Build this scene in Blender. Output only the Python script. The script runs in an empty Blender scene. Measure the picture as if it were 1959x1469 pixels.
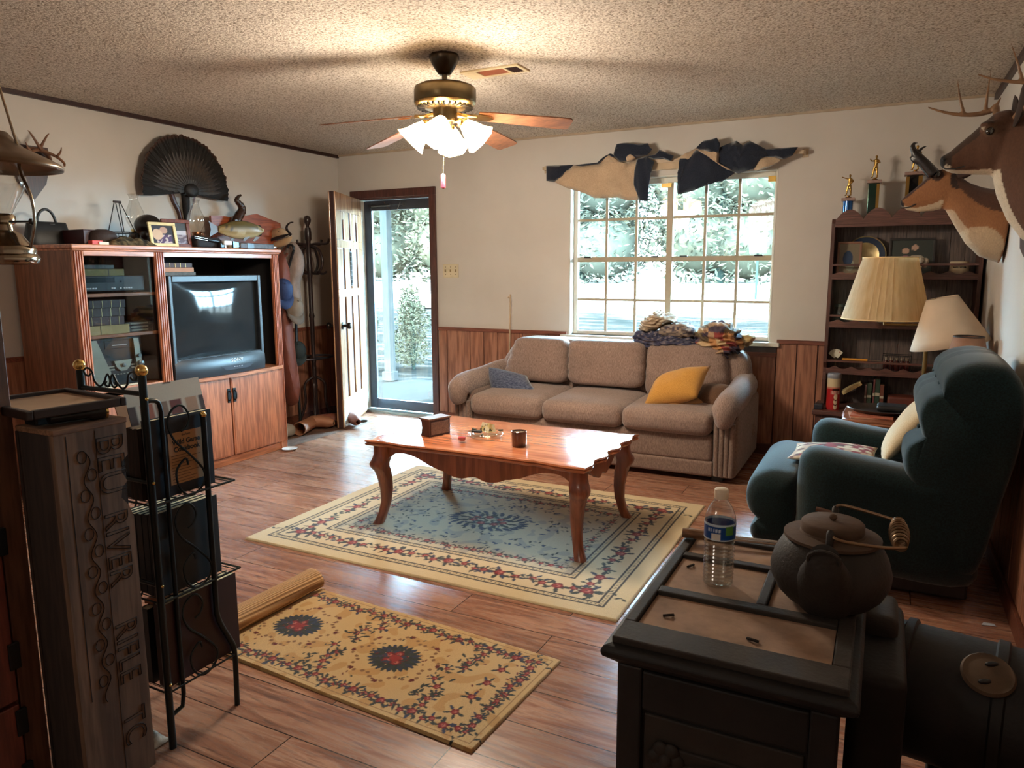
WORLD_STRENGTH = 105.0
SUN_STRENGTH = 40.0
BULB_W = 24.0
BULB_COL = (1, .92, .78)
SHADE_EMIT = 9.0
import bpy, bmesh, math, random
import numpy as np
from mathutils import Vector, Matrix, noise
random.seed(7)
PI = math.pi
SC = bpy.context.scene
COL = SC.collection
V = Vector
sin, cos = math.sin, math.cos

# ------------------------------------------------------------------ camera
CAM = V((4.703, -5.613, 1.378)); FPX = 1395.67
YAW, PITCH, ROLL = math.radians(27.004), math.radians(8.973), math.radians(-0.237)
FWD = V((-sin(YAW)*cos(PITCH), cos(YAW)*cos(PITCH), -sin(PITCH)))
_r = FWD.cross(V((0, 0, 1))).normalized(); _u = _r.cross(FWD)
RGT = cos(ROLL)*_r + sin(ROLL)*_u; UPV = -sin(ROLL)*_r + cos(ROLL)*_u
cd = bpy.data.cameras.new('camera'); cam = bpy.data.objects.new('camera', cd); COL.objects.link(cam)
cd.sensor_width = 36; cd.lens = 36*FPX/1959; cd.clip_start = .05; cd.clip_end = 300
cam.matrix_world = Matrix(((RGT.x, UPV.x, -FWD.x, CAM.x), (RGT.y, UPV.y, -FWD.y, CAM.y), (RGT.z, UPV.z, -FWD.z, CAM.z), (0, 0, 0, 1)))
SC.camera = cam

def at(px, py, x=None, y=None, z=None):
    """the world point on a real plane x=, y= or z= that the photo shows at this pixel"""
    d = FWD + (px-979.5)/FPX*RGT - (py-734.5)/FPX*UPV
    t = ((x-CAM.x)/d.x if x is not None else (y-CAM.y)/d.y if y is not None else (z-CAM.z)/d.z)
    return CAM + t*d

# ------------------------------------------------------------------ mesh builder
class M:
    def __init__(s): s.v = []; s.f = []; s.mi = []; s.sm = []
    def add(s, vs, fs, mi=0, sm=True):
        o = len(s.v); s.v += [tuple(p) for p in vs]
        for f in fs: s.f.append([i+o for i in f]); s.mi.append(mi); s.sm.append(sm)
        return s
    def box(s, c, d, mi=0, rz=0, rot=None, taper=1.0):
        R = rot if rot is not None else Matrix.Rotation(rz, 3, 'Z')
        c = V(c); vs = []
        for k in (-1, 1):
            t = taper if k > 0 else 1
            for a, b in ((-1, -1), (1, -1), (1, 1), (-1, 1)):
                vs.append(c + R @ V((a*d[0]/2*t, b*d[1]/2*t, k*d[2]/2)))
        return s.add(vs, [(3, 2, 1, 0), (4, 5, 6, 7), (0, 1, 5, 4), (1, 2, 6, 5), (2, 3, 7, 6), (3, 0, 4, 7)], mi, False)
    def b2(s, a, b, mi=0):
        """box from corner a to corner b"""
        return s.box([(a[i]+b[i])/2 for i in range(3)], [abs(b[i]-a[i]) for i in range(3)], mi)
    def loft(s, rings, mi=0, cap=True, sm=True, closed=False):
        n = len(rings[0]); vs = [p for r in rings for p in r]; fs = []
        m = len(rings)
        for i in range(m if closed else m-1):
            for j in range(n):
                a, b = i*n+j, i*n+(j+1) % n; i2 = (i+1) % m
                fs.append((a, b, i2*n+(j+1) % n, i2*n+j))
        if cap and not closed:
            fs.append(tuple(range(n-1, -1, -1))); fs.append(tuple(range((m-1)*n, m*n)))
        return s.add(vs, fs, mi, sm)
    def tube(s, pts, r, n=8, mi=0, closed=False, cap=True, flat=1.0):
        pts = [V(p) for p in pts]; m = len(pts)
        rr = r if isinstance(r, (list, tuple)) else [r]*m
        tang = []
        for i in range(m):
            a = pts[(i-1) % m] if (closed or i > 0) else pts[i]
            b = pts[(i+1) % m] if (closed or i < m-1) else pts[i]
            t = (b-a); tang.append(t.normalized() if t.length > 1e-9 else V((0, 0, 1)))
        t0 = tang[0]; up = V((0, 0, 1)) if abs(t0.z) < .9 else V((1, 0, 0))
        nrm = (up - t0*up.dot(t0)).normalized(); rings = []
        for i in range(m):
            t = tang[i]; nrm = (nrm - t*nrm.dot(t))
            if nrm.length < 1e-6: nrm = t.orthogonal()
            nrm.normalize(); bn = t.cross(nrm)
            rings.append([pts[i] + rr[i]*(cos(2*PI*j/n)*nrm + flat*sin(2*PI*j/n)*bn) for j in range(n)])
        return s.loft(rings, mi, cap, True, closed)
    def lathe(s, prof, c=(0, 0, 0), n=24, mi=0, axis=None, sx=1, sy=1, cap=True, wob=None):
        """prof: list of (r, h) going along axis (default z)"""
        c = V(c); A = V(axis or (0, 0, 1)).normalized()
        X = A.orthogonal().normalized() if axis else V((1, 0, 0)); Y = A.cross(X) if axis else V((0, 1, 0))
        rings = []
        for r, h in prof:
            ring = []
            for j in range(n):
                q = r*(wob(j, n, h) if wob else 1)
                ring.append(c + A*h + X*(q*sx*cos(2*PI*j/n)) + Y*(q*sy*sin(2*PI*j/n)))
            rings.append(ring)
        return s.loft(rings, mi, cap)
    def ball(s, c, r, n=16, m=10, mi=0, rot=None):
        r = (r, r, r) if not isinstance(r, (tuple, list)) else r
        c = V(c); rings = []
        for i in range(m+1):
            a = PI*(i/m*.98+.01)
            ring = []
            for j in range(n):
                p = V((r[0]*sin(a)*cos(2*PI*j/n), r[1]*sin(a)*sin(2*PI*j/n), -r[2]*cos(a)))
                ring.append(c + (rot @ p if rot is not None else p))
            rings.append(ring)
        return s.loft(rings, mi)
    def prism(s, out, o, ux, uy, d, mi=0, sm=False):
        """polygon 'out' (2-D) in frame o,ux,uy pushed along vector d"""
        o, ux, uy, d = V(o), V(ux), V(uy), V(d); n = len(out)
        a = [o+ux*p[0]+uy*p[1] for p in out]; b = [p+d for p in a]
        fs = [tuple(range(n-1, -1, -1)), tuple(range(n, 2*n))]
        s.add(a+b, fs, mi, False)
        s.add(a+b, [(i, (i+1) % n, n+(i+1) % n, n+i) for i in range(n)], mi, sm)
        return s
    def grid(s, fn, nu, nv, mi=0, sm=True):
        vs = [fn(i/nu, j/nv) for i in range(nu+1) for j in range(nv+1)]
        w = nv+1
        return s.add(vs, [(i*w+j, (i+1)*w+j, (i+1)*w+j+1, i*w+j+1) for i in range(nu) for j in range(nv)], mi, sm)
    def pillow(s, c, sx, sy, th, rot=None, n=18, mi=0, pinch=.12, seed=0, sq=.5):
        """stuffed cushion with corners, in its own xy plane"""
        c = V(c); R = rot if rot is not None else Matrix.Identity(3)
        def p(u, v, k):
            x, y = 2*u-1, 2*v-1
            e = max(0, (1-x*x))*max(0, (1-y*y)); h = e**sq
            px = x*(1-pinch*(1-y*y)*0 - pinch*(1-abs(y)**2)*.6*(abs(x)))
            py = y*(1-pinch*(1-abs(x)**2)*.6*(abs(y)))
            w = 1+.12*noise.noise(V((x*1.6+seed, y*1.6, k*3)))
            return c + R @ V((px*sx/2, py*sy/2, k*th/2*h*w))
        s.grid(lambda u, v: p(u, v, 1), n, n, mi); s.grid(lambda u, v: p(1-u, v, -1), n, n, mi)
        return s
    def soft(s, c, d, r=.04, n=8, mi=0, rot=None, puff=0.0, seed=0, e=6):
        """rounded box (superellipsoid-like block) with optional bulge"""
        c = V(c); R = rot if rot is not None else Matrix.Identity(3); N = n
        hx, hy, hz = d[0]/2, d[1]/2, d[2]/2; r = min(r, hx, hy, hz)
        def pt(p):
            q = V((max(-hx+r, min(hx-r, p.x)), max(-hy+r, min(hy-r, p.y)), max(-hz+r, min(hz-r, p.z))))
            dd = p-q
            if dd.length > 1e-9: dd = dd.normalized()*r
            o = q+dd
            if puff:
                ax, ay, az = o.x/hx, o.y/hy, o.z/hz
                o = o + V((ax*puff*(1-ay*ay)*(1-az*az), ay*puff*(1-ax*ax)*(1-az*az), az*puff*(1-ax*ax)*(1-ay*ay)))
            return c + R @ o
        def line(h):
            a = [-h + r*(1-cos(PI/2*i/4)) for i in range(4)]; inner = max(2, n)
            b = [-h+r + (2*h-2*r)*i/inner for i in range(inner+1)]
            return a + b + [-q for q in reversed(a)]
        X, Y, Z = line(hx), line(hy), line(hz)
        for (A, B, f) in ((X, Y, lambda a, b: V((a, b, hz))), (Y, X, lambda a, b: V((b, a, -hz))),
                          (Y, Z, lambda a, b: V((hx, a, b))), (Z, Y, lambda a, b: V((-hx, b, a))),
                          (Z, X, lambda a, b: V((b, hy, a))), (X, Z, lambda a, b: V((a, -hy, b)))):
            vs = [pt(f(a, b)) for a in A for b in B]; w = len(B)
            s.add(vs, [(i*w+j, (i+1)*w+j, (i+1)*w+j+1, i*w+j+1) for i in range(len(A)-1) for j in range(w-1)], mi, True)
        return s

def catmull(P, k=6, closed=False):
    P = [V(p) for p in P]; out = []; n = len(P)
    for i in range(n if closed else n-1):
        g = lambda j: P[j % n] if closed else P[max(0, min(n-1, j))]
        a, b, c, d = g(i-1), g(i), g(i+1), g(i+2)
        for t in range(k):
            u = t/k
            out.append(.5*((2*b)+(c-a)*u+(2*a-5*b+4*c-d)*u*u+(3*b-a-3*c+d)*u**3))
    if not closed: out.append(P[-1])
    return out
def lerp(a, b, t): return a+(b-a)*t
def rotm(ax, deg): return Matrix.Rotation(math.radians(deg), 3, ax)

# ------------------------------------------------------------------ objects
def thing(name, label, cat, loc=(0, 0, 0), rz=0, group=None, kind=None):
    o = bpy.data.objects.new(name, None); COL.objects.link(o); o.empty_display_size = .05
    o.matrix_world = Matrix.Translation(V(loc)) @ Matrix.Rotation(rz, 4, 'Z')
    tag(o, label, cat, group, kind); return o
def tag(o, label=None, cat=None, group=None, kind=None):
    if label: o['label'] = label
    if cat: o['category'] = cat
    if group: o['group'] = group
    if kind: o['kind'] = kind
    return o
def wm(o):
    return (wm(o.parent) @ o.matrix_basis) if o.parent else o.matrix_basis
def finish(me, o, mats, bev, sub, solid, wn, weld=False):
    for m in (mats if isinstance(mats, (list, tuple)) else [mats]): me.materials.append(m)
    if weld:
        md = o.modifiers.new('w', 'WELD'); md.merge_threshold = weld if weld is not True else .0008
    if solid:
        md = o.modifiers.new('s', 'SOLIDIFY'); md.thickness = solid; md.offset = 0
    if bev:
        md = o.modifiers.new('b', 'BEVEL'); md.width = bev; md.segments = 2; md.limit_method = 'ANGLE'; md.angle_limit = .6
    if sub:
        md = o.modifiers.new('d', 'SUBSURF'); md.levels = sub; md.render_levels = sub
def part(name, m, mats, parent=None, world=False, bev=0, sub=0, solid=0, label=None, weld=False, kind=None, sharp=None):
    """link builder m as ONE mesh object; world=True: coordinates are world ones and get moved into the parent's frame"""
    me = bpy.data.meshes.new(name)
    vs = m.v
    if world and parent is not None:
        inv = wm(parent).inverted(); vs = [tuple(inv @ V(p)) for p in vs]
    me.from_pydata(vs, [], m.f); me.update()
    me.polygons.foreach_set('material_index', m.mi); me.polygons.foreach_set('use_smooth', m.sm)
    o = bpy.data.objects.new(name, me); COL.objects.link(o)
    if parent is not None: o.parent = parent
    finish(me, o, mats, bev, sub, solid, None, weld)
    if label: o['label'] = label
    if kind: o['kind'] = kind
    if any(m.sm) and sharp is not False:
        try: me.set_sharp_from_angle(angle=sharp or .9)
        except Exception: pass
    return o
def single(name, label, cat, m, mats, loc=None, group=None, **k):
    """a thing that is one mesh; built in world coordinates, origin moved to loc"""
    c = V(loc) if loc is not None else V([sum(p[i] for p in m.v)/len(m.v) for i in (0, 1)] + [min(p[2] for p in m.v)])
    m.v = [tuple(V(p)-c) for p in m.v]
    o = part(name, m, mats, None, **k); o.location = c
    return tag(o, label, cat, group)
def struct(name, m, mats, parent=None, **k):
    o = part(name, m, mats, parent, **k)
    if parent is None: o['kind'] = 'structure'
    return o
def copy_tree(o, parent=None, loc=None, rz=None, label=None):
    c = o.copy(); COL.objects.link(c)
    if parent is not None: c.parent = parent
    if loc is not None: c.location = loc
    if rz is not None: c.rotation_euler = (0, 0, rz)
    if label: c['label'] = label
    for ch in list(o.children): copy_tree(ch, c)
    return c
def shift(m, loc):
    m.v = [tuple(V(p)-V(loc)) for p in m.v]; return m
def blend(m, voxel, smooth=6):
    """fuse overlapping closed pieces into one continuous surface -> (verts, faces)"""
    me = bpy.data.meshes.new('tmp'); me.from_pydata(m.v, [], m.f)
    bm = bmesh.new(); bm.from_mesh(me); bmesh.ops.recalc_face_normals(bm, faces=bm.faces); bm.to_mesh(me); bm.free()
    o = bpy.data.objects.new('tmp', me); COL.objects.link(o)
    md = o.modifiers.new('r', 'REMESH'); md.mode = 'VOXEL'; md.voxel_size = voxel
    if smooth:
        md = o.modifiers.new('s', 'SMOOTH'); md.iterations = smooth; md.factor = .5
    dg = bpy.context.evaluated_depsgraph_get(); dg.update()
    e = bpy.data.meshes.new_from_object(o.evaluated_get(dg))
    r = M(); r.add([tuple(v.co) for v in e.vertices], [tuple(p.vertices) for p in e.polygons])
    bpy.data.objects.remove(o); bpy.data.meshes.remove(me); bpy.data.meshes.remove(e)
    return r
def paint(o, fn, off=(0, 0, 0)):
    """vertex colours from a function of the vertex position (offset back to world)"""
    me = o.data; at_ = me.color_attributes.new('Col', 'FLOAT_COLOR', 'POINT')
    buf = []
    for v in me.vertices:
        c = fn(v.co + V(off), v.normal); buf += [c[0], c[1], c[2], 1]
    at_.data.foreach_set('color', buf); return o
def text(body, size, mat, name, parent, loc, ux, uy, extrude=.0006, align='CENTER', outline=None, label=None, sx=1.0, bold=0):
    """lettering: a flat mesh of letters standing in the frame (ux, uy) at the world point loc"""
    cu = bpy.data.curves.new('t', 'FONT'); cu.body = body; cu.size = size; cu.align_x = align; cu.align_y = 'CENTER'
    if bold: cu.offset = bold
    if outline: cu.fill_mode = 'NONE'; cu.bevel_depth = outline; cu.bevel_resolution = 0
    else: cu.extrude = extrude
    cu.resolution_u = 4
    o = bpy.data.objects.new('t', cu); COL.objects.link(o)
    dg = bpy.context.evaluated_depsgraph_get(); dg.update()
    me = bpy.data.meshes.new_from_object(o.evaluated_get(dg)); bpy.data.objects.remove(o)
    ux, uy = V(ux).normalized(), V(uy).normalized(); n = ux.cross(uy)
    T = Matrix(((ux.x*sx, uy.x, n.x, loc[0]), (ux.y*sx, uy.y, n.y, loc[1]), (ux.z*sx, uy.z, n.z, loc[2]), (0, 0, 0, 1)))
    me.transform((wm(parent).inverted() if parent else Matrix.Identity(4)) @ T)
    me.materials.clear(); me.materials.append(mat)
    q = bpy.data.objects.new(name, me); COL.objects.link(q); q.parent = parent
    if label: q['label'] = label
    return q

# ------------------------------------------------------------------ materials
def s2l(c):
    return tuple((x/12.92 if x <= .04045 else ((x+.055)/1.055)**2.4) for x in c)
def hexc(r, g, b): return s2l((r/255, g/255, b/255))
class N:
    """tiny node helper"""
    def __init__(s, name):
        s.m = bpy.data.materials.new(name); s.m.use_nodes = True; s.t = s.m.node_tree
        s.b = s.t.nodes['Principled BSDF']; s.out = s.t.nodes['Material Output']
    def n(s, ty, **k):
        x = s.t.nodes.new(ty)
        for a, b in k.items(): setattr(x, a, b)
        return x
    def l(s, a, b): s.t.links.new(a, b)
    def set(s, **k):
        for a, b in k.items(): s.b.inputs[a.replace('_', ' ')].default_value = b
    def coord(s, scale=(1, 1, 1), kind='Object', rot=(0, 0, 0)):
        c = s.n('ShaderNodeTexCoord'); mp = s.n('ShaderNodeMapping')
        mp.inputs['Scale'].default_value = scale; mp.inputs['Rotation'].default_value = rot
        s.l(c.outputs[kind], mp.inputs[0]); return mp.outputs[0]
    def noise(s, vec, scale, detail=4, rough=.55, dist=0):
        x = s.n('ShaderNodeTexNoise'); x.inputs['Scale'].default_value = scale; x.inputs['Detail'].default_value = detail
        x.inputs['Roughness'].default_value = rough; x.inputs['Distortion'].default_value = dist
        if vec is not None: s.l(vec, x.inputs['Vector'])
        return x.outputs['Fac']
    def ramp(s, fac, stops):
        r = s.n('ShaderNodeValToRGB'); e = r.color_ramp.elements
        while len(e) < len(stops): e.new(.5)
        for i, (p, c) in enumerate(stops):
            e[i].position = p; e[i].color = (c[0], c[1], c[2], 1) if not isinstance(c, (int, float)) else (c, c, c, 1)
        s.l(fac, r.inputs[0]); return r.outputs[0]
    def mix(s, fac, a, b, mode='MIX'):
        x = s.n('ShaderNodeMix', data_type='RGBA', blend_type=mode)
        for i, q in ((0, fac), (6, a), (7, b)):
            if isinstance(q, (int, float)): x.inputs[i].default_value = q
            elif isinstance(q, tuple): x.inputs[i].default_value = (*q[:3], 1)
            else: s.l(q, x.inputs[i])
        return x.outputs[2]
    def bump(s, h, strength=.3, dist=.01):
        b = s.n('ShaderNodeBump'); b.inputs['Strength'].default_value = strength; b.inputs['Distance'].default_value = dist
        s.l(h, b.inputs['Height']); s.l(b.outputs[0], s.b.inputs['Normal'])
    def base(s, c): s.l(c, s.b.inputs['Base Color'])
_mc = {}
def plain(name, col, rough=.5, metal=0, var=.18, scale=9, bump=0, bscale=60, coat=0, sheen=0, spec=.5, emit=None):
    """a colour with procedural variation (and bump)"""
    if name in _mc: return _mc[name]
    n = N(name); v = n.coord()
    f = n.noise(v, scale, 5)
    n.base(n.ramp(f, [(.25, tuple(c*(1-var) for c in col)), (.75, tuple(min(1, c*(1+var)) for c in col))]))
    n.set(Roughness=rough, Metallic=metal, Coat_Weight=coat, Sheen_Weight=sheen, Specular_IOR_Level=spec)
    if emit: n.set(Emission_Color=(*emit[0], 1), Emission_Strength=emit[1])
    if bump: n.bump(n.noise(v, bscale, 3), bump, .004)
    _mc[name] = n.m; return n.m
def wood(name, c1, c2, axis='z', scale=1.0, rough=.45, knots=.0, coat=0, dark=None, bump=.15):
    if name in _mc: return _mc[name]
    n = N(name); st = {'x': (1.2, 14, 14), 'y': (14, 1.2, 14), 'z': (14, 14, 1.2)}[axis]
    v = n.coord(tuple(k*scale for k in st))
    f = n.noise(v, 1.6, 6, .6, .8)
    g = n.noise(v, 9, 3, .5, .2)
    col = n.ramp(f, [(.3, c1), (.55, c2), (.72, c1)])
    col = n.mix(n.ramp(g, [(.42, 0), (.6, .55)]), col, tuple(c*.5 for c in c1))
    if knots:
        vv = n.n('ShaderNodeTexVoronoi'); vv.inputs['Scale'].default_value = knots
        n.l(n.coord(), vv.inputs['Vector'])
        col = n.mix(n.ramp(vv.outputs['Distance'], [(.03, .85), (.1, 0)]), col, dark or tuple(c*.3 for c in c1))
    n.base(col); n.set(Roughness=rough, Coat_Weight=coat, Coat_Roughness=.12)
    if bump: n.bump(g, bump, .002)
    _mc[name] = n.m; return n.m
def fabric(name, c1, c2, scale=220, rough=.95, bump=.5, big=6, axis=(1, 1, 1), sheen=.3):
    if name in _mc: return _mc[name]
    n = N(name); v = n.coord(axis)
    f = n.noise(v, scale, 2, .6); g = n.noise(n.coord(), big, 4)
    col = n.mix(n.ramp(f, [(.35, 0), (.65, 1)]), c1, c2)
    col = n.mix(n.ramp(g, [(.3, .35), (.7, 0)]), col, tuple(c*.6 for c in c1))
    n.base(col); n.set(Roughness=rough, Sheen_Weight=sheen, Specular_IOR_Level=.2)
    n.bump(f, bump, .003); _mc[name] = n.m; return n.m
def vcol(name, rough=.8, fine=150, amt=.35, bump=.3, axis=(1, 1, 1), spec=.3, sheen=0):
    """surface coloured by the mesh's own colour attribute, broken up by noise"""
    if name in _mc: return _mc[name]
    n = N(name); a = n.n('ShaderNodeAttribute', attribute_name='Col')
    f = n.noise(n.coord(axis), fine, 3, .6)
    n.base(n.mix(amt, a.outputs['Color'], n.ramp(f, [(.25, .25), (.75, 1.0)]), 'MULTIPLY'))
    n.set(Roughness=rough, Specular_IOR_Level=spec, Sheen_Weight=sheen)
    if bump: n.bump(f, bump, .003)
    _mc[name] = n.m; return n.m
def glass(name, col=(1, 1, 1), rough=.02, thin=True, tint=.0, ior=1.45, alpha=.16):
    """clear glass as a thin shell: mostly see-through, reflecting at grazing angles"""
    if name in _mc: return _mc[name]
    n = N(name); t = n.t
    tr = n.n('ShaderNodeBsdfTransparent'); tr.inputs[0].default_value = (*col, 1)
    gl = n.n('ShaderNodeBsdfGlossy'); gl.inputs['Roughness'].default_value = rough
    lw = n.n('ShaderNodeLayerWeight'); lw.inputs[0].default_value = .5
    fr = n.n('ShaderNodeMath', operation='POWER'); n.l(lw.outputs['Facing'], fr.inputs[0]); fr.inputs[1].default_value = 4
    f2 = n.n('ShaderNodeMath', operation='MULTIPLY_ADD'); n.l(fr.outputs[0], f2.inputs[0]); f2.inputs[1].default_value = .75; f2.inputs[2].default_value = .045; fr = f2
    mx = n.n('ShaderNodeMixShader')
    ad = n.n('ShaderNodeMath', operation='ADD', use_clamp=True); ad.inputs[1].default_value = tint
    n.l(fr.outputs[0], ad.inputs[0]); n.l(ad.outputs[0], mx.inputs[0]); n.l(tr.outputs[0], mx.inputs[1]); n.l(gl.outputs[0], mx.inputs[2])
    n.l(mx.outputs[0], n.out.inputs[0]); _mc[name] = n.m; return n.m

BLK = plain('black_plastic', (.012, .012, .013), .35, var=.2)
BLKM = plain('black_iron', (.010, .012, .013), .4, metal=.3, var=.3, bump=.1)
BRASS = plain('polished_brass', (.75, .52, .18), .2, 1, .15)
ABRASS = plain('antique_brass', (.20, .145, .075), .32, 1, .3)
CHROME = plain('chrome', (.7, .7, .7), .15, 1, .05)
GLASS = glass('clear_glass')
# ================================================================== ROOM SHELL
W_, D_, H_ = 5.245, 7.4, 2.44
def wall_mat():
    n = N('wall_paint'); v = n.coord()
    f = n.noise(v, 1.3, 4); g = n.noise(v, 90, 3)
    n.base(n.ramp(f, [(.3, hexc(196, 187, 177)), (.7, hexc(208, 200, 191))]))
    n.set(Roughness=.75, Specular_IOR_Level=.25); n.bump(g, .08, .003); return n.m
WALL = wall_mat()
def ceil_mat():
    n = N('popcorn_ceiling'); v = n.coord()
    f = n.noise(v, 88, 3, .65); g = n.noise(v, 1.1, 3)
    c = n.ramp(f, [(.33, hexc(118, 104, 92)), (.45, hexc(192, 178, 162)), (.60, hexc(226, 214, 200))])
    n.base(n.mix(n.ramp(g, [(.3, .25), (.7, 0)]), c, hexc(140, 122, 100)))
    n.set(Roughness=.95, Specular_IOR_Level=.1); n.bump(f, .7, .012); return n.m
CEIL = ceil_mat()
def floor_mat():
    n = N('laminate_planks'); v = n.coord()
    b = n.n('ShaderNodeTexBrick'); n.l(v, b.inputs['Vector'])
    b.offset = .37; b.offset_frequency = 2
    for k, q in (('Scale', 1), ('Brick Width', 1.22), ('Row Height', .18), ('Mortar Size', .0022), ('Mortar Smooth', .3), ('Bias', 0)): b.inputs[k].default_value = q
    b.inputs['Color1'].default_value = (.30, .30, .30, 1); b.inputs['Color2'].default_value = (.70, .70, .70, 1); b.inputs['Mortar'].default_value = (0, 0, 0, 1)
    sep = n.n('ShaderNodeMix', data_type='VECTOR')
    # shift the grain per plank
    ad = n.n('ShaderNodeVectorMath', operation='MULTIPLY_ADD')
    n.l(b.outputs['Color'], ad.inputs[0]); ad.inputs[1].default_value = (9, 5, 3)
    mp = n.n('ShaderNodeMapping'); mp.inputs['Scale'].default_value = (1.6, 15, 4); n.l(v, mp.inputs[0]); n.l(mp.outputs[0], ad.inputs[2])
    f = n.noise(ad.outputs[0], 1.5, 7, .62, 1.2); g = n.noise(ad.outputs[0], 5, 4, .6, .4)
    c = n.ramp(f, [(.28, hexc(98, 66, 52)), (.46, hexc(150, 102, 80)), (.62, hexc(186, 140, 114)), (.78, hexc(120, 80, 62))])
    c = n.mix(n.ramp(b.outputs['Color'], [(.3, .0), (.7, .35)]), c, hexc(112, 76, 56))
    c = n.mix(n.ramp(g, [(.52, 0), (.68, .6)]), c, hexc(70, 45, 34))
    c = n.mix(b.outputs['Fac'], c, hexc(38, 24, 18))
    n.base(c); n.l(n.ramp(g, [(.2, .17), (.8, .36)]), n.b.inputs['Roughness'])
    n.set(Specular_IOR_Level=.32); n.bump(b.outputs['Fac'], -.25, .003); return n.m
struct('floor', M().b2((0, -D_, -.1), (W_, .12, 0)), floor_mat())
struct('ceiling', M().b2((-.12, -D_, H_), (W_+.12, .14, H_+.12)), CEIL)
struct('wall_left', M().b2((-.12, -D_, -.1), (0, .12, H_)), WALL)
struct('wall_right', M().b2((W_, -D_, -.1), (W_+.12, .12, H_)), WALL)
struct('wall_front', M().b2((-.12, -D_-.12, -.1), (W_+.12, -D_, H_)), WALL)
DX0, DX1, DZ = .215, 1.03, 2.03           # door opening
WX0, WX1, WZ0, WZ1 = 2.372, 3.968, .838, 2.075   # window opening
wb = M(); Y0, Y1 = 0, .12
for a, b in (((0, -.1), (DX0, H_)), ((DX0, DZ), (DX1, H_)), ((DX1, -.1), (WX0, H_)), ((WX0, -.1), (WX1, WZ0)), ((WX0, WZ1), (WX1, H_)), ((WX1, -.1), (W_, H_))):
    wb.b2((a[0], Y0, a[1]), (b[0], Y1, b[1]))
struct('wall_back', wb, WALL)
# wainscot boards and rail
PANEL = wood('pine_panelling', hexc(134, 84, 62), hexc(172, 118, 92), 'z', .4, .42, knots=2.6, dark=hexc(60, 30, 20))
RAIL = wood('rail_wood', hexc(110, 62, 48), hexc(140, 82, 62), 'x', .8, .4)
DARKTRIM = wood('dark_trim', hexc(46, 26, 24), hexc(66, 38, 32), 'x', .8, .45)
CASING = wood('door_casing', hexc(70, 38, 34), hexc(92, 54, 46), 'z', .8, .4)
def wains(name, p0, p1, nrm, z1=.838):
    p0, p1, nrm = V(p0), V(p1), V(nrm); L = (p1-p0).length; d = (p1-p0)/L; m = M(); x = 0
    rnd = random.Random(int(L*100))
    R = Matrix((d, nrm, V((0, 0, 1)))).transposed()
    while x < L-.001:
        w = min(rnd.choice((.09, .14, .19, .24)), L-x)
        m.box(p0+d*(x+w/2)+nrm*.006+V((0, 0, (z1-.0)/2)), (w-.008, .012, z1), 0, rot=R); x += w
    m.box(p0+d*L/2+nrm*.002+V((0, 0, z1/2)), (L, .004, z1), 1, rot=R)
    m.box(p0+d*L/2+nrm*.011+V((0, 0, z1+.008)), (L, .022, .03), 2, rot=R)
    o = part(name, m, [PANEL, CASING, RAIL], bev=.002); o['kind'] = 'structure'; return o
wains('trim_1', (1.10, 0, 0), (WX0-.01, 0, 0), (0, -1, 0))
wains('trim_2', (WX0-.01, 0, 0), (WX1+.05, 0, 0), (0, -1, 0), .74)
wains('trim_3', (WX1+.05, 0, 0), (W_-.02, 0, 0), (0, -1, 0))
wains('trim_4', (0, -.02, 0), (0, -D_, 0), (1, 0, 0))
wains('trim_5', (W_, -D_, 0), (W_, -.03, 0), (-1, 0, 0))
struct('trim_6', M().b2((0, -D_, 2.412), (.022, -.001, 2.44)), DARKTRIM)
struct('trim_7', M().b2((W_-.022, -D_, 2.405), (W_, -.001, 2.44)), DARKTRIM)
struct('trim_8', M().b2((.02, -.012, 2.425), (W_-.02, 0, 2.44)), plain('ceiling_bead', hexc(176, 156, 132), .8))
# door casing and threshold
m = M(); m.b2((DX0-.065, -.022, 0), (DX0, 0, DZ)).b2((DX1, -.022, 0), (DX1+.065, 0, DZ)).b2((DX0-.065, -.022, DZ), (DX1+.065, 0, DZ+.07))
m.b2((DX0, 0, 0), (DX0+.012, .12, DZ), 1).b2((DX1-.012, 0, 0), (DX1, .12, DZ)).b2((DX0+.012, 0, DZ-.012), (DX1-.012, .12, DZ))
m.b2((DX0+.012, .0, -.01), (DX1-.012, .13, .022), 2)
struct('trim_9', m, [CASING, plain('jamb_paint', hexc(206, 204, 190), .5), plain('threshold_metal', hexc(150, 146, 136), .35, .7)], bev=.003)
# storm door
STORM = plain('storm_door_frame', hexc(62, 66, 76), .35, .2)
sd = M(); yA, yB = .085, .115; a, b = DX0+.014, DX1-.014
sd.b2((a, yA, .03), (a+.085, yB, 2.015)).b2((b-.05, yA, .03), (b, yB, 2.015)).b2((a+.085, yA, .03), (b-.05, yB, .125)).b2((a+.085, yA, 1.925), (b-.05, yB, 2.015))
SD = struct('door_1', sd, STORM, bev=.004)
part('door_pane', M().b2((a+.08, .098, .12), (b-.045, .1, 1.93)), GLASS, SD)
m = M(); m.tube([(.33, .07, 1.965), (.55, .062, 1.966)], .011, 10).tube([(.55, .062, 1.966), (.70, .06, 1.968)], .004, 6).box((.32, .074, 1.965), (.03, .02, .03)).box((.70, .07, 1.968), (.02, .03, .03))
part('door_closer', m, plain('grey_metal', hexc(90, 92, 96), .35, .8), SD)
m = M(); m.tube([(.47, .075, 2.0), (.60, .06, 1.86), (.66, .07, 1.99)], .0025, 6); part('safety_chain', m, CHROME, SD)
m = M(); m.box((DX1-.04, .07, 1.0), (.018, .012, .11)).tube([(DX1-.04, .064, 1.02), (DX1-.04, .04, 1.02), (DX1-.11, .038, 1.018)], .006, 8); part('door_handle', m, BLK, SD)
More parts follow.
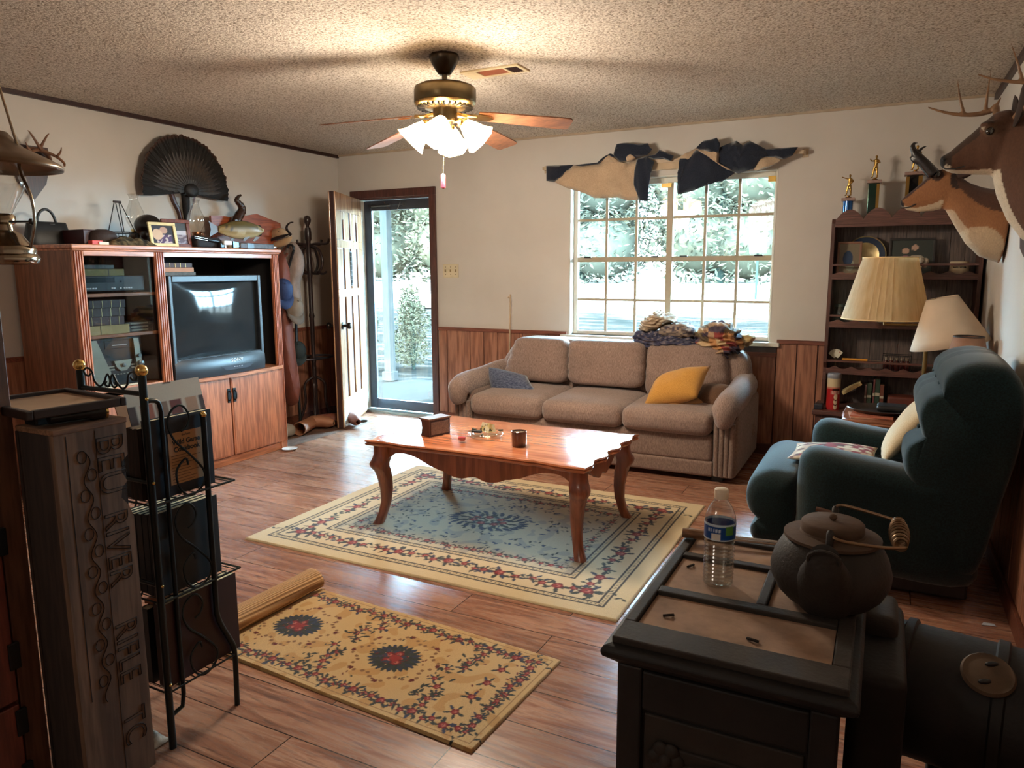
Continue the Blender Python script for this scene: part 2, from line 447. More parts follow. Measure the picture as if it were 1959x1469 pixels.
# open wooden door (hinged at the left jamb)
DOORW = wood('stained_door', hexc(150, 104, 72), hexc(196, 150, 112), 'z', .5, .22, coat=.5)
DOORD = wood('door_recess_shade', hexc(48, 26, 22), hexc(66, 36, 28), 'z', .7, .4)  # core darkened so the slots between planks carry painted shade
hd = V((.232, -.012, 0)); dvec = V((.33, -.765, 0)).normalized(); nv = V((-dvec.y, dvec.x, 0)); wd = .80
Rd = Matrix((dvec, nv, V((0, 0, 1)))).transposed()
D2 = thing('door_2', None, None, hd, 0); D2['kind'] = 'structure'
def dbx(m, x0, x1, y0, y1, z0, z1, mi=0): m.box(hd + Rd @ V(((x0+x1)/2, (y0+y1)/2, (z0+z1)/2)), (x1-x0, y1-y0, z1-z0), mi, rot=Rd)
m = M(); dbx(m, 0, wd, -.019, .019, .012, 2.02, 0); part('door_core', m, DOORD, D2, True, bev=.002)
tiers = [(.26, 1.14), (1.21, 1.56), (1.63, 1.87)]; slots = [.17, .375, .58]; sw = .062
for sgn, nm in ((1, 'door_face'), (-1, 'door_face')):
    m = M(); y0, y1 = (.019, .031) if sgn > 0 else (-.031, -.019)
    xs = [0]+[q for s_ in slots for q in (s_, s_+sw)]+[wd]
    for i in range(0, len(xs), 2):
        for z0, z1 in tiers: dbx(m, xs[i]+(.0 if i else 0), xs[i+1], y0, y1, z0, z1)
    zz = [.012]+[q for t_ in tiers for q in t_]+[2.02]
    for i in range(0, len(zz), 2): dbx(m, 0, wd, y0, y1, zz[i], zz[i+1])
    for k, s_ in enumerate(slots):       # arched heads of the top slots
        if k != 1: dbx(m, s_, s_+sw, y0, y1, 1.80, 1.87)
    part(nm, m, DOORW, D2, True, bev=.003)
m = M(); dbx(m, .375, .437, .012, .026, 1.23, 1.54); part('speakeasy_panel', m, DOORD, D2, True)
m = M()
for k in range(3): dbx(m, .382+.018*k, .388+.018*k, .026, .036, 1.24, 1.53)
for k in range(8): dbx(m, .377, .435, .028, .034, 1.245+.04*k, 1.253+.04*k)
part('iron_grille', m, BLKM, D2, True)
m = M(); kz = .90
for sgn in (1, -1):
    m.lathe([(.032, 0), (.032, .008), (.012, .012), (.011, .04), (.026, .046), (.031, .06), (.024, .074), (0.001, .077)], hd+Rd @ V((wd-.065, sgn*.031, kz)), 16, axis=nv*sgn)
part('door_knob', m, plain('dark_bronze', (.03, .025, .022), .3, .8), D2, True)
m = M(); dbx(m, .03, wd-.03, .031, .033, .03, .25); part('kick_plate', m, plain('kick_plate_metal', hexc(196, 196, 192), .45, .2), D2, True)
m = M()
for z in (.25, 1.05, 1.82): m.tube([hd+V((.002, -.012, z-.045)), hd+V((.002, -.012, z+.045))], .008, 8)
part('hinge', m, ABRASS, D2, True)
# baseboards
BB = wood('baseboard_wood', hexc(84, 46, 34), hexc(112, 64, 46), 'x', .8, .4)
struct('baseboard_back', M().b2((1.10, -.028, 0), (W_-.03, -.013, .08)), BB, bev=.003)
struct('baseboard_left', M().b2((.013, -D_, 0), (.028, -.03, .08)), BB, bev=.003)
struct('baseboard_right', M().b2((W_-.028, -D_, 0), (W_-.013, -.03, .08)), BB, bev=.003)
# ------------------------------------------------------------------ window
WHITE = plain('window_paint', hexc(214, 208, 194), .5, var=.06)
MUNT = plain('muntin_paint', hexc(168, 152, 126), .55, var=.08)
wi = M()
wi.b2((WX0, .0, WZ0), (WX0+.012, .12, WZ1)).b2((WX1-.012, 0, WZ0), (WX1, .12, WZ1)).b2((WX0, 0, WZ1-.012), (WX1, .12, WZ1))
wi.b2((WX0+.012, .075, WZ0+.002), (WX0+.045, .115, WZ1-.012)).b2((WX1-.03, .075, WZ0+.002), (WX1-.012, .115, WZ1-.012)).b2((WX0+.045, .075, WZ1-.05), (WX1-.03, .115, WZ1-.012)).b2((WX0+.045, .075, WZ0+.002), (WX1-.03, .115, WZ0+.03))
WIN = struct('window_1', wi, WHITE, bev=.003)
mc = 3.180
struct('window_mullion', M().b2((mc-.024, .07, WZ0+.03), (mc+.024, .115, WZ1-.05)), MUNT, WIN, bev=.002)
for nm, (x0, x1) in (('l', (WX0+.045, mc-.024)), ('r', (mc+.024, WX1-.03))):
    m = M()
    m.b2((x0, .078, 1.430), (x1, .108, 1.468))
    for f in (1/3, 2/3):
        xx = lerp(x0, x1, f); m.b2((xx-.0105, .082, WZ0+.03), (xx+.0105, .10, 1.430)).b2((xx-.0105, .082, 1.468), (xx+.0105, .10, WZ1-.05))
    for zz in (1.125, 1.765): m.b2((x0, .084, zz-.010), (x1, .099, zz+.010))
    m.b2((x0+.06, .066, 1.462), (x0+.12, .08, 1.474), 1).b2((x1-.12, .066, 1.462), (x1-.06, .08, 1.474), 1)
    sash = part('sash', m, [MUNT, BLKM], WIN, bev=.0015)
    part('window_pane', M().b2((x0, .091, WZ0+.03), (x1, .093, WZ1-.05)), GLASS, sash)
struct('window_sill', M().b2((WX0-.06, -.045, WZ0-.032), (WX1+.07, .075, WZ0)), WHITE, WIN, bev=.006)
struct('window_apron', M().b2((WX0-.04, -.018, WZ0-.10), (WX1+.05, 0, WZ0-.032)), plain('apron_wood', hexc(74, 58, 54), .5), WIN, bev=.004)
# small fittings in the window head
m = M(); m.box((mc-.03, .062, 2.005), (.075, .02, .03)); part('sash_bracket', m, plain('brass_bracket', hexc(206, 160, 70), .4, .3), WIN)
m = M(); m.box((WX1-.05, .062, 2.01), (.05, .02, .04)); part('sash_bracket', m, _mc['brass_bracket'], WIN)

# ================================================================== OUTSIDE
def ground_z(y): return -.16 + (0 if y < 4 else (y-4)*.0475)
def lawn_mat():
    n = N('lawn_painted_shade'); v = n.coord(); f = n.noise(n.coord((.5, 2.2, 1)), 2.2, 6, .65); g = n.noise(v, 16, 5, .7)
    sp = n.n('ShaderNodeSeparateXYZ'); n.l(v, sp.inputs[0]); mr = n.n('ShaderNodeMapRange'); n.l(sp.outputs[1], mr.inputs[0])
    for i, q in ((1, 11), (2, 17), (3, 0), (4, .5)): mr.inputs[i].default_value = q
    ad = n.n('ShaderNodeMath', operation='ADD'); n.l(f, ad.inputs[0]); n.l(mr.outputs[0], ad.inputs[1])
    c = n.ramp(ad.outputs[0], [(.36, (.0042, .0044, .0039)), (.50, (.0068, .0062, .0054)), (.62, (.018, .015, .013)), (.85, (.16, .13, .11))])  # near-lawn shade streaks painted into the colour, paler sunlit lawn farther out
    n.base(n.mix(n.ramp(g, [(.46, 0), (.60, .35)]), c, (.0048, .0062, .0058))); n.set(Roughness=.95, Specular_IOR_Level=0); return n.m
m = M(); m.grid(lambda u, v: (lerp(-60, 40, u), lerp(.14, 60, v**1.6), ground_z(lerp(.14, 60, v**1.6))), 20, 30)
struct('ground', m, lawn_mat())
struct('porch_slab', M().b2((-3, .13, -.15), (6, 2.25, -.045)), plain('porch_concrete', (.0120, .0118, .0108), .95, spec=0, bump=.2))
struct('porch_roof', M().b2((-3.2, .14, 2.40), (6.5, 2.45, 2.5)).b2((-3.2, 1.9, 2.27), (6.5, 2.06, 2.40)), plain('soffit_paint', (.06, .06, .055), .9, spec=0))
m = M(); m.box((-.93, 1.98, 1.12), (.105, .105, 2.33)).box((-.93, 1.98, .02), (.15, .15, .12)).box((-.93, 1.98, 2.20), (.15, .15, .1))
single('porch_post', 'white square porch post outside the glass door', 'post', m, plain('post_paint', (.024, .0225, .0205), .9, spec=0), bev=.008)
def leafmat(name, c):
    n = N(name); v = n.coord(); f = n.noise(v, 1.1, 4); g = n.noise(v, 14, 2)
    n.base(n.mix(n.ramp(g, [(.4, 0), (.7, .6)]), n.ramp(f, [(.3, tuple(k*.8 for k in c)), (.7, tuple(min(1, k*1.3) for k in c))]), tuple(min(1, k*1.35) for k in c)))
    n.set(Roughness=.9, Specular_IOR_Level=0); return n.m
LEAFS = [leafmat('leaves_%s' % k, c) for k, c in (('sage', (.0225, .0205, .0135)), ('spring', (.0255, .0222, .0135)), ('blue', (.0215, .0202, .0143)))]
BARK = plain('bark', (.010, .014, .011), .9, spec=0, bump=.5)
def leaves(m, c, r, n, size, rnd):
    for _ in range(n):
        d = V((rnd.gauss(0, 1), rnd.gauss(0, 1), rnd.gauss(0, 1))).normalized()
        q = rnd.random()**.33
        p = V(c)+V((d.x*r[0], d.y*r[1], d.z*r[2]))*q*(1+.28*noise.noise(d*2.3+V((c[0], c[1], 0))))
        a = V((rnd.gauss(0, 1), rnd.gauss(0, 1), rnd.gauss(0, .6))).normalized(); b = a.orthogonal().normalized()
        s_ = size*rnd.uniform(.6, 1.3)
        m.add([p-a*s_, p+b*s_*.35, p+a*s_, p-b*s_*.35], [(0, 1, 2, 3)], 0, False)
def tree(x, y, h, w, k, label):
    rnd = random.Random(int(x*31+y*7)); g = ground_z(y)
    t = thing('tree', label, 'tree', (x, y, g), group='trees beyond the lawn')
    m = M(); m.tube(catmull([(x, y, g-.1), (x+.1, y, g+h*.3), (x-.1, y+.1, g+h*.7)], 5), [.22]*6+[.16]*4+[.1], 8); part('trunk', m, BARK, t, True)
    m = M()
    for (fx, fz, s_) in ((0, .62, 1), (-.25, .42, .9), (.25, .45, .9), (-.15, .18, .9), (.2, .16, .9), (0, .82, .6)):
        c = (x+fx*w, y+rnd.uniform(-.3, .3), g+fz*h); r = (w*.5*s_, w*.42*s_, h*.24*s_)
        m.ball(c, tuple(q*.66 for q in r), 12, 8)
        leaves(m, c, r, 1500 if y < 40 else 700, .15, rnd)
    part('crown', m, LEAFS[k], t, True)
TR = [(-30.5, 24, 9, 5.0, 0, 'sage tree at the far left of the front tree row'), (-24.6, 24, 9.2, 5.0, 1, 'spring green tree near the left end of the front row'), (-18.7, 24, 9, 5.0, 0, 'sage tree filling the left of the glass door view'), (-12.9, 24, 9.2, 5.0, 1, 'spring green tree at the right edge of the glass door view'), (-7.0, 24, 9, 5.0, 2, 'blue green tree behind the left panes of the window'), (-1.2, 24, 9.2, 5.0, 0, 'sage tree behind the middle panes of the window'), (4.6, 24, 9, 5.0, 1, 'spring green tree at the right end of the front row'), (-27.5, 33, 11.5, 5.0, 2, 'tall blue green tree at the left of the middle tree row'), (-21.6, 33, 12, 5.0, 0, 'tall sage tree seen at the top left of the glass door'), (-15.7, 33, 11.5, 5.0, 2, 'tall blue green tree behind the gap right of the glass door'), (-9.8, 33, 12, 5.0, 1, 'tall spring green tree showing at the left edge of the window'), (-4.0, 33, 11.5, 5.0, 2, 'tall blue green tree rising behind the window mullion'), (1.8, 33, 12, 5.0, 1, 'tall spring green tree behind the right panes of the window'), (-24.5, 43, 14, 5.0, 1, 'tallest spring green tree in the back row, door side'), (-18.6, 43, 14, 5.0, 2, 'tallest blue green tree in the back row, door side'), (-12.7, 43, 14, 5.0, 0, 'tallest sage tree in the back row between door and window'), (-6.8, 43, 14, 5.0, 0, 'tallest sage tree in the back row, left of the window mullion'), (-1.0, 43, 14, 5.0, 1, 'tallest spring green tree in the back row, right of the window mullion')]
for a in TR: tree(*a)
def shrub(x, y, h, w, k, label, n=3300):
    rnd = random.Random(int(x*13+y)); g = ground_z(y); t = thing('shrub', label, 'shrub', (x, y, g))
    m = M()
    for i in range(6): m.tube([(x, y, g-.03), (x+rnd.uniform(-.4, .4)*w, y+rnd.uniform(-.3, .3)*w, g+h*.7)], [.014, .006], 5)
    part('stems', m, BARK, t, True)
    m = M()
    for fz, s_ in ((.3, 1), (.62, .9), (.85, .6)): leaves(m, (x+rnd.uniform(-.08, .08), y, g+fz*h), (w*.5*s_, w*.5*s_, h*.28), n//3, .032, rnd)
    part('foliage', m, LEAFS[k], t, True)
shrub(-1.75, 3.7, 1.15, .62, 1, 'round green shrub just right of the porch post')
shrub(-2.35, 3.2, 1.15, .6, 2, 'bluish shrub half hidden behind the porch post')
m = M(); q = at(1450, 478, y=17); g = ground_z(17)
m.box((q.x, 17, (q.z+g)/2), (.06, .06, q.z-g)).box((q.x, 17, q.z+.08), (.42, .3, .34), 1).prism([(-.26, 0), (.26, 0), (0, .18)], (q.x, 16.83, q.z+.25), (1, 0, 0), (0, 0, 1), (0, .34, 0), 1)
single('birdhouse', 'white birdhouse on a thin post out on the lawn', 'birdhouse', m, [BARK, plain('white_paint', (.9, .9, .9), .6)])

# ================================================================== WORLD AND LAMPS
w = bpy.data.worlds.new('world'); SC.world = w; w.use_nodes = True
bg = w.node_tree.nodes['Background']; bg.inputs[0].default_value = (.42, .76, 1.0, 1); bg.inputs[1].default_value = WORLD_STRENGTH
def light(name, ty, loc, energy, col, **k):
    ld = bpy.data.lights.new(name, ty); ld.energy = energy; ld.color = col
    o = bpy.data.objects.new(name, ld); COL.objects.link(o); o.location = loc
    for a, b in k.items(): setattr(ld, a, b)
    return o
s_ = light('sun', 'SUN', (0, 0, 10), SUN_STRENGTH, (1, .96, .88), angle=.02)
s_.rotation_euler = V((.35, .75, -.9)).to_track_quat('-Z', 'Y').to_euler()
for nm, c, sx, sz in (('door_portal', ((DX0+DX1)/2, .14, 1.02), .8, 1.98), ('window_portal', ((WX0+WX1)/2, .14, 1.45), 1.58, 1.22)):
    o = light(nm, 'AREA', c, 1, (1, 1, 1), shape='RECTANGLE', size=sx, size_y=sz)
    o.rotation_euler = (-PI/2, 0, 0); o.data.cycles.is_portal = True
# ================================================================== ENTERTAINMENT CENTRE
OAK = wood('honey_oak', hexc(166, 92, 62), hexc(202, 128, 90), 'z', .5, .38, coat=.2)
OAKH = wood('honey_oak_across', hexc(166, 94, 62), hexc(204, 132, 92), 'y', .5, .38, coat=.2)
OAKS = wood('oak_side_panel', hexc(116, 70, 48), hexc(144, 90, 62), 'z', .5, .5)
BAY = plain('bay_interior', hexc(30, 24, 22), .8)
EY0, EY1, EX, EZ = -3.018, -1.443, .604, 1.527
E_ = thing('entertainment_center', 'large oak entertainment center holding the television along the left wall', 'entertainment center', (.3, -2.23, 0))
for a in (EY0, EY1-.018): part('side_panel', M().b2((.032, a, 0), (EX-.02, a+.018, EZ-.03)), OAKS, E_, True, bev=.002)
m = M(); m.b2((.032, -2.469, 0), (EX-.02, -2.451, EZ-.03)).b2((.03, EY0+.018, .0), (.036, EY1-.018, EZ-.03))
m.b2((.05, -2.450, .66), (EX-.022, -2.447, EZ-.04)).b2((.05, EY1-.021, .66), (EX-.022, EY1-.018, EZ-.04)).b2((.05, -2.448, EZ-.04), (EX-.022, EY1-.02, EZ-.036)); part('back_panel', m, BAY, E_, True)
part('top_board', M().b2((.03, EY0-.014, EZ-.024), (EX+.022, EY1+.014, EZ)).b2((.032, EY0-.006, EZ-.036), (EX+.01, EY1+.006, EZ-.024)), OAKH, E_, True, bev=.005)
for a, b in ((EY0, EY0+.066), (-2.495, -2.425), (EY1-.062, EY1)):
    m = M(); m.b2((EX-.02, a, 0 if abs(a+2.495) > .01 else .66), (EX-.002, b, EZ-.036)); k = 4; w = (b-a)/(k+.5)
    for i in range(k): m.box((EX, a+w*(i+.75), (EZ-.036+.06)/2), (.016, w*.62, EZ-.10))
    part('fluted_stile', m, OAK, E_, True, bev=.003)
for a, b in ((EY0+.066, -2.495), (-2.425, EY1-.062)):
    part('top_rail', M().b2((EX-.02, a, 1.462), (EX-.002, b, EZ-.036)), OAKH, E_, True, bev=.002)
for z in (1.243, .998): part('shelf', M().b2((.036, EY0+.018, z-.02), (EX-.035, -2.469, z)), OAKH, E_, True, bev=.002)
part('shelf', M().b2((.036, EY0+.018, .655), (EX-.005, -2.469, .675)), OAKH, E_, True, bev=.002)
m = M(); out = [(-2.451, .036), (EY1-.018, .036)] + [(lerp(EY1-.018, -2.451, t/12), EX+.012+.045*sin(PI*t/12)) for t in range(13)]
m.prism([(y, x) for y, x in out], (0, 0, .634), (0, 1, 0), (1, 0, 0), (0, 0, .022)); part('television_shelf', m, OAKH, E_, True, bev=.003)
part('plinth', M().b2((.05, EY0+.005, 0), (EX-.012, EY1-.005, .058)), OAKH, E_, True, bev=.002)
def cdoor(y0, y1, hy, hz=.50):
    o = part('cabinet_door', M().b2((EX-.016, y0, .064), (EX+.004, y1, .628)).b2((EX+.002, y0+.01, .074), (EX+.008, y1-.01, .618)), OAK, E_, True, bev=.004)
    m = M(); m.box((EX+.011, hy, hz), (.006, .026, .10)).tube(catmull([(EX+.014, hy, hz+.035), (EX+.03, hy, hz+.02), (EX+.03, hy, hz-.02), (EX+.014, hy, hz-.035)], 4), .005, 8)
    part('handle', m, BLKM, o, True, bev=.002)
cdoor(-2.462, -1.976, -1.995); cdoor(-1.966, -1.462, -1.945); cdoor(-3.0, -2.48, -2.52)
gl = part('glass_door', M().b2((EX-.030, EY0+.07, .69), (EX-.026, -2.50, 1.458)), glass('smoked_glass', (.72, .74, .74), .02, tint=.03), E_, True)
# ---- television
TVB = plain('tv_plastic', hexc(40, 42, 46), .38, var=.12)
T_ = thing('television', 'bulky dark grey tube television in the entertainment center bay', 'television', (.45, -2.02, .656))
m = M(); y0, y1, z0, z1 = -2.412, -1.632, .668, 1.343; sy0, sy1, sz0, sz1 = -2.385, -1.662, .797, 1.297; xf = .607
m.b2((xf-.06, y0, z0), (xf, sy0, z1)).b2((xf-.06, sy1, z0), (xf, y1, z1)).b2((xf-.06, sy0, sz1), (xf, sy1, z1)).b2((xf-.06, sy0, z0), (xf, sy1, sz0))
part('bezel', m, TVB, T_, True, bev=.006)
R = lambda x, y0, y1, z0, z1: [(x, y0, z0), (x, y1, z0), (x, y1, z1), (x, y0, z1)]
m = M(); m.loft([R(xf-.06, y0+.005, y1-.005, z0, z1-.01), R(.40, y0+.03, y1-.03, z0, z1-.04), R(.18, y0+.14, y1-.14, z0, z1-.16), R(.08, y0+.2, y1-.2, z0, z1-.24)], sm=False)
part('housing', m, TVB, T_, True, bev=.01)
m = M(); m.grid(lambda u, v: (xf-.035+.022*(1-(2*u-1)**2)*(1-(2*v-1)**2)**.5, lerp(sy0, sy1, u), lerp(sz0, sz1, v)), 18, 14)
part('screen', m, plain('tv_screen', hexc(36, 39, 41), .06, var=.1, spec=.3), T_, True)
m = M(); n_ = 14
def chin(x0, z):  return [(xf-.02, y0+.002, z)] + [(x0+.036*sin(PI*i/n_)**.7, lerp(y0+.002, y1-.002, i/n_), z) for i in range(n_+1)] + [(xf-.02, y1-.002, z)]
m.loft([chin(xf-.004, .658), chin(xf+.004, .70), chin(xf+.002, .765), chin(xf-.012, .79)]); part('front_skirt', m, TVB, T_, True)
m = M(); m.prism([(-.15, .014), (.15, .014), (.10, -.018), (-.10, -.018)], (xf+.028, -1.93, .705), (0, 1, 0), (0, 0, 1), (.014, 0, 0)); part('control_flap', m, plain('flap_plastic', hexc(58, 62, 70), .25), T_, True, bev=.004)
m = M(); [m.box((xf+.043, -1.96+.022*k, .706), (.003, .012, .005)) for k in range(4)]; part('button', m, plain('button_grey', hexc(150, 152, 156), .4), T_, True)
LT = plain('lettering_white', (.85, .85, .85), .5, var=.02); LD = plain('lettering_black', (.02, .02, .02), .6, var=.02)
text('SONY', .034, LT, 'lettering', T_, (xf+.0405, -1.93, .752), (0, 1, 0), (0, 0, 1), sx=1.2)
# ---- books on the television and books behind the glass
def book(name, label, c, d, mat, rz=0, group=None, pages=True, bands=None, cat='book'):
    """closed book lying flat: d = (depth x, spine length y, thickness z); the spine faces +x"""
    t = thing(name, label, cat, (c[0], c[1], c[2]), rz, group)
    m = M(); x, y, z = d
    m.box((0, 0, z-.0015), (x, y, .003)).box((0, 0, .0015), (x, y, .003)).box((x/2-.002, 0, z/2), (.004, y, z))
    part('cover', m, mat, t, bev=.0015)
    part('page_block', M().box((-.004, 0, z/2), (x-.01, y-.008, z-.006)), plain('paper', hexc(222, 210, 180), .85), t)
    if bands:
        m = M(); [m.box((x/2+.0005, y*k, z/2), (.002, y*.012, z*.96)) for k in bands[0]]
        part('spine_band', m, bands[1], t)
    return t
GOLD = plain('gilt', (.62, .45, .20), .35, .8)
LEATH = [plain('oxblood_leather_%s' % k, c, .45, bump=.2) for k, c in (('dark', hexc(52, 26, 24)), ('mid', hexc(74, 34, 30)), ('brown', hexc(64, 36, 28)))]
bx = EX-.15; g_ = 'leather volumes on the middle shelf'
book('hardback_book', 'thick cream book with black spine label at the bottom of the shelf stack', (bx, -2.80, .998), (.2, .26, .055), plain('cream_cloth', hexc(206, 182, 134), .8), bands=((-.22,), BLK))
for i, (lab, z, h) in enumerate((('lowest oxblood leather book, resting on the cream book', 1.053, .052), ('middle oxblood leather book of the three stacked', 1.105, .052), ('topmost dark leather book of the shelf stack', 1.157, .046))):
    book('hardback_book', lab, (bx, -2.815+.008*i, z), (.2, .23, h), LEATH[(1, 2, 0)[i]], group=g_, bands=((-.4, -.15, .1, .35), GOLD))
for i, (z, c) in enumerate(((.998, hexc(44, 40, 32)), (1.018, hexc(30, 26, 24)), (1.040, hexc(50, 46, 30)))):
    single('video_case', ['bottom dark video case beside the leather books', 'second dark video case beside the leather books', 'topmost olive video case beside the leather books'][i], 'video case', M().box((EX-.14, -2.58, z+.010), (.12, .19, .0195)).box((EX-.079, -2.58, z+.010), (.002, .12, .01), 1), [plain('case_%d' % i, c, .35), plain('case_label', hexc(150, 146, 130), .6)], bev=.002, group='video cases in the glass cabinet')
# video recorder
t = thing('video_recorder', 'black video recorder on the top shelf behind the glass door', 'video recorder', (.40, -2.75, 1.243))
m = M(); m.box((.40, -2.755, 1.243+.058), (.30, .43, .092)); [m.box((.40+a, -2.755+b, 1.248), (.03, .03, .010)) for a in (-.1, .1) for b in (-.17, .17)]
part('case', m, plain('vcr_black', hexc(26, 28, 30), .35), t, True, bev=.004)
m = M(); m.box((.5515, -2.84, 1.322), (.003, .2, .030)).box((.5515, -2.70, 1.312), (.002, .01, .01)); part('cassette_flap', m, plain('vcr_flap', hexc(14, 16, 18), .2), t, True, bev=.001)
m = M(); [m.box((.552, y, 1.273), (.004, .011, .008)) for y in (-2.93, -2.913, -2.896, -2.879, -2.862, -2.76, -2.745, -2.705, -2.68, -2.665, -2.65, -2.635)]
part('button', m, LT, t, True)
YEL = plain('yellow_cover', hexc(120, 108, 28), .5)
book('hardback_book', 'yellow and black book lying on the video recorder', (.42, -2.80, 1.337), (.2, .30, .05), YEL, bands=((.16,), BLK))
single('video_case', 'dark video case lying on top of the yellow book', 'video case', M().box((.42, -2.80, 1.387+.0125), (.13, .22, .025)), plain('case_0', hexc(44, 40, 32), .35), bev=.002)
# mini stereo
t = thing('stereo', 'silver mini stereo with black front on the bottom glass shelf', 'stereo', (.40, -2.75, .675))
SIL = plain('stereo_silver', hexc(186, 176, 156), .35, .3)
m = M(); xs = .545
m.box((.38, -2.745, .675+.15), (.26, .36, .30)); part('body', m, plain('stereo_dark', hexc(30, 30, 31), .4), t, True, bev=.006)
m = M(); m.prism([(-2.935, .675), (-2.80, .675), (-2.80, .765), (-2.875, .965), (-2.925, .965)], (.51, 0, 0), (0, 1, 0), (0, 0, 1), (.02, 0, 0)).prism([(-2.62, .69), (-2.575, .69), (-2.60, .96), (-2.635, .96)], (.51, 0, 0), (0, 1, 0), (0, 0, 1), (.02, 0, 0))
part('silver_cheek', m, SIL, t, True, bev=.004)
m = M(); m.prism([(-.06, .03), (.06, .03), (.045, -.01), (.02, -.035), (-.02, -.035), (-.045, -.01)], (.511, -2.71, .80), (0, 1, 0), (0, 0, 1), (.012, 0, 0))
[m.box((.514, -2.71+s*.075, .795-.018*k), (.008, .04, .009)) for s in (-1, 1) for k in range(2)]; part('control_panel', m, SIL, t, True, bev=.002)
m = M(); m.lathe([(.012, 0), (.012, .012), (.009, .014)], (.522, -2.71, .80), 14, axis=(1, 0, 0)).lathe([(.02, 0), (.02, .012), (.014, .016)], (.53, -2.598, .80), 16, axis=(1, 0, 0)).lathe([(.011, 0), (.011, .012)], (.53, -2.604, .85), 12, axis=(1, 0, 0)); part('dial', m, plain('dial_grey', hexc(160, 160, 158), .3, .4), t, True)
m = M(); m.box((.509, -2.72, .93), (.008, .19, .05)).box((.514, -2.72, .925), (.004, .1, .006), 1); part('disc_drawer', m, [plain('stereo_dark', (0, 0, 0)), LT], t, True, bev=.003)
part('lid', M().box((.41, -2.72, .983), (.2, .2, .012)), plain('stereo_lid', hexc(130, 150, 140), .3), t, True, bev=.003)
m = M(); [m.box((.512, -2.79+.022*k, .745), (.006, .012, .006)) for k in range(8)]; part('button', m, SIL, t, True)
single('magazine', 'pale magazine lying in front of the stereo', 'magazine', M().box((.553, -2.75, .679), (.03, .3, .008)), plain('pale_paper', hexc(190, 170, 140), .8))
# books on the television
bt = 1.343
book('hardback_book', 'bottom book of three on the television, mottled grey', (.46, -2.28, bt), (.2, .25, .022), plain('mottled_cover', hexc(76, 74, 70), .6, var=.6, scale=40), rz=-.15)
book('hardback_book', 'middle book of three on the television, tan with cream pages', (.455, -2.285, bt+.022), (.2, .24, .03), plain('tan_cover', hexc(168, 116, 84), .6), rz=-.1)
book('hardback_book', 'top book of three on the television, dark brown with gold spine', (.45, -2.29, bt+.052), (.2, .24, .03), LEATH[0], rz=-.15, bands=((-.3, -.15, 0, .15, .3), GOLD))

# ================================================================== THINGS ALONG THE TOP OF THE ENTERTAINMENT CENTRE
TZ = EZ
def top(px, py, x=.3): return at(px, py, x=x)
# handbag
hb = top(92, 455, .17); t = thing('handbag', 'black handbag with round handle at the left end of the cabinet top', 'handbag', (.17, hb.y, TZ))
BL = plain('black_leather', hexc(22, 21, 22), .5, bump=.2)
m = M(); yc = hb.y; rings = []
for z, hw, hd_ in ((TZ, .135, .055), (TZ+.02, .14, .06), (TZ+.08, .128, .045), (TZ+.135, .118, .022), (TZ+.142, .116, .012)):
    rings.append([(.17+hd_*(cos(a) if True else 0), yc+hw*(abs(sin(a))**.35)*(1 if sin(a) >= 0 else -1), z) for a in [2*PI*i/28 for i in range(28)]])
part('bag_body', m.loft(rings), BL, t, True)
m = M(); m.tube([(.17, yc+.055*cos(a), TZ+.13+.085*sin(a)) for a in [PI*i/16 for i in range(17)]], .008, 10); part('handle', m, BL, t, True)
part('clasp', M().box((.192, yc+.02, TZ+.125), (.006, .03, .008)), CHROME, t, True, bev=.001)
# maroon box
q = top(152, 450, .38); single('box', 'maroon box standing behind the hat on the cabinet top', 'box', M().box((.32, q.y+.05, TZ+.045), (.2, .10, .09)).box((.32, q.y+.05, TZ+.0915), (.205, .105, .005)), plain('maroon_card', hexc(58, 22, 24), .5), bev=.002)
# slouched leather hat
q = top(200, 450, .44); t = thing('hat', 'slouched dark leather hat next to the maroon box', 'hat', (.42, q.y, TZ))
HB = plain('hat_brown', hexc(50, 34, 30), .7, bump=.4)
m = M(); m.lathe([(.10, .0), (.105, .012), (.088, .03), (.084, .06), (.07, .085), (.03, .098), (.002, .095)], (.42, q.y, TZ), 26, sx=.8, wob=lambda j, n, h: 1+.05*sin(3*2*PI*j/n)+.04*noise.noise(V((j*.4, h*30, 0)))); part('crown', m, HB, t, True)
m = M(); m.lathe([(.08, .012), (.125, .006), (.127, .010), (.08, .018)], (.42, q.y, TZ), 28, sx=.85, wob=lambda j, n, h: 1+.06*sin(2*2*PI*j/n)); part('brim', m, HB, t, True)
single('shotgun_shell_box', 'small red box lying at the front edge of the cabinet top', 'box', M().box((.585, top(182, 457, .585).y, TZ+.012), (.04, .065, .024)), plain('red_card', hexc(206, 52, 34), .5), bev=.002)
single('tag', 'small white price tag lying by the red box', 'tag', M().box((.605, top(198, 464, .605).y, TZ+.008), (.012, .06, .016)), plain('white_card', hexc(224, 214, 190), .7), bev=.001)
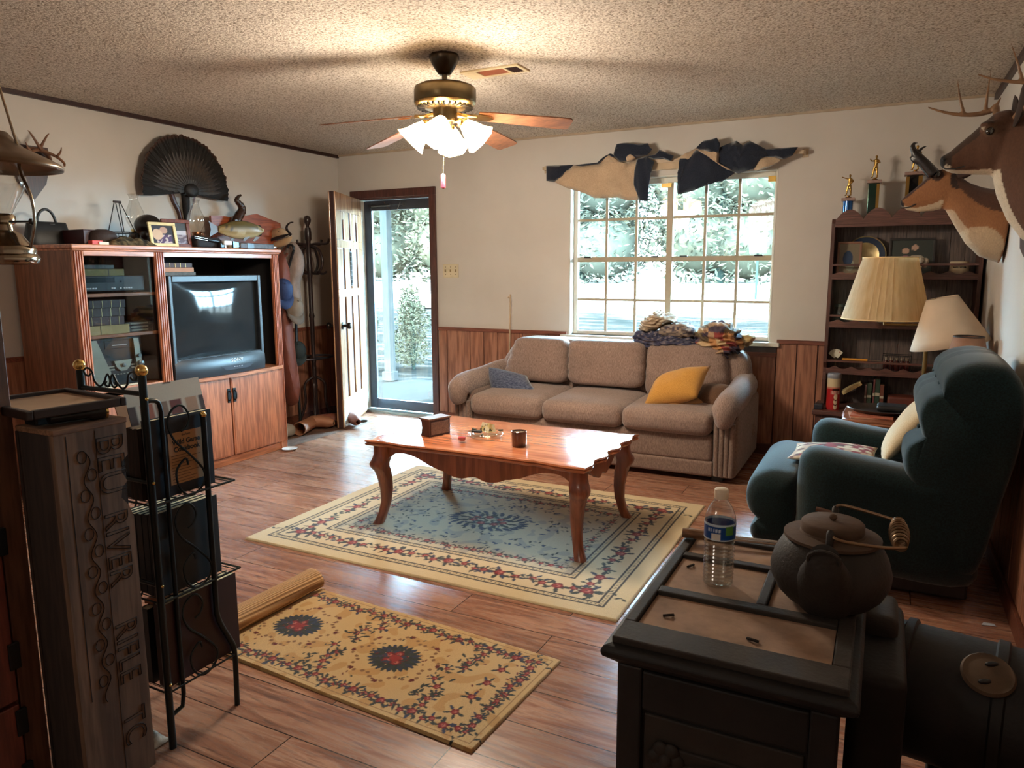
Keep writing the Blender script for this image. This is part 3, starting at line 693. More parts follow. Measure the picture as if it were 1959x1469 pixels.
# camouflage net cloth
q0, q1 = top(195, 455, .48), top(285, 462, .48); t = None
m = M()
def cl(u, v):
    y = lerp(q0.y, q1.y, u); x = lerp(.36, .57, v); h = sin(PI*u)**.5*sin(PI*v)**.5
    return (x, y, TZ+.002+h*(.05+.045*noise.noise(V((u*4, v*3, 2)))+.02*noise.noise(V((u*14, v*12, 5)))))
m.grid(cl, 30, 18); m.grid(lambda u, v: (lerp(.36, .57, 1-v), lerp(q0.y, q1.y, u), TZ+.001), 2, 2)
o = single('camouflage_cloth', 'crumpled camouflage cloth in front of the wire basket', 'cloth', m, vcol('camo_cloth', .9, 60, .5), weld=True)
def camo(p, n):
    f = noise.noise(p*28); g = noise.noise(p*60+V((3, 1, 0)))
    return hexc(40, 36, 28) if f < -.1 else hexc(112, 92, 62) if g > .12 else hexc(76, 64, 42) if f < .25 else hexc(140, 122, 92)
paint(o, camo)
# wire basket hanging frame
t = thing('wire_basket', 'wire basket with tall triangular wire handles on the cabinet top', 'basket', (.22, top(232, 440, .22).y, TZ)); yb, xb = top(230, 440, .22).y, .22
m = M()
for k in range(3): m.tube([(xb+.09*cos(a), yb+.10*sin(a), TZ+.004+.045*k) for a in [2*PI*i/28 for i in range(28)]], .0028, 6, closed=True)
for i in range(14):
    a = 2*PI*i/14; m.tube([(xb+.09*cos(a), yb+.10*sin(a), TZ+.004), (xb+.09*cos(a), yb+.10*sin(a), TZ+.094)], .0018, 5)
part('basket_wires', m, BLKM, t, True)
ap = V((xb, top(224, 386, xb).y, top(224, 386, xb).z)); m = M()
for dy, ty in ((-.097, -.02), (.0, -.012), (.012, .012), (.097, .02)): m.tube([(xb+.02, yb+dy, TZ+.094), (xb, ap.y+ty, ap.z)], .0028, 6)
part('handle', m, BLKM, t, True)
part('grip', M().tube([(xb, ap.y-.026, ap.z), (xb, ap.y+.026, ap.z)], .007, 10), plain('grip_wood', hexc(44, 24, 20), .5), t, True)
# clear oil lamps
def oil_lamp(px, ptop, pmid, pbot, x, label, metal):
    y = top(px, pmid, x).y; zt = top(px, ptop, x).z; t = thing('oil_lamp', label, 'oil lamp', (x, y, TZ)); zb = TZ+.105; H = zt-zb
    m = M(); m.lathe([(.055, 0), (.057, .006), (.03, .016), (.018, .03), (.022, .036), (.045, .05), (.052, .07), (.045, .088), (.022, .096)], (x, y, TZ), 24); part('font', m, metal[1], t, True)
    m = M(); m.lathe([(.024, .094), (.03, .10), (.03, .112), (.034, .114), (.034, .120), (.02, .122)], (x, y, TZ), 20).tube([(x, y+.03, TZ+.108), (x, y+.05, TZ+.108)], .003, 6).lathe([(.009, 0), (.009, .004)], (x, y+.05, TZ+.108), 10, axis=(0, 1, 0)); part('burner', m, metal[0], t, True)
    prof = [(.030, .0), (.034, .06), (.054, .22), (.062, .36), (.056, .50), (.036, .70), (.026, .84), (.028, .92), (.037, 1.0)]
    m = M(); m.lathe([(r, h*H) for r, h in prof], (x, y, zb+.012), 28, cap=False); part('chimney', m, glass('lamp_glass', (.95, .94, .91), .03, tint=.10), t, True)
COPPER = plain('copper', (.45, .2, .1), .3, 1)
oil_lamp(259, 375, 420, 455, .20, 'left oil lamp with clear chimney behind the black skull', (BRASS, plain('amber_font', hexc(70, 52, 34), .2)))
oil_lamp(375, 385, 425, 458, .26, 'right oil lamp with clear chimney beside the brown framed photo', (COPPER, plain('dark_font', hexc(26, 30, 34), .15)))
# black skull
q = top(290, 425, .38); SKM = plain('black_gloss_skull', hexc(18, 17, 18), .28, coat=.4)
c = V((.36, q.y, TZ+.115)); m = M(); fx = V((.97, .12, 0)).normalized(); fy = V((-fx.y, fx.x, 0)); Rk = Matrix((fx, fy, V((0, 0, 1)))).transposed()
S_ = 1.08
def sk(o, r): m.ball(c+Rk @ (V(o)*S_), tuple(k*S_ for k in r), 18, 14, rot=Rk)
sk((-.015, 0, .02), (.088, .07, .068)); sk((.045, 0, .0), (.045, .058, .05)); sk((.062, 0, -.035), (.034, .042, .036)); sk((.058, 0, -.075), (.034, .036, .028)); sk((.0, .045, -.035), (.03, .016, .03)); sk((.0, -.045, -.035), (.03, .016, .03)); sk((.072, .032, .022), (.022, .03, .01)); sk((.072, -.032, .022), (.022, .03, .01)); sk((.085, 0, -.005), (.014, .009, .028)); sk((.04, .04, -.062), (.04, .012, .03)); sk((.04, -.04, -.062), (.04, .012, .03)); sk((-.02, 0, -.06), (.05, .045, .05))
r = blend(m, .0055, 5); t = thing('skull', 'glossy black skull ornament between the oil lamps', 'skull', (c.x, c.y, TZ))
zmin = min(p[2] for p in r.v); r.v = [(p[0], p[1], p[2]-zmin+TZ) for p in r.v]; dz = TZ-zmin
# eye sockets pushed in
ey = [c+Rk @ (V((.088, s*.028, -.002))*S_)+V((0, 0, dz)) for s in (-1, 1)]+[c+Rk @ (V((.1, 0, -.03))*S_)+V((0, 0, dz))]; rad = [.029, .029, .017]
def dent(p):
    p = V(p)
    for e, rr in zip(ey, rad):
        d = (p-e).length
        if d < rr*1.2: p = p-Rk @ V((.055*(1-(d/(rr*1.2))**2), 0, 0))
    return tuple(p)
r.v = [dent(p) for p in r.v]; part('cranium', r, SKM, t, True)
m = M()
for k in range(7): m.box(c+Rk @ (V((.088-.003*abs(k-3), (k-3)*.0095, -.062))*S_)+V((0, 0, dz)), (.012, .0085, .026), rot=Rk)
part('teeth', m, plain('dark_teeth', hexc(40, 38, 36), .3), t, True, bev=.002)
# framed photos
def photo_frame(name, label, c, w, h, rz, tilt, fr, bwid, pic, matw=None):
    t = thing(name, label, 'picture frame', c, rz); R = Matrix.Rotation(tilt, 3, 'Y')
    def pb(m, y0, y1, z0, z1, x0, x1, mi=0): m.box(R @ V(((x0+x1)/2, (y0+y1)/2, (z0+z1)/2)), (x1-x0, y1-y0, z1-z0), mi, rot=R)
    m = M(); pb(m, -w/2, w/2, 0, bwid, 0, .014); pb(m, -w/2, w/2, h-bwid, h, 0, .014); pb(m, -w/2, -w/2+bwid, bwid, h-bwid, 0, .014); pb(m, w/2-bwid, w/2, bwid, h-bwid, 0, .014)
    part('frame', m, fr, t, bev=.003)
    m = M(); m.grid(lambda u, v: R @ V((.006, lerp(-w/2+bwid, w/2-bwid, u), lerp(bwid, h-bwid, v))), 40, 40)
    o = part('picture', m, vcol('print_paper', .35, 300, .1, 0), t); paint(o, lambda p, n: pic((p.y+w/2)/w, (R.transposed() @ p).z/h))
    m = M(); pb(m, -w/2+.004, w/2-.004, .004, h-.004, -.004, .002); m.add([R @ V((-.004, -.02, h*.6)), R @ V((-.004, .02, h*.6)), V((-.07, .012, .002)), V((-.07, -.012, .002))], [(0, 1, 2, 3)]); part('backing', m, plain('frame_back', hexc(60, 50, 44), .8), t)
    return t
def pic_people(u, v):
    if (u-.30)**2+(v-.5)**2*.7 < .035: return hexc(206, 176, 150)
    if (u-.55)**2+(v-.68)**2 < .02: return hexc(186, 150, 132)
    if v < .5 and .25 < u < .8: return hexc(84, 66, 98) if noise.noise(V((u*9, v*9, 0))) > -.1 else hexc(196, 180, 176)
    return hexc(52, 56, 66)
def pic_land(u, v): return hexc(70, 66, 64) if v > .6 else hexc(186, 180, 186) if v > .45 else hexc(104, 92, 104) if noise.noise(V((u*5, v*12, 0))) > 0 else hexc(150, 140, 150)
q = top(316, 471, .56); photo_frame('picture_frame', 'small cream framed family photo at the front of the cabinet top', (.555, q.y, TZ), .185, .155, -.12, -.2, plain('cream_frame', hexc(222, 204, 150), .5), .02, pic_people)
q = top(340, 470, .47); photo_frame('picture_frame', 'reddish wood framed photo behind the cream one', (.47, q.y, TZ), .2, .185, -.1, -.12, wood('mahogany_frame', hexc(94, 42, 28), hexc(128, 62, 38), 'z', 1.5, .3), .024, pic_land)
# trout
def fish(tail, nose, x, label):
    y0, y1 = tail.y, nose.y; zc = (tail.z+nose.z)/2; L = y1-y0
    t = thing('mounted_fish', label, 'fish', (x, (y0+y1)/2, TZ)); m = M(); rings = []
    for i in range(25):
        u = i/24; h = (.006+.062*sin(PI*min(1, (u*.92+.06)))**.8)*(1 if u < .9 else 1-(u-.9)*4.2); h = max(h, .004)
        rings.append([(x+.55*h*cos(a)+.01*sin(u*4), y0+.12*L+u*.88*L, zc+h*sin(a)*1.0+.01*u) for a in [2*PI*k/16 for k in range(16)]])
    o = part('body', m.loft(rings), vcol('trout_skin', .42, 240, .35, .1, spec=.35), t, True)
    off = wm(t).translation
    def fc(p, n):
        h = (p.z-zc)/.06
        c = hexc(96, 78, 40) if h > .35 else hexc(150, 118, 66) if h > -.35 else hexc(190, 160, 116)
        if noise.noise(p*130) > .32 and h > -.2: c = hexc(50, 40, 26)
        if (p.y-y0)/L > .84: c = hexc(166, 140, 92)
        return c
    paint(o, fc, off)
    m = M(); out = [(0, -.012), (-.10, -.055), (-.085, 0), (-.10, .055), (0, .012)]
    m.prism([(a*.9+.14*L, b) for a, b in out], (x-.003, y0, zc), (0, 1, 0), (0, 0, 1), (.006, 0, 0)); part('tail_fin', m, plain('fin_brown', hexc(86, 58, 34), .4, var=.4, scale=40), t, True)
    m = M()
    for (u, s, dx) in ((.5, -1, .03), (.72, -1, .03), (.42, 1, 0), (.30, -1, 0)):
        yy = y0+.12*L+u*.88*L; m.prism([(0, 0), (.05, 0), (-.01, s*.036), (-.03, s*.030)], (x+dx-.002, yy, zc+s*(.045 if s > 0 else .042)), (0, 1, 0), (0, 0, 1), (.004, 0, 0))
    part('fin', m, _mc['fin_brown'], t, True)
    m = M(); m.ball((x+.028, y1-.045, zc+.016), (.006, .009, .009), 12, 8); part('eye', m, plain('fish_eye', hexc(200, 190, 150), .1), t, True)
    m = M(); m.soft((x-.0, (y0+y1)/2+.03, TZ+.026), (.06, .30, .052), .02, rot=None); part('driftwood_base', m, plain('driftwood', hexc(170, 150, 124), .8, bump=.4), t, True)
fish(top(404, 440, .36), top(506, 442, .36), .36, 'mounted brown trout on a pale base atop the cabinet')
# antelope horn plaque leaning on the wall
pm = wood('red_plaque', hexc(128, 58, 34), hexc(170, 88, 52), 'y', .9, .35); x = .12
t = thing('horn_plaque', 'red wooden plaque with a dark curved horn behind the trout', 'plaque', (x, top(475, 440, x).y, TZ))
out = [top(*p, x=x) for p in ((405, 412), (430, 413), (452, 418), (475, 412), (493, 409), (515, 418), (538, 427), (541, 470), (530, 478), (410, 478))]
zz = min(p.z for p in out); out = [(p.y, max(p.z, TZ+.001)) for p in out]
part('board', M().prism(out, (x-.03, 0, 0), (0, 1, 0), (0, 0, 1), (.022, 0, 0)), pm, t, True, bev=.006)
m = M(); cy, cz = top(470, 440, x).y, top(470, 440, x).z; m.soft((x+.012, cy, cz), (.04, .30, .09), .02); part('hide_cover', m, plain('dark_hide', hexc(46, 30, 30), .9, bump=.5), t, True)
hp = [top(*p, x=x+.06) for p in ((448, 432), (456, 415), (463, 402), (460, 392), (453, 384), (455, 377), (461, 373))]
m = M(); m.tube(catmull(hp, 5), [.040-.033*(i/30)**1.2+.002*sin(i*2.2) for i in range(31)], 10); part('horn', m, plain('horn_dark', hexc(56, 36, 26), .25, var=.4, scale=30, bump=.3), t, True)
# clutter along the front edge
y0 = top(372, 470, .50).y; y1 = top(420, 470, .50).y
m = M(); m.soft((.47, (y0+y1)/2, TZ+.035), (.12, y1-y0, .07), .02, puff=.006); single('camera_case', 'low black case behind the front edge, right of the framed photos', 'case', m, plain('cordura', hexc(34, 32, 34), .8, var=.4, scale=40, bump=.4))
t = thing('air_rifle_pump', 'slim black and steel hand pump lying at a slant on the cabinet top', 'tool', (.53, top(400, 460, .53).y, TZ))
a, b = V((.545, top(372, 450, .545).y, TZ+.076)), V((.545, top(422, 464, .545).y, TZ+.045))
m = M(); m.tube([a, a.lerp(b, .55)], .003, 8).tube([a+V((0, 0, -.012)), a.lerp(b, .55)+V((0, 0, -.012))], .003, 8); part('rod', m, CHROME, t, True)
m = M(); m.tube([a.lerp(b, .5)+V((0, 0, -.005)), b], [.010, .013], 10); part('barrel', m, BLK, t, True)
m = M(); m.soft((.55, b.y+.0, TZ+.02), (.04, .05, .04), .008); part('foot_block', m, BLK, t, True)
y = top(434, 466, .57).y; m = M(); m.soft((.57, y, TZ+.038), (.03, .07, .03), .006).box((.57, y-.015, TZ+.013), (.012, .01, .026)); single('clamp', 'white plastic clamp lying on the front edge of the cabinet top', 'clamp', m, plain('white_plastic', hexc(226, 226, 224), .4), bev=.002)
t = thing('hunting_knife', 'hunting knife in a dark patterned sheath at the right front edge', 'knife', (.575, top(490, 474, .575).y, TZ)); y0, y1 = top(446, 474, .575).y, top(528, 478, .575).y
m = M(); m.prism([(y0, .004), (y0, .050), (y0+.05, .042), (y0+.05, .012)], (.56, 0, TZ), (0, 1, 0), (0, 0, 1), (.02, 0, 0)); part('guard', m, plain('guard_teal', hexc(70, 96, 100), .3, .4), t, True, bev=.002)
m = M(); m.soft((.57, lerp(y0, y1, .55), TZ+.022), (.022, (y1-y0)*.8, .042), .008); part('sheath', m, plain('sheath_camo', hexc(74, 62, 60), .5, var=.7, scale=50), t, True)
m = M(); m.box((.5825, lerp(y0, y1, .38), TZ+.022), (.002, .06, .036)); part('sheath_panel', m, BLK, t, True)
m = M(); m.ball((.57, y1-.01, TZ+.018), (.01, .025, .012), 12, 8); part('pommel', m, CHROME, t, True)

# ================================================================== TURKEY FAN ON THE LEFT WALL
fx, fyc, fzc = .075, -1.775, 1.945
t = thing('turkey_fan', 'dark spread turkey tail fan mounted on the left wall', 'turkey fan', (.0, fyc, fzc-.2))
m = M(); rnd = random.Random(3); NF = 40
for i in range(NF):
    a = math.radians(lerp(-2, 184, i/(NF-1))); L = (.395 + .012*rnd.random())*(1-.06*abs(cos(a))**4)
    d = V((0, cos(a), sin(a))); s = V((0, -sin(a), cos(a))); xx = fx+.010*sin(i*PI)+.004*(i % 3); o0 = V((xx, fyc, fzc))
    pr = [(.02, .005), (.12, .014), (.22, .021), (.31, .026), (.37, .025), (L-.005, .017), (L, .0)]
    left = [o0+d*r+s*w*(1+.1*rnd.random())+V((.004*sin(r*9), 0, 0)) for r, w in pr]; right = [o0+d*r-s*w+V((.004*sin(r*9), 0, 0)) for r, w in pr[:-1]]
    mid = [o0+d*r+V((.004+.002, 0, 0)) for r, w in pr]
    n = len(pr); vs = left+mid+right; fs = [(j, j+1, n+j+1, n+j) for j in range(n-1)]+[(n+j, n+j+1, 2*n+j+1, 2*n+j) for j in range(n-2)]+[(2*n-2, 2*n-1, 3*n-2)]
    m.add(vs, fs, 0, False)
o = part('tail_feathers', m, vcol('feathers', .7, 90, .5, .4, axis=(1, 1, 1)), t, True); off = V((0, fyc, fzc-.2))
def fcol(p, n):
    r = math.hypot(p.y-fyc, p.z-fzc)
    if r > .375: return hexc(74, 46, 30)
    if r > .33: return hexc(22, 19, 18)
    return hexc(44, 36, 30) if noise.noise(V((r*60, 0, 0))) > 0 else hexc(32, 27, 24)
paint(o, fcol, off)
for k, (rr, w) in enumerate(((.30, .02), (.24, .024), (.18, .024), (.12, .024))):
    m = M()
    for i in range(26-3*k):
        a = math.radians(lerp(4, 176, i/(25-3*k))); d = V((0, cos(a), sin(a))); s = V((0, -sin(a), cos(a))); o0 = V((fx+.016+.007*k, fyc, fzc)); L = rr+.01*rnd.random()
        m.add([o0+d*.03, o0+d*L*.7+s*w, o0+d*L, o0+d*L*.7-s*w, o0+d*L*.7+V((.005, 0, 0))], [(0, 1, 4), (1, 2, 4), (2, 3, 4), (3, 0, 4)], 0, False)
    part('covert_feathers', m, plain('covert_%d' % k, [hexc(44, 36, 32), hexc(56, 44, 34), hexc(46, 38, 30), hexc(38, 33, 30)][k], .5, var=.5, scale=60), t, True)
m = M(); m.ball((fx+.045, fyc, fzc+.01), (.03, .06, .05), 16, 10); part('rump_feathers', m, plain('rump', hexc(22, 20, 20), .6, bump=.5), t, True)
out = [(-.11, .06), (.11, .06), (.105, .0), (.09, -.05), (.05, -.12), (.03, -.20), (0, -.24), (-.03, -.20), (-.05, -.12), (-.09, -.05), (-.105, 0)]
m = M(); m.prism(out, (.004, fyc, fzc-.02), (0, 1, 0), (0, 0, 1), (.03, 0, 0)); part('mount_plaque', m, [wood('plaque_edge', hexc(70, 32, 26), hexc(96, 48, 36), 'z', 1, .4)], t, True, bev=.01)
m = M(); m.prism([(a*.78, b*.82) for a, b in out], (.034, fyc, fzc-.03), (0, 1, 0), (0, 0, 1), (.004, 0, 0)); part('plaque_face', m, plain('plaque_metallic', hexc(128, 118, 108), .45), t, True)
m = M(); m.tube([(.052, fyc-.0, fzc-.02), (.056, fyc-.005, fzc-.12), (.05, fyc-.012, fzc-.21)], [.03, .024, .008], 10); part('beard', m, plain('beard_black', hexc(20, 17, 16), .8, bump=.6, bscale=120), t, True)

# ================================================================== SMALL ANTLER MOUNT, LEFT WALL
yA = -2.78; t = thing('antler_mount', 'small deer antlers on a dark plaque behind the hanging lamp', 'antlers', (0, yA, 2.0))
ANT = plain('antler', hexc(112, 74, 50), .45, var=.35, scale=18, bump=.2)
zA = top(60, 300, .05).z
m = M(); m.prism([(-.11, .10), (.11, .10), (.12, .02), (.08, -.12), (0, -.22), (-.08, -.12), (-.12, .02)], (.002, yA-.07, zA-.03), (0, 1, 0), (0, 0, 1), (.022, 0, 0)); part('plaque', m, wood('plaque_dark', hexc(50, 28, 24), hexc(72, 40, 30), 'z', 1, .4), t, True, bev=.006)
m = M(); m.soft((.045, yA-.07, zA+.0), (.06, .11, .07), .025); part('skull_cap', m, plain('skull_cap_leather', hexc(48, 34, 30), .6), t, True)
X = .12; pts = lambda L: [top(*p, x=X) for p in L]
bm_ = pts(((44, 302), (50, 290), (62, 285), (75, 286), (90, 293), (103, 302), (111, 313), (108, 319)))
bm_ = [V((lerp(.05, .2, i/7), p.y, p.z)) for i, p in enumerate(bm_)]
t1 = pts(((74, 286), (80, 274), (88, 260), (92, 256))); t1 = [V((.13, p.y, p.z)) for p in t1]
t2 = pts(((100, 300), (106, 292), (108, 283))); t2 = [V((.17, p.y, p.z)) for p in t2]
for mir in (0, 1):
    f = (lambda p: V((p.x, 2*(yA-.07)-p.y, p.z))) if mir else (lambda p: p)
    m = M(); m.tube(catmull([f(p) for p in bm_], 4), [.016-.010*(i/28) for i in range(29)], 8); m.tube(catmull([f(p) for p in t1], 4), [.011-.009*(i/12) for i in range(13)], 8); m.tube(catmull([f(p) for p in t2], 4), [.009-.007*(i/8) for i in range(9)], 8)
    part('antler', m, ANT, t, True)

# ================================================================== COAT RACK WITH HATS AND COATS
px_, py_ = .16, -.62
t = thing('coat_rack', 'dark turned wooden coat rack with curved hooks in the corner', 'coat rack', (px_, py_, 0))
RK = wood('rack_wood', hexc(36, 26, 26), hexc(54, 38, 36), 'z', 1, .35)
m = M(); m.lathe([(.02, .02), (.022, .3), (.02, .32), (.026, .34), (.02, .36), (.019, .55), (.026, .58), (.019, .61), (.021, .95), (.027, .97), (.02, 1.0), (.019, 1.3), (.026, 1.34), (.026, 1.40), (.022, 1.44), (.02, 1.62), (.03, 1.64), (.03, 1.70), (.024, 1.74)], (px_, py_, 0), 16); part('pole', m, RK, t, True)
m = M(); m.lathe([(.012, 1.74), (.014, 1.76), (.03, 1.79), (.032, 1.81), (.024, 1.835), (.002, 1.845)], (px_, py_, 0), 16); part('finial', m, RK, t, True)
for k in range(4):
    a = math.radians((262, 352, 82, 172)[k]); dd = V((cos(a), sin(a), 0)); dd = dd*(.55 if k in (2, 3) else 1)
    c0 = V((px_, py_, 0)); m = M()
    m.tube(catmull([c0+dd*.02+V((0, 0, 1.36)), c0+dd*.11+V((0, 0, 1.345)), c0+dd*.175+V((0, 0, 1.44)), c0+dd*.13+V((0, 0, 1.55)), c0+dd*.03+V((0, 0, 1.585)), c0+dd*.10+V((0, 0, 1.60)), c0+dd*.24+V((0, 0, 1.60)), c0+dd*.27+V((0, 0, 1.64))], 4), .011, 8)
    m.tube(catmull([c0+dd*.10+V((0, 0, 1.36)), c0+dd*.17+V((0, 0, 1.34)), c0+dd*.22+V((0, 0, 1.36))], 4), .010, 8); part('hook', m, RK, t, True)
m = M(); m.tube([(px_+.13*cos(a), py_+.2*sin(a), .60) for a in [2*PI*i/32 for i in range(32)]], .010, 8, closed=True)
[m.tube([(px_+.018*cos(a), py_+.018*sin(a), .60), (px_+.13*cos(a), py_+.2*sin(a), .60)], .007, 6) for a in (0.3, PI-.3)]; part('umbrella_ring', m, plain('ring_metal', hexc(70, 68, 74), .35, .6), t, True)
for k in range(4):
    a = math.radians(45+90*k); dd = V((cos(a)*.75, sin(a), 0)); c0 = V((px_, py_, 0)); m = M()
    m.tube(catmull([c0+dd*.02+V((0, 0, .42)), c0+dd*.10+V((0, 0, .36)), c0+dd*.10+V((0, 0, .2)), c0+dd*.15+V((0, 0, .06)), c0+dd*.19+V((0, 0, .012))], 4), .012, 8); part('leg', m, RK, t, True)
HY = -1.02
def hpt(px, py, y=HY): return at(px, py, y=y)
def draped(name, label, cat, out, y, th, mat, extra=None):
    """a hanging soft thing: closed outline (pixels read on the plane y) with body"""
    P = [hpt(*p, y=y) for p in out]; c = sum(P, V())/len(P); n = len(P); m = M(); rings = []
    for k, (s, d) in enumerate(((.55, -.5), (.88, -.36), (1, 0), (.88, .36), (.55, .5))):
        rings.append([c+(p-c)*s+V((0, d*th, 0)) for p in catmull(P, 3, True)])
    m.loft(rings)
    o = single(name, label, cat, m, mat); return o
RUST = plain('rust_leather', hexc(118, 62, 46), .6, var=.3, bump=.3)
draped('rifle_case', 'long rust brown leather gun case hanging beside the entertainment center', 'case', ((536, 480), (548, 500), (549, 560), (556, 640), (562, 690), (566, 735), (571, 768), (548, 772), (541, 700), (536, 600), (532, 520)), -1.02, .10, RUST)
cs = [o for o in SC.objects if o.name.startswith('rifle_case')][0]
m = M(); m.tube(catmull([hpt(540, 484), V((.16, -.90, 1.56)), V((.15, -.835, 1.60)), V((.19, -.90, 1.53)), hpt(546, 490)], 5), .006, 6, flat=2); part('carry_strap', m, RUST, cs, True)
NAVY = plain('navy_cloth', hexc(34, 48, 84), .8, bump=.3)
def cap(label, c, dirv, mat, mat2, s=1.0, tilt=0):
    t = thing('cap', label, 'cap', c); R = V(dirv).to_track_quat('X', 'Z').to_matrix() @ Matrix.Rotation(tilt, 3, 'Y'); m = M()
    rings = []
    for i in range(9):
        a = PI/2*i/8.2; rings.append([R @ V((.095*s*cos(a)*cos(b), .08*s*cos(a)*sin(b), .11*s*sin(a))) for b in [2*PI*j/22 for j in range(22)]])
    part('crown', m.loft(rings), mat, t)
    m = M(); vs = []
    for k in (0, 1):
        for i in range(13):
            b = lerp(-1.25, 1.25, i/12); vs.append(R @ V((.09*s*cos(b)+k*.075*s*cos(b)**.6, .078*s*sin(b)*(1+.05*k), .004-.018*k*s)))
    m.add(vs, [(i, i+1, 14+i, 13+i) for i in range(12)]); part('brim', m, mat2, t, solid=.004)
    m = M(); m.ball(R @ V((0, 0, .112*s)), .008*s, 8, 6); part('button', m, mat2, t)
    return t
TANC = plain('tan_canvas', hexc(176, 142, 108), .85, bump=.3)
def puffy(out, y, th):
    P = [hpt(*p, y=y) for p in out]; c = sum(P, V())/len(P); return M().loft([[c+(p-c)*s_+V((0, d*th, 0)) for p in catmull(P, 4, True)] for s_, d in ((.5, -.5), (.85, -.36), (1, 0), (.85, .36), (.5, .5))])
cp = hpt(532, 474, -.95); t = thing('cap', 'tan canvas cap with black curved stripe on top of the coats', 'cap', cp)
part('crown', puffy(((508, 467), (511, 453), (520, 443), (532, 436), (543, 438), (552, 449), (545, 455), (530, 459), (517, 466)), -.95, .10), TANC, t, True)
part('brim', puffy(((513, 470), (526, 463), (542, 457), (558, 452), (556, 462), (545, 470), (530, 474), (518, 474)), -.965, .05), plain('tan_brim', hexc(186, 152, 114), .85), t, True)
part('stripe', M().tube(catmull([hpt(*q, y=-1.008) for q in ((511, 466), (519, 459), (531, 455), (544, 451), (553, 448))], 4), [.004+.010*sin(PI*i/16) for i in range(17)], 8, flat=.5), BLK, t, True)
for q in ((533, 443), (521, 450)): part('eyelet', M().ball(hpt(*q, y=-.998), .004, 8, 6), BLK, t, True)
m = M(); m.tube(catmull([hpt(*q, y=-.93) for q in ((556, 449), (549, 440), (549, 432), (555, 426), (561, 425))], 4), [.014-.010*(i/16) for i in range(17)], 8); single('horn_tip', 'small black horn sticking up behind the tan cap', 'horn', m, plain('horn_black', hexc(30, 24, 24), .3))
p = hpt(541, 556, -1.14); cap('navy blue cap hanging at the edge of the entertainment center', p, (.5, -.3, -.9), NAVY, NAVY, 1.0)
draped('jacket', 'grey and white camouflage jacket hanging on the coat rack', 'jacket', ((545, 478), (560, 462), (575, 478), (579, 510), (570, 545), (572, 590), (556, 600), (547, 560), (541, 520)), -.90, .10, plain('jacket_grey', hexc(150, 132, 122), .9, var=.3, scale=14, bump=.4))
draped('vest', 'dark green vest hanging below the blue cap', 'vest', ((546, 560), (556, 566), (557, 580), (553, 592), (545, 586)), -1.0, .06, plain('green_cloth', hexc(52, 62, 58), .9))
p = hpt(562, 590, -.98); cap('tan and grey cap hanging below the grey jacket', p, (.6, -.2, -.8), plain('grey_tan', hexc(132, 116, 100), .9), plain('grey_tan2', hexc(110, 98, 88), .9), .95)
p = hpt(570, 672, -.86); cap('dark green cap hanging above the umbrella ring', p, (.5, -.5, -.7), plain('dark_green_cloth', hexc(36, 42, 40), .9), _mc['dark_green_cloth'], .9)
m = M(); m.tube([hpt(545, 535, -.98), hpt(562, 478, -.98)], .010, 8); m.tube(catmull([hpt(*q, y=-.98) for q in ((562, 478), (560, 470), (553, 469), (550, 474))], 4), .010, 8); single('walking_stick', 'dark hooked walking stick hanging among the hats', 'walking stick', m, BLKM)
for i, (a, b, lab) in enumerate((((545, 523), (563, 510), 'upper short brown stick poking out of the coats'), ((550, 530), (568, 519), 'lower short brown stick poking out of the coats'))):
    m = M(); m.tube([hpt(*a, y=-.92), hpt(*b, y=-.92)], .008, 8); single('arrow_shaft', lab, 'stick', m, plain('shaft_brown', hexc(90, 56, 44), .5), group='sticks among the coats')
m = M(); m.tube([(.28, -.95, .02), (.24, -.92, .5), (.2, -.86, .95)], .012, 8); m.box((.195, -.853, .96), (.02, .05, .02)); single('tripod_stand', 'thin dark stand leaning behind the gun case', 'stand', m, BLKM)
# things on the floor by the coat rack
m = M(); m.grid(lambda u, v: (lerp(.03, .60, u), lerp(-1.40, -.34, v), .006+.003*noise.noise(V((u*5, v*7, 0)))+(.0 if .02 < u < .98 and .02 < v < .98 else -.005)), 16, 26)
single('door_mat', 'worn brown mat on the floor under the coat rack', 'mat', m, plain('mat_brown', hexc(96, 66, 48), .95, var=.4, scale=30, bump=.6), loc=(.3, -.9, 0))
def boot(label, c, rz, col, lying=True):
    t = thing('boot', label, 'boot', c, rz); mt = plain('boot_%s' % label[:12].replace(' ', '_'), col, .6, bump=.3); m = M(); rings = []
    P = [(0, 0, .055), (.12, 0, .055), (.22, 0, .055), (.27, .0, .06), (.30, -.06, .06), (.31, -.13, .05), (.31, -.18, .045)]; rr = [.055, .054, .05, .052, .05, .045, .02]
    m.tube(catmull(P, 4), [rr[min(6, i//4)]+(rr[min(6, i//4+1)]-rr[min(6, i//4)])*(i % 4)/4 for i in range(25)], 16, cap=False); m.v = [(p[0], p[1], max(.001, p[2])) for p in m.v]
    part('leather_upper', m, mt, t, solid=.004)
    m = M(); m.tube(catmull([(.345, -.02, .05), (.36, -.09, .05), (.36, -.17, .045)], 4), [.014]*9, 8, flat=3.2); part('sole', m, BLK, t)
    return t
boot('tan leather boot lying on its side with the opening facing the room', (.42, -1.12, .010), 1.9, hexc(150, 100, 70))
boot('brown leather boot lying behind, nearer the open door', (.33, -.80, .010), 1.0, hexc(120, 66, 46))
m = M(); m.soft((.24, -1.22, .055), (.3, .22, .10), .04, puff=.01); single('canvas_bag', 'pale canvas bag slumped on the floor beside the cabinet', 'bag', m, plain('pale_canvas', hexc(150, 138, 124), .9, bump=.3), loc=(.24, -1.22, .01))
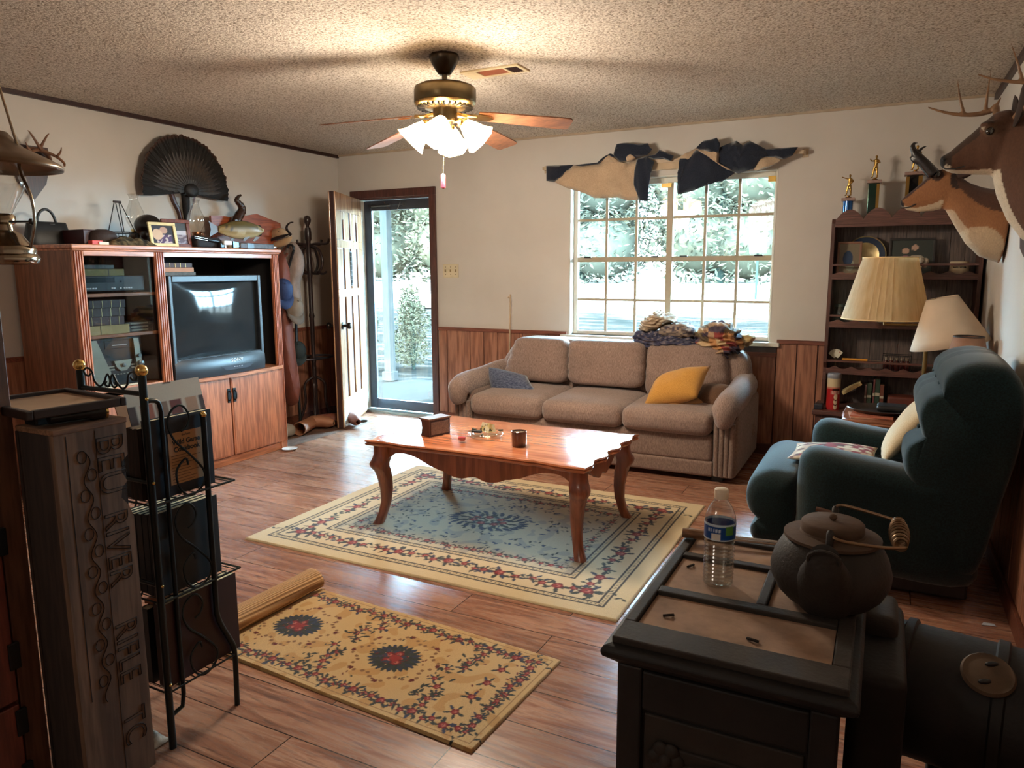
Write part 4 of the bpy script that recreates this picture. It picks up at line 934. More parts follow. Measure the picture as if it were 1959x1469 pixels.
m = M(); m.lathe([(.001, .004), (.05, .004), (.058, .010), (.060, .013), (.05, .008), (.001, .007)], (.668, -1.49, 0), 24); single('saucer', 'small white saucer on the floor at the cabinet corner', 'saucer', m, plain('white_china', hexc(220, 214, 206), .3))
# ================================================================== RUGS (pattern painted by numpy into the colour attribute)
def stamp(img, cx, cy, r, col, px, shape=None, a=0.0, asp=1.0):
    """paint a filled ellipse/leaf of radius r (m) at (cx, cy) (m)"""
    ny, nx = img.shape[:2]; k = int(r/px)+2; ix, iy = int(cx/px), int(cy/px)
    x0, x1, y0, y1 = max(0, ix-k), min(nx, ix+k+1), max(0, iy-k), min(ny, iy+k+1)
    if x0 >= x1 or y0 >= y1: return
    X, Y = np.meshgrid((np.arange(x0, x1)+.5)*px-cx, (np.arange(y0, y1)+.5)*px-cy)
    U = X*cos(a)+Y*sin(a); W = -X*sin(a)+Y*cos(a); th = np.arctan2(W, U); d = np.hypot(U, W*asp)
    R = r*(1+.0*th)
    if shape == 'petal': R = r*(.72+.28*np.abs(np.cos(2.5*th)))
    if shape == 'burst': R = r*(.62+.38*np.abs(np.cos(7*th))**.7)
    if shape == 'leaf': m = (np.abs(W) < .38*r*(1-(U/r)**2)) & (np.abs(U) < r)
    else: m = d < R
    img[y0:y1, x0:x1][m] = col
RED, WINE, PINK, LEAF_, BLUE_, CRM = [np.array(hexc(*c)) for c in ((150, 46, 44), (104, 32, 34), (192, 112, 96), (58, 62, 58), (54, 62, 84), (218, 190, 140))]
def flower(img, x, y, s, px, rnd, rot=0):
    for i in range(rnd.randint(4, 6)):
        a = rot+2*PI*i/5+rnd.uniform(-.3, .3); stamp(img, x+cos(a)*s*1.5, y+sin(a)*s*1.5, s*.85, LEAF_ if rnd.random() < .7 else BLUE_, px, 'leaf', a)
    stamp(img, x, y, s, WINE, px, 'petal', rot); stamp(img, x, y, s*.72, RED, px, 'petal', rot+.6); stamp(img, x+.15*s, y, s*.36, PINK, px); stamp(img, x, y, s*.16, WINE, px)
def spray(img, x, y, ang, s, px, rnd, n=3):
    """a run of flowers with leaf tendrils along direction ang"""
    for k in range(n):
        o = (k-(n-1)/2)*s*2.5; ox, oy = x+cos(ang)*o+rnd.uniform(-.3, .3)*s, y+sin(ang)*o+rnd.uniform(-.5, .5)*s
        flower(img, ox, oy, s*(1 if k == (n-1)//2 else .72), px, rnd, rnd.random()*6)
    for sg in (-1, 1):
        for k in range(5):
            o = s*(1.3*n+.9*k)*sg; w = sin(k*1.3)*s*.9
            stamp(img, x+cos(ang)*o-sin(ang)*w, y+sin(ang)*o+cos(ang)*w, s*.62, LEAF_, px, 'leaf', ang+(.7 if k % 2 else -.7))
def vine(img, x0, y0, x1, y1, px, col, amp, wl, w):
    L = math.hypot(x1-x0, y1-y0); n = max(2, int(L/(px*1.2)))
    for i in range(n):
        t = i/n; o = amp*sin(t*L/wl*2*PI); dx, dy = (x1-x0)/L, (y1-y0)/L
        stamp(img, x0+dx*t*L-dy*o, y0+dy*t*L+dx*o, w, col, px)
def rug_object(name, label, img, px, loc, rz, th, mat, bendfn=None):
    ny, nx = img.shape[:2]; xs = (np.arange(nx+1))*px; ys = (np.arange(ny+1))*px
    X, Y = np.meshgrid(xs, ys); Z = np.full_like(X, th)
    edge = np.minimum(np.minimum(X, xs[-1]-X), np.minimum(Y, ys[-1]-Y)); Z = np.where(edge < px*.5, .001, Z+.0012*np.sin(X*7)*np.cos(Y*5))
    co = np.stack([X, Y, Z], -1).reshape(-1, 3)
    w_ = nx+1; i = np.arange(ny)[:, None]*w_+np.arange(nx)[None, :]
    F = np.stack([i, i+1, i+1+w_, i+w_], -1).reshape(-1, 4)
    me = bpy.data.meshes.new(name); me.vertices.add(len(co)); me.vertices.foreach_set('co', co.ravel().astype(np.float32))
    me.loops.add(F.size); me.loops.foreach_set('vertex_index', F.ravel().astype(np.int32)); me.polygons.add(len(F))
    me.polygons.foreach_set('loop_start', (np.arange(len(F))*4).astype(np.int32)); me.update(calc_edges=True)
    pad = np.concatenate([img, img[-1:]], 0); pad = np.concatenate([pad, pad[:, -1:]], 1)
    at_ = me.color_attributes.new('Col', 'FLOAT_COLOR', 'POINT'); c4 = np.ones((len(co), 4), np.float32); c4[:, :3] = pad.reshape(-1, 3); at_.data.foreach_set('color', c4.ravel())
    me.materials.append(mat); o = bpy.data.objects.new(name, me); COL.objects.link(o); o.location = loc; o.rotation_euler = (0, 0, rz); return tag(o, label, 'rug')
RUGM = vcol('rug_pile', .95, 420, .45, .5, spec=.1, sheen=.2)
# big rug
px = .005; L, Wd = 2.015, 1.58; nx, ny = int(L/px), int(Wd/px); rnd = random.Random(11)
img = np.empty((ny, nx, 3)); img[:] = hexc(210, 186, 146)
X, Y = np.meshgrid((np.arange(nx)+.5)*px, (np.arange(ny)+.5)*px); dd = np.minimum(np.minimum(X, L-X), np.minimum(Y, Wd-Y))
nz = np.array([[noise.noise(V((x*.07, y*.07, 1))) for x in range(nx)] for y in range(ny)])
img[dd > .31] = hexc(196, 178, 148); img[(dd > .31) & (nz > .18)] = hexc(172, 160, 142); img[(dd > .11) & (dd < .29)] = hexc(212, 188, 150)
for a, b in ((.078, .088), (.112, .120), (.290, .298), (.322, .331)): img[(dd > a) & (dd < b)] = hexc(60, 54, 54)
for a in (.10, .31):
    per = []
    for t in np.arange(a, L-a, .036): per += [(t, a, 0), (t, Wd-a, 0)]
    for t in np.arange(a, Wd-a, .036): per += [(a, t, PI/2), (L-a, t, PI/2)]
    for x, y, r in per: stamp(img, x, y, .012, np.array(hexc(70, 62, 58)), px, None, r, 1.7); stamp(img, x, y, .008, np.array(hexc(206, 180, 136)), px, None, r, 1.9)
for k in range(6):
    x = .30+k*(L-.6)/5
    for y in (.205, Wd-.205): spray(img, x, y, 0, .031, px, rnd, 4)
for k in range(4):
    y = .36+k*(Wd-.72)/3
    for x in (.205, L-.205): spray(img, x, y, PI/2, .031, px, rnd, 3)
for x in (.2, L-.2):
    for y in (.2, Wd-.2): flower(img, x, y, .034, px, rnd)
for k in range(9):
    x = .45+k*(L-.9)/8
    for y in (.385, Wd-.385): spray(img, x, y, 0, .019, px, rnd, 3)
for k in range(5):
    y = .5+k*(Wd-1.0)/4
    for x in (.385, L-.385): spray(img, x, y, PI/2, .017, px, rnd, 2)
for k in range(340):
    x, y = rnd.uniform(.40, L-.40), rnd.uniform(.42, Wd-.42); stamp(img, x, y, rnd.uniform(.010, .02), LEAF_ if rnd.random() < .5 else BLUE_*1.4, px, 'leaf', rnd.random()*6)
cx, cy = L/2, Wd/2
for k in range(26):
    a = 2*PI*k/26; stamp(img, cx+cos(a)*.21, cy+sin(a)*.12, .035, BLUE_, px, 'leaf', a+.5)
for k in range(12):
    a = 2*PI*k/12; stamp(img, cx+cos(a)*.15, cy+sin(a)*.085, .03, LEAF_, px, 'leaf', a)
for k in range(7):
    a = 2*PI*k/7; flower(img, cx+cos(a)*.09, cy+sin(a)*.05, .026, px, rnd)
rug_object('area_rug', 'large beige floral area rug under the coffee table', img, px, (1.83, -3.03, 0), 0, .010, RUGM)
# small rug
px = .0032; L, Wd = 1.20, .575; nx, ny = int(L/px), int(Wd/px); rnd = random.Random(5)
img = np.empty((ny, nx, 3)); img[:] = hexc(208, 172, 120)
X, Y = np.meshgrid((np.arange(nx)+.5)*px, (np.arange(ny)+.5)*px); dd = np.minimum(np.minimum(X+1, L-X), np.minimum(Y, Wd-Y))
nz = np.array([[noise.noise(V((x*.05, y*.05, 4))) for x in range(nx)] for y in range(ny)]); img[nz > .2] = hexc(196, 152, 96)
img[(dd > .022) & (dd < .026)] = hexc(150, 112, 72)
for xx in (.20, .68):
    if xx > 1.1: continue
    for k in range(26):
        a = 2*PI*k/26; stamp(img, xx+cos(a)*.078, Wd/2+sin(a)*.066, .026, BLUE_*.8 if k % 2 else LEAF_*.8, px, 'leaf', a)
    stamp(img, xx, Wd/2, .074, LEAF_*.75, px, 'burst')
    for k in range(5):
        a = 2*PI*k/5+.4; flower(img, xx+cos(a)*.032, Wd/2+sin(a)*.028, .022, px, rnd)
    stamp(img, xx, Wd/2, .022, RED, px, 'petal')
    for k in range(40):
        a = 2*PI*k/40; R_ = .135+.016*sin(8*a); stamp(img, xx+cos(a)*R_*1.15, Wd/2+sin(a)*R_, .0075, np.array(hexc(140, 100, 66)), px)
    for k in range(8):
        a = 2*PI*k/8+.2; stamp(img, xx+cos(a)*.17, Wd/2+sin(a)*.15, .010, WINE, px, 'petal')
for xx in (.44, .91):
    for s in (-1, 1):
        for k in range(5): flower(img, xx+rnd.uniform(-.03, .03)+.01*k, Wd/2+s*(.035+.036*k), .0125+.003*(k % 2), px, rnd)
        for k in range(14): stamp(img, xx+rnd.uniform(-.05, .05), Wd/2+s*rnd.uniform(.01, .2), .015, LEAF_*.8, px, 'leaf', rnd.random()*6)
for k in range(9):
    x = .06+k*.125
    for y in (.062, Wd-.062): spray(img, x, y, 0, .019, px, rnd, 3)
for k in range(5):
    y = .10+k*(Wd-.2)/4; spray(img, L-.068, y, PI/2, .0165, px, rnd, 3); flower(img, L-.15, y+.03, .017, px, rnd)
for k in range(120): stamp(img, rnd.uniform(.03, L-.03), rnd.uniform(.03, Wd-.03), .008, (LEAF_*.8, WINE)[k % 2], px, 'leaf', rnd.random()*6)
r2 = rug_object('accent_rug', 'small tan floral rug with one end curled up, in front of the large rug', img, px, (2.535, -3.895, 0), math.radians(-3.5), .010, RUGM)
cc = [(.05, .011), (-.005, .006)]+[(-.010-.050*sin(a), .054-.048*cos(a)) for a in [PI*i/16 for i in range(1, 17)]]+[(.012, .100), (.034, .088), (.046, .066), (.048, .044), (.040, .026)]
m = M(); m.grid(lambda u, v: (cc[int(round(v*(len(cc)-1)))][0]+.012*(1-u), u*Wd, cc[int(round(v*(len(cc)-1)))][1]*(.86-.06*(1-u))), 40, len(cc)-1)
n = N('rug_backing'); wv = n.n('ShaderNodeTexWave'); wv.bands_direction = 'X'; wv.inputs['Scale'].default_value = 60; wv.inputs['Distortion'].default_value = 1; n.l(n.coord((.6, 0.02, 1.0)), wv.inputs[0])
n.base(n.ramp(wv.outputs[0], [(.2, hexc(150, 110, 72)), (.8, hexc(196, 152, 104))])); n.set(Roughness=.95); n.bump(wv.outputs[0], .6, .004)
part('curled_end', m, n.m, r2, solid=.006, label='curled end showing ribbed backing')

# ================================================================== COFFEE TABLE
CT = wood('cherry_table', hexc(176, 92, 56), hexc(214, 132, 88), 'x', .3, .2, knots=1.1, coat=.6, dark=hexc(70, 28, 18), bump=.05)
CTL = wood('cherry_leg', hexc(132, 68, 44), hexc(168, 94, 62), 'z', .35, .3, coat=.4)
tx0, tx1, ty0, ty1, tz = 2.265, 3.548, -2.585, -1.80, .476
T_ = thing('coffee_table', 'cherry wood coffee table with scalloped edge and curved legs on the large rug', 'coffee table', ((tx0+tx1)/2, (ty0+ty1)/2, 0))
def edge_out(off, k=0):
    P = []; n = 40
    lx = lambda t: .018*(cos(2*PI*t*1)*-.5)+.010*sin(6*PI*t)*(1 if t < .25 or t > .75 else .0)
    sy = lambda t: .016*sin(2*PI*t*4.0-.5)*sin(PI*t)**.4
    for i in range(n): t = i/n; P.append((lerp(tx0, tx1, t)+0, ty0+.016+lx(t)))
    for i in range(n): t = i/n; P.append((tx1-.014+sy(t), lerp(ty0, ty1, t)))
    for i in range(n): t = i/n; P.append((lerp(tx1, tx0, t), ty1-.016-lx(t)))
    for i in range(n): t = i/n; P.append((tx0+.014-sy(t), lerp(ty1, ty0, t)))
    cx, cy = (tx0+tx1)/2, (ty0+ty1)/2; hx, hy = (tx1-tx0)/2, (ty1-ty0)/2
    return [((x-cx)*(1-off/hx)+cx, (y-cy)*(1-off/hy)+cy) for x, y in P]
m = M(); m.loft([[(x, y, z) for x, y in edge_out(o)] for o, z in ((.028, tz-.034), (.010, tz-.030), (.004, tz-.024), (.004, tz-.016), (.010, tz-.014), (.010, tz-.012), (.0, tz-.008), (.004, tz-.001), (.012, tz))])
part('tabletop', m, CT, T_, True, sharp=.5)
def apron(L, depth):
    n = 48; top = [(-L/2, .0), (L/2, .0)]; bot = []
    for i in range(n+1):
        t = abs(2*i/n-1)     # 0 centre, 1 ends
        d = .105 if False else 0
        z = -(.088+.016*cos(t*PI/.30)) if t < .30 else None
        if t < .10: z = -.092-.010*(t/.10)**2*1.4
        elif t < .34: z = -(.106+.004*sin((t-.10)/.24*PI)) + .022*((t-.10)/.24)**2
        elif t < .50: z = -.088+.022*(t-.34)/.16
        elif t < .86: z = -.066+.038*sin((t-.50)/.36*PI*.62)
        else: z = -.031-.045*((t-.86)/.14)**2
        bot.append((lerp(L/2, -L/2, i/n), z*depth))
    return top+bot
zz = tz-.032; i0, i1, j0, j1 = tx0+.10, tx1-.10, ty0+.09, ty1-.09
for nm, o, ux, L, dv, dp in (('long', ((i0+i1)/2, ty0+.065, zz), (1, 0, 0), i1-i0, (0, .022, 0), 1.15), ('long', ((i0+i1)/2, ty1-.065, zz), (1, 0, 0), i1-i0, (0, -.022, 0), 1.15), ('short', (tx0+.07, (j0+j1)/2, zz), (0, 1, 0), j1-j0, (.022, 0, 0), 1.0), ('short', (tx1-.07, (j0+j1)/2, zz), (0, 1, 0), j1-j0, (-.022, 0, 0), 1.0)):
    part('apron', M().prism(apron(L, dp), o, ux, (0, 0, 1), dv), CTL, T_, True, bev=.003)
def cab_leg(x, y, sx, sy):
    m = M(); rings = []; prof = [(tz-.032, .0, .044), (.40, .0, .044), (.375, .004, .047), (.345, .014, .050), (.325, .012, .047), (.305, .003, .041), (.27, -.004, .038), (.20, -.010, .032), (.13, -.008, .027), (.07, .004, .025), (.03, .016, .027), (.0105, .024, .029)]
    for z, o, r in prof:
        c = V((x+sx*o, y+sy*o, z)); ring = []
        for i in range(16):
            a = 2*PI*i/16; q = (abs(cos(a))**4+abs(sin(a))**4)**-.25; ring.append(c+V((r*q*cos(a)*.93, r*q*sin(a)*.93, 0)))
        rings.append(ring)
    return m.loft(rings)
for sx, sy, x, y in ((-1, -1, tx0+.075, ty0+.07), (1, -1, tx1-.075, ty0+.07), (-1, 1, tx0+.075, ty1-.07), (1, 1, tx1-.075, ty1-.07)):
    part('leg', cab_leg(x, y, sx, sy), CTL, T_, True)
# on the table
q0, q1, q2 = at(807, 834, z=tz), at(822, 837, z=tz), at(861, 829, z=tz)
dx = (q2-q1); Lb = dx.length; dx.normalize(); dy = V((-dx.y, dx.x, 0)); wB = .078
t = thing('wooden_box', 'small dark wooden box with a lid at the left end of the coffee table', 'box', (q1.x, q1.y, tz))
KB = wood('walnut_box', hexc(58, 34, 30), hexc(80, 50, 42), 'z', 1.6, .5); KL = wood('walnut_lid', hexc(106, 78, 60), hexc(136, 104, 80), 'x', 1.6, .45)
prof = [(0, 0), (wB, 0), (wB, .006), (wB-.008, .02), (wB-.011, .05), (wB-.008, .078), (wB, .088), (wB+.002, .092), (0, .092)]
m = M(); m.prism([(a, b) for a, b in prof], (q1.x, q1.y, tz), dy, (0, 0, 1), dx*Lb); part('box_body', m, KB, t, True, bev=.002)
m = M(); m.box(V((q1.x, q1.y, tz+.0965))+dx*Lb/2+dy*wB/2, (Lb+.012, wB+.012, .009), 0, rot=Matrix((dx, dy, V((0, 0, 1)))).transposed()); part('lid', m, KL, t, True, bev=.002)
m = M(); m.box(V((q1.x, q1.y, tz+.046))+dx*Lb/2-dy*.001, (Lb-.02, .004, .07), 0, rot=Matrix((dx, dy, V((0, 0, 1)))).transposed()); part('side_panel', m, KL, t, True, bev=.001)
c = at(884, 846, z=tz); t = thing('shot_glass', 'small glass with red liquid next to the wooden box', 'glass', c); R_ = .026
m = M(); m.lathe([(R_*.72, 0), (R_*.76, .008), (R_*.98, .055), (R_*.94, .055), (R_*.70, .012), (.001, .010)], c, 22, cap=False); part('tumbler', m, glass('tumbler_glass', (.97, .97, .97), .02, tint=.04), t, True)
m = M(); m.lathe([(.001, .011), (R_*.69, .0125), (R_*.76, .027), (.001, .0275)], c, 20); part('liquid', m, plain('red_liquid', (.5, .02, .04), .1, emit=None), t, True)
c = at(929, 836, z=tz); t = thing('ashtray', 'round clear glass ashtray holding a folded card and a lighter', 'ashtray', c); R_ = .098
m = M(); m.lathe([(.062, 0), (.085, .003), (.094, .012), (R_, .026), (R_-.006, .031), (.078, .030), (.070, .016), (.062, .009), (.001, .008)], c, 40, cap=False, wob=lambda j, n, h: 1+(.012 if j % 5 == 0 else 0)); part('dish', m, glass('ashtray_glass', (.93, .94, .90), .04, tint=.12), t, True)
m = M(); [m.tube([c+V((.072*cos(a), .072*sin(a), .032)), c+V((.099*cos(a), .099*sin(a), .032))], .0045, 8) for a in (.8, 2.9, 5.0)]; part('rest_notch', m, plain('ashtray_notch', hexc(60, 66, 52), .3), t, True)
m = M(); p0 = c+V((-.03, -.01, .035)); w1, w2 = V((.05, .012, .0)), V((.028, -.04, 0))
m.add([p0, p0+V((.058, -.006, -.006)), p0+V((.060, .004, .044)), p0+V((.012, .008, .048))], [(0, 1, 2, 3)], 0, False)
m.add([p0+V((.058, -.006, -.006)), p0+V((.088, .02, -.002)), p0+V((.080, .022, .036)), p0+V((.060, .004, .044))], [(0, 1, 2, 3)], 0, False)
o = part('tmp', m, vcol('card_print', .6, 300, .2, 0)); bm = bmesh.new(); bm.from_mesh(o.data); bmesh.ops.subdivide_edges(bm, edges=bm.edges, cuts=14, use_grid_fill=True); bm.to_mesh(o.data); bm.free()
o.name = 'folded_card'; o.modifiers.new('s', 'SOLIDIFY').thickness = .0012; tag(o, 'folded yellowish printed card sitting in the glass ashtray', 'card'); paint(o, lambda p, n: hexc(60, 52, 40) if noise.noise(p*90) > .30 else hexc(222, 200, 132) if noise.noise(p*35+V((5, 0, 0))) > 0 else hexc(236, 226, 190))
m = M(); m.soft(c+V((-.042, -.022, .032)), (.058, .022, .014), .005, rot=Matrix.Rotation(.25, 3, 'Z')); single('lighter', 'black lighter lying in the glass ashtray', 'lighter', m, BLK)
c = at(993, 853, z=tz); t = thing('candle_jar', 'brown glass candle jar at the front of the coffee table', 'candle', c)
m = M(); m.lathe([(.036, 0), (.039, .004), (.040, .078), (.037, .080), (.0365, .066), (.001, .066)], c, 28); part('jar', m, plain('brown_glass', hexc(72, 38, 34), .08, coat=1), t, True)
m = M(); m.lathe([(.001, .0665), (.036, .067), (.034, .070), (.001, .0695)], c, 22); part('wax', m, plain('wax', hexc(170, 150, 130), .5), t, True)
m = M(); m.tube([c+V((0, 0, .069)), c+V((.002, 0, .08))], .0012, 5); part('wick', m, BLK, t, True)
c2 = c+V((-.028, .055, 0)); m = M(); m.lathe([(.014, 0), (.015, .003), (.015, .050), (.012, .054), (.001, .054)], c2, 16); single('film_canister', 'small black canister behind the candle jar', 'canister', m, BLK)

# ================================================================== SOFA
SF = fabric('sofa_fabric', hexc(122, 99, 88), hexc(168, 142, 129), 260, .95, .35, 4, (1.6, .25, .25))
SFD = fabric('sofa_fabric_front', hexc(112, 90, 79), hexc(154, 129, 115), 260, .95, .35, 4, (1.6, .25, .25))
S_ = thing('sofa', 'brown three seat sofa under the window', 'sofa', (2.88, -.5, 0))
sx0, sx1, sf = 1.84, 3.925, -.955
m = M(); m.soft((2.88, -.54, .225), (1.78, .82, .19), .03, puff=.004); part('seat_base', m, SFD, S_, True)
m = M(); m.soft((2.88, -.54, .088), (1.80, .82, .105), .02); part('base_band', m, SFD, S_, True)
m = M(); [m.box((x, y, .018), (.07, .07, .036)) for x in (1.95, 3.8) for y in (-.86, -.16)]; part('foot', m, BLK, S_, True)
xs = [1.985, 2.572, 3.165, 3.765]
for i in range(3):
    m = M(); m.soft(((xs[i]+xs[i+1])/2, -.63, .392), (xs[i+1]-xs[i]-.006, .74, .155), .055, n=8, puff=.018, rot=rotm('X', 1.5)); part('seat_cushion', m, SF, S_, True)
# back
def bo(s): return [(2.0, .10), (1.92, .40), (1.89, .56), (1.955, .70), (2.03, .795), (2.10, .828), (2.30, .83), (2.9, .825), (3.60, .818), (3.74, .806), (3.83, .765), (3.87, .68), (3.875, .5), (3.78, .10)]
P = [(x, z) for x, z in bo(0)]; cxx, czz = 2.88, .46; rings = []
for k, y in ((.93, -.40), (.975, -.385), (1, -.34), (1, -.20), (.98, -.13), (.94, -.11)):
    pp = catmull([V((cxx+(x-cxx)*k, 0, czz+(z-czz)*k)) for x, z in P], 3, True); rings.append([V((p.x, y+.16*(p.z-.3)*(1 if k != 0 else 0), p.z)) for p in pp])
part('back_frame', M().loft(rings), SF, S_, True)
bx_ = [(1.985, 2.558, 2.085, 2.535), (2.562, 3.158, 2.539, 3.152), (3.162, 3.775, 3.156, 3.715)]
for i, (b0, b1, t0, t1) in enumerate(bx_):
    zb, zt = (.50, .842) if i < 2 else (.45, .836); rings = []; yf = -.50 if i < 2 else -.47
    def ring(k, dy):
        out = []
        for j in range(64):
            a = 2*PI*j/64; q = (abs(cos(a))**8+abs(sin(a))**8)**-.125; u, v = q*cos(a)*k, q*sin(a)*k; zz_ = (zb+zt)/2+v*(zt-zb)/2
            xa, xb = lerp(b0, t0, (v+1)/2), lerp(b1, t1, (v+1)/2); xx = (xa+xb)/2+u*(xb-xa)/2
            wr = .010*sin(zz_*75+i)*max(0, abs(u)-.72)*3*(1 if k > .5 else 0)
            out.append((xx, yf+.17*(zz_-.45)*1.1+dy+wr, zz_))
        return out
    m = M(); m.loft([ring(k, d) for k, d in ((.94, .12), (1, .08), (1.0, .05), (.985, .022), (.955, .004), (.90, -.012), (.75, -.024), (.5, -.032), (.2, -.036))]); part('back_cushion', m, SF, S_, True)
for sgn, x0 in ((-1, 1.91), (1, 3.845)):
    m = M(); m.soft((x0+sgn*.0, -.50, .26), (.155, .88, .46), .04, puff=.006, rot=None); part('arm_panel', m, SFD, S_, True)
    m = M(); P = [(x0+sgn*.005, -.985, .40), (x0+sgn*.006, -1.0, .455), (x0+sgn*.008, -.97, .495), (x0+sgn*.010, -.85, .512), (x0+sgn*.010, -.6, .52), (x0+sgn*.0, -.35, .54), (x0, -.2, .54)]
    pp = catmull(P, 5); m.tube(pp, [lerp(.05, .082, min(1, i/8)) for i in range(len(pp))], 16, flat=1.22); part('arm_roll', m, SF, S_, True)
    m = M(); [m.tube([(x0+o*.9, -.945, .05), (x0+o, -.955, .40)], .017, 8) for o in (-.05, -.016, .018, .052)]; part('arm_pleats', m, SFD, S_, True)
# ---- cushions
def pillow4(name, label, C, th, mat, n=16, cat='pillow', piping=None):
    c00, c10, c11, c01 = [V(c) for c in C]; nr = ((c10-c00).cross(c01-c00)).normalized(); m = M()
    def f(u, v, k):
        e = max(0, 4*u*(1-u))*max(0, 4*v*(1-v)); p = (c00*(1-u)+c10*u)*(1-v)+(c01*(1-u)+c11*u)*v
        cc = (c00+c10+c11+c01)/4; pin = 1-.07*(max(0, 1-(2*u-1)**2)*abs(2*v-1)**3+max(0, 1-(2*v-1)**2)*abs(2*u-1)**3)
        return cc+(p-cc)*pin+nr*k*th/2*(e**.55)*(1+.16*noise.noise(V((u*3, v*3, k+len(label)))))
    m.grid(lambda u, v: f(u, v, 1), n, n); m.grid(lambda u, v: f(1-u, v, -1), n, n)
    zm = min(p[2] for p in m.v); o = single(name, label, cat, m, mat, weld=.002); return o
BLUE = fabric('blue_denim_weave', hexc(52, 60, 84), hexc(108, 114, 134), 60, .95, .4, 6, (1, .3, 3))
pillow4('throw_pillow', 'dark blue textured throw pillow against the left sofa arm', (at(940, 754, y=-.74), at(1031, 754, y=-.74), at(1008, 718, y=-.56), at(926, 699, y=-.56)), .14, BLUE)
GOLDF = fabric('mustard_cotton', hexc(186, 128, 54), hexc(220, 164, 84), 300, .9, .2, 3)
pillow4('throw_pillow', 'large mustard yellow pillow leaning on the right sofa seat', (at(1229, 778, y=-.86), at(1334, 762, y=-.84), at(1361, 699, y=-.60), at(1256, 722, y=-.62)), .20, GOLDF)
pillow4('throw_pillow', 'flat tan pillow lying beneath the mustard pillow', (at(1268, 778, y=-.88), at(1316, 789, y=-.86), at(1370, 762, y=-.60), at(1300, 752, y=-.58)), .05, fabric('tan_cotton', hexc(176, 128, 72), hexc(200, 150, 92), 300, .9, .2, 3))
pillow4('throw_pillow', 'brown pillow tucked against the right sofa arm', (at(1318, 785, y=-.70), at(1385, 775, y=-.72), at(1412, 741, y=-.52), at(1345, 735, y=-.46)), .15, fabric('brown_cotton', hexc(86, 60, 44), hexc(116, 84, 62), 260, .95, .3, 5))
# ---- blankets piled on the sofa back
def heap(label, outl, y0, y1, pal, seed, fold=26, name='blanket', amp=.02, cat='blanket'):
    P = [at(*p, y=(y0+y1)/2) for p in outl]; c = sum(P, V())/len(P); m = M(); rings = []
    for k, f in ((.35, 0), (.72, .06), (.95, .25), (1.0, .5), (.95, .75), (.7, .95), (.3, 1)):
        rings.append([c+(p-c)*k+V((0, lerp(y0, y1, f)-(y0+y1)/2, 0)) for p in catmull(P, 5, True)])
    m.loft(rings); o = single(name, label, cat, m, vcol('blanket_cloth', .95, 260, .35, .4))
    md = o.modifiers.new('d', 'SUBSURF'); md.levels = 3; md.render_levels = 3
    dg = bpy.context.evaluated_depsgraph_get(); dg.update(); me = bpy.data.meshes.new_from_object(o.evaluated_get(dg)); o.modifiers.clear(); o.data = me
    co_ = [v.co.copy() for v in me.vertices]; no_ = [v.normal.copy() for v in me.vertices]; new = []
    for q_, n_ in zip(co_, no_):
        p = q_+V((seed, 0, 0)); w = p+V((0, 0, .05*noise.noise(p*7))); h = noise.noise(p*8)*amp*1.2+amp*1.5*(.45-abs(noise.noise(V((w.x*9, w.y*9, w.z*34)))))+.55*amp*sin(w.z*fold*7+4*noise.noise(p*5))+amp*.5*noise.noise(p*40)
        new += list(q_+n_*h)
    me.vertices.foreach_set('co', new); me.update(); paint(o, pal); return o
def pal_patch(cols, sc, seed):
    cols = [hexc(*c) for c in cols]
    def f(p, n):
        q = noise.cell(V((math.floor(p.x*sc+1.3*noise.noise(p*6)), math.floor(p.z*sc*1.6+noise.noise(p*6+V((4, 0, 0)))), seed)))
        return cols[int(abs(q)*97) % len(cols)]
    return f
navy = pal_patch(((58, 58, 80), (70, 70, 94), (128, 116, 118), (44, 44, 62), (90, 88, 104)), 75, 1)
heap('navy patterned fringed blanket at the bottom of the pile on the sofa back', ((1215, 660), (1214, 645), (1225, 632), (1260, 634), (1300, 642), (1340, 646), (1352, 660), (1320, 664), (1262, 664), (1240, 664)), -.40, -.10, navy, 1, amp=.014)
heap('folded grey plaid cloth in the middle of the pile on the sofa back', ((1262, 640), (1266, 628), (1285, 619), (1312, 616), (1325, 626), (1332, 640), (1320, 646), (1290, 647)), -.38, -.12, pal_patch(((110, 96, 92), (150, 132, 118), (84, 76, 86), (170, 150, 130)), 60, 2), 2, amp=.008)
heap('folded beige towel on top of the pile at its left end', ((1226, 632), (1228, 616), (1242, 606), (1256, 600), (1259, 594), (1270, 600), (1288, 606), (1291, 612), (1280, 618), (1260, 626), (1240, 634)), -.36, -.12, lambda p, n: hexc(200, 178, 150) if sin(p.z*260+40*p.x) > -.5 else hexc(150, 126, 104), 3, fold=40, amp=.010, name='towel', cat='towel')
heap('multicoloured patchwork quilt draped over the right end of the sofa back', ((1336, 662), (1332, 640), (1346, 624), (1362, 616), (1385, 620), (1402, 628), (1414, 640), (1418, 655), (1414, 672), (1400, 680), (1392, 693), (1378, 692), (1368, 680), (1360, 668)), -.42, -.10, pal_patch(((186, 150, 118), (150, 70, 64), (206, 176, 136), (84, 70, 84), (110, 92, 70), (196, 140, 90), (60, 54, 62)), 17, 5), 4, amp=.02, name='quilt')
heap('small tan cloth corner sticking out at the right end of the blanket pile', ((1410, 660), (1414, 644), (1428, 640), (1445, 643), (1438, 656), (1426, 663)), -.30, -.12, pal_patch(((190, 162, 110), (150, 124, 90), (206, 184, 140)), 30, 6), 5, amp=.008)

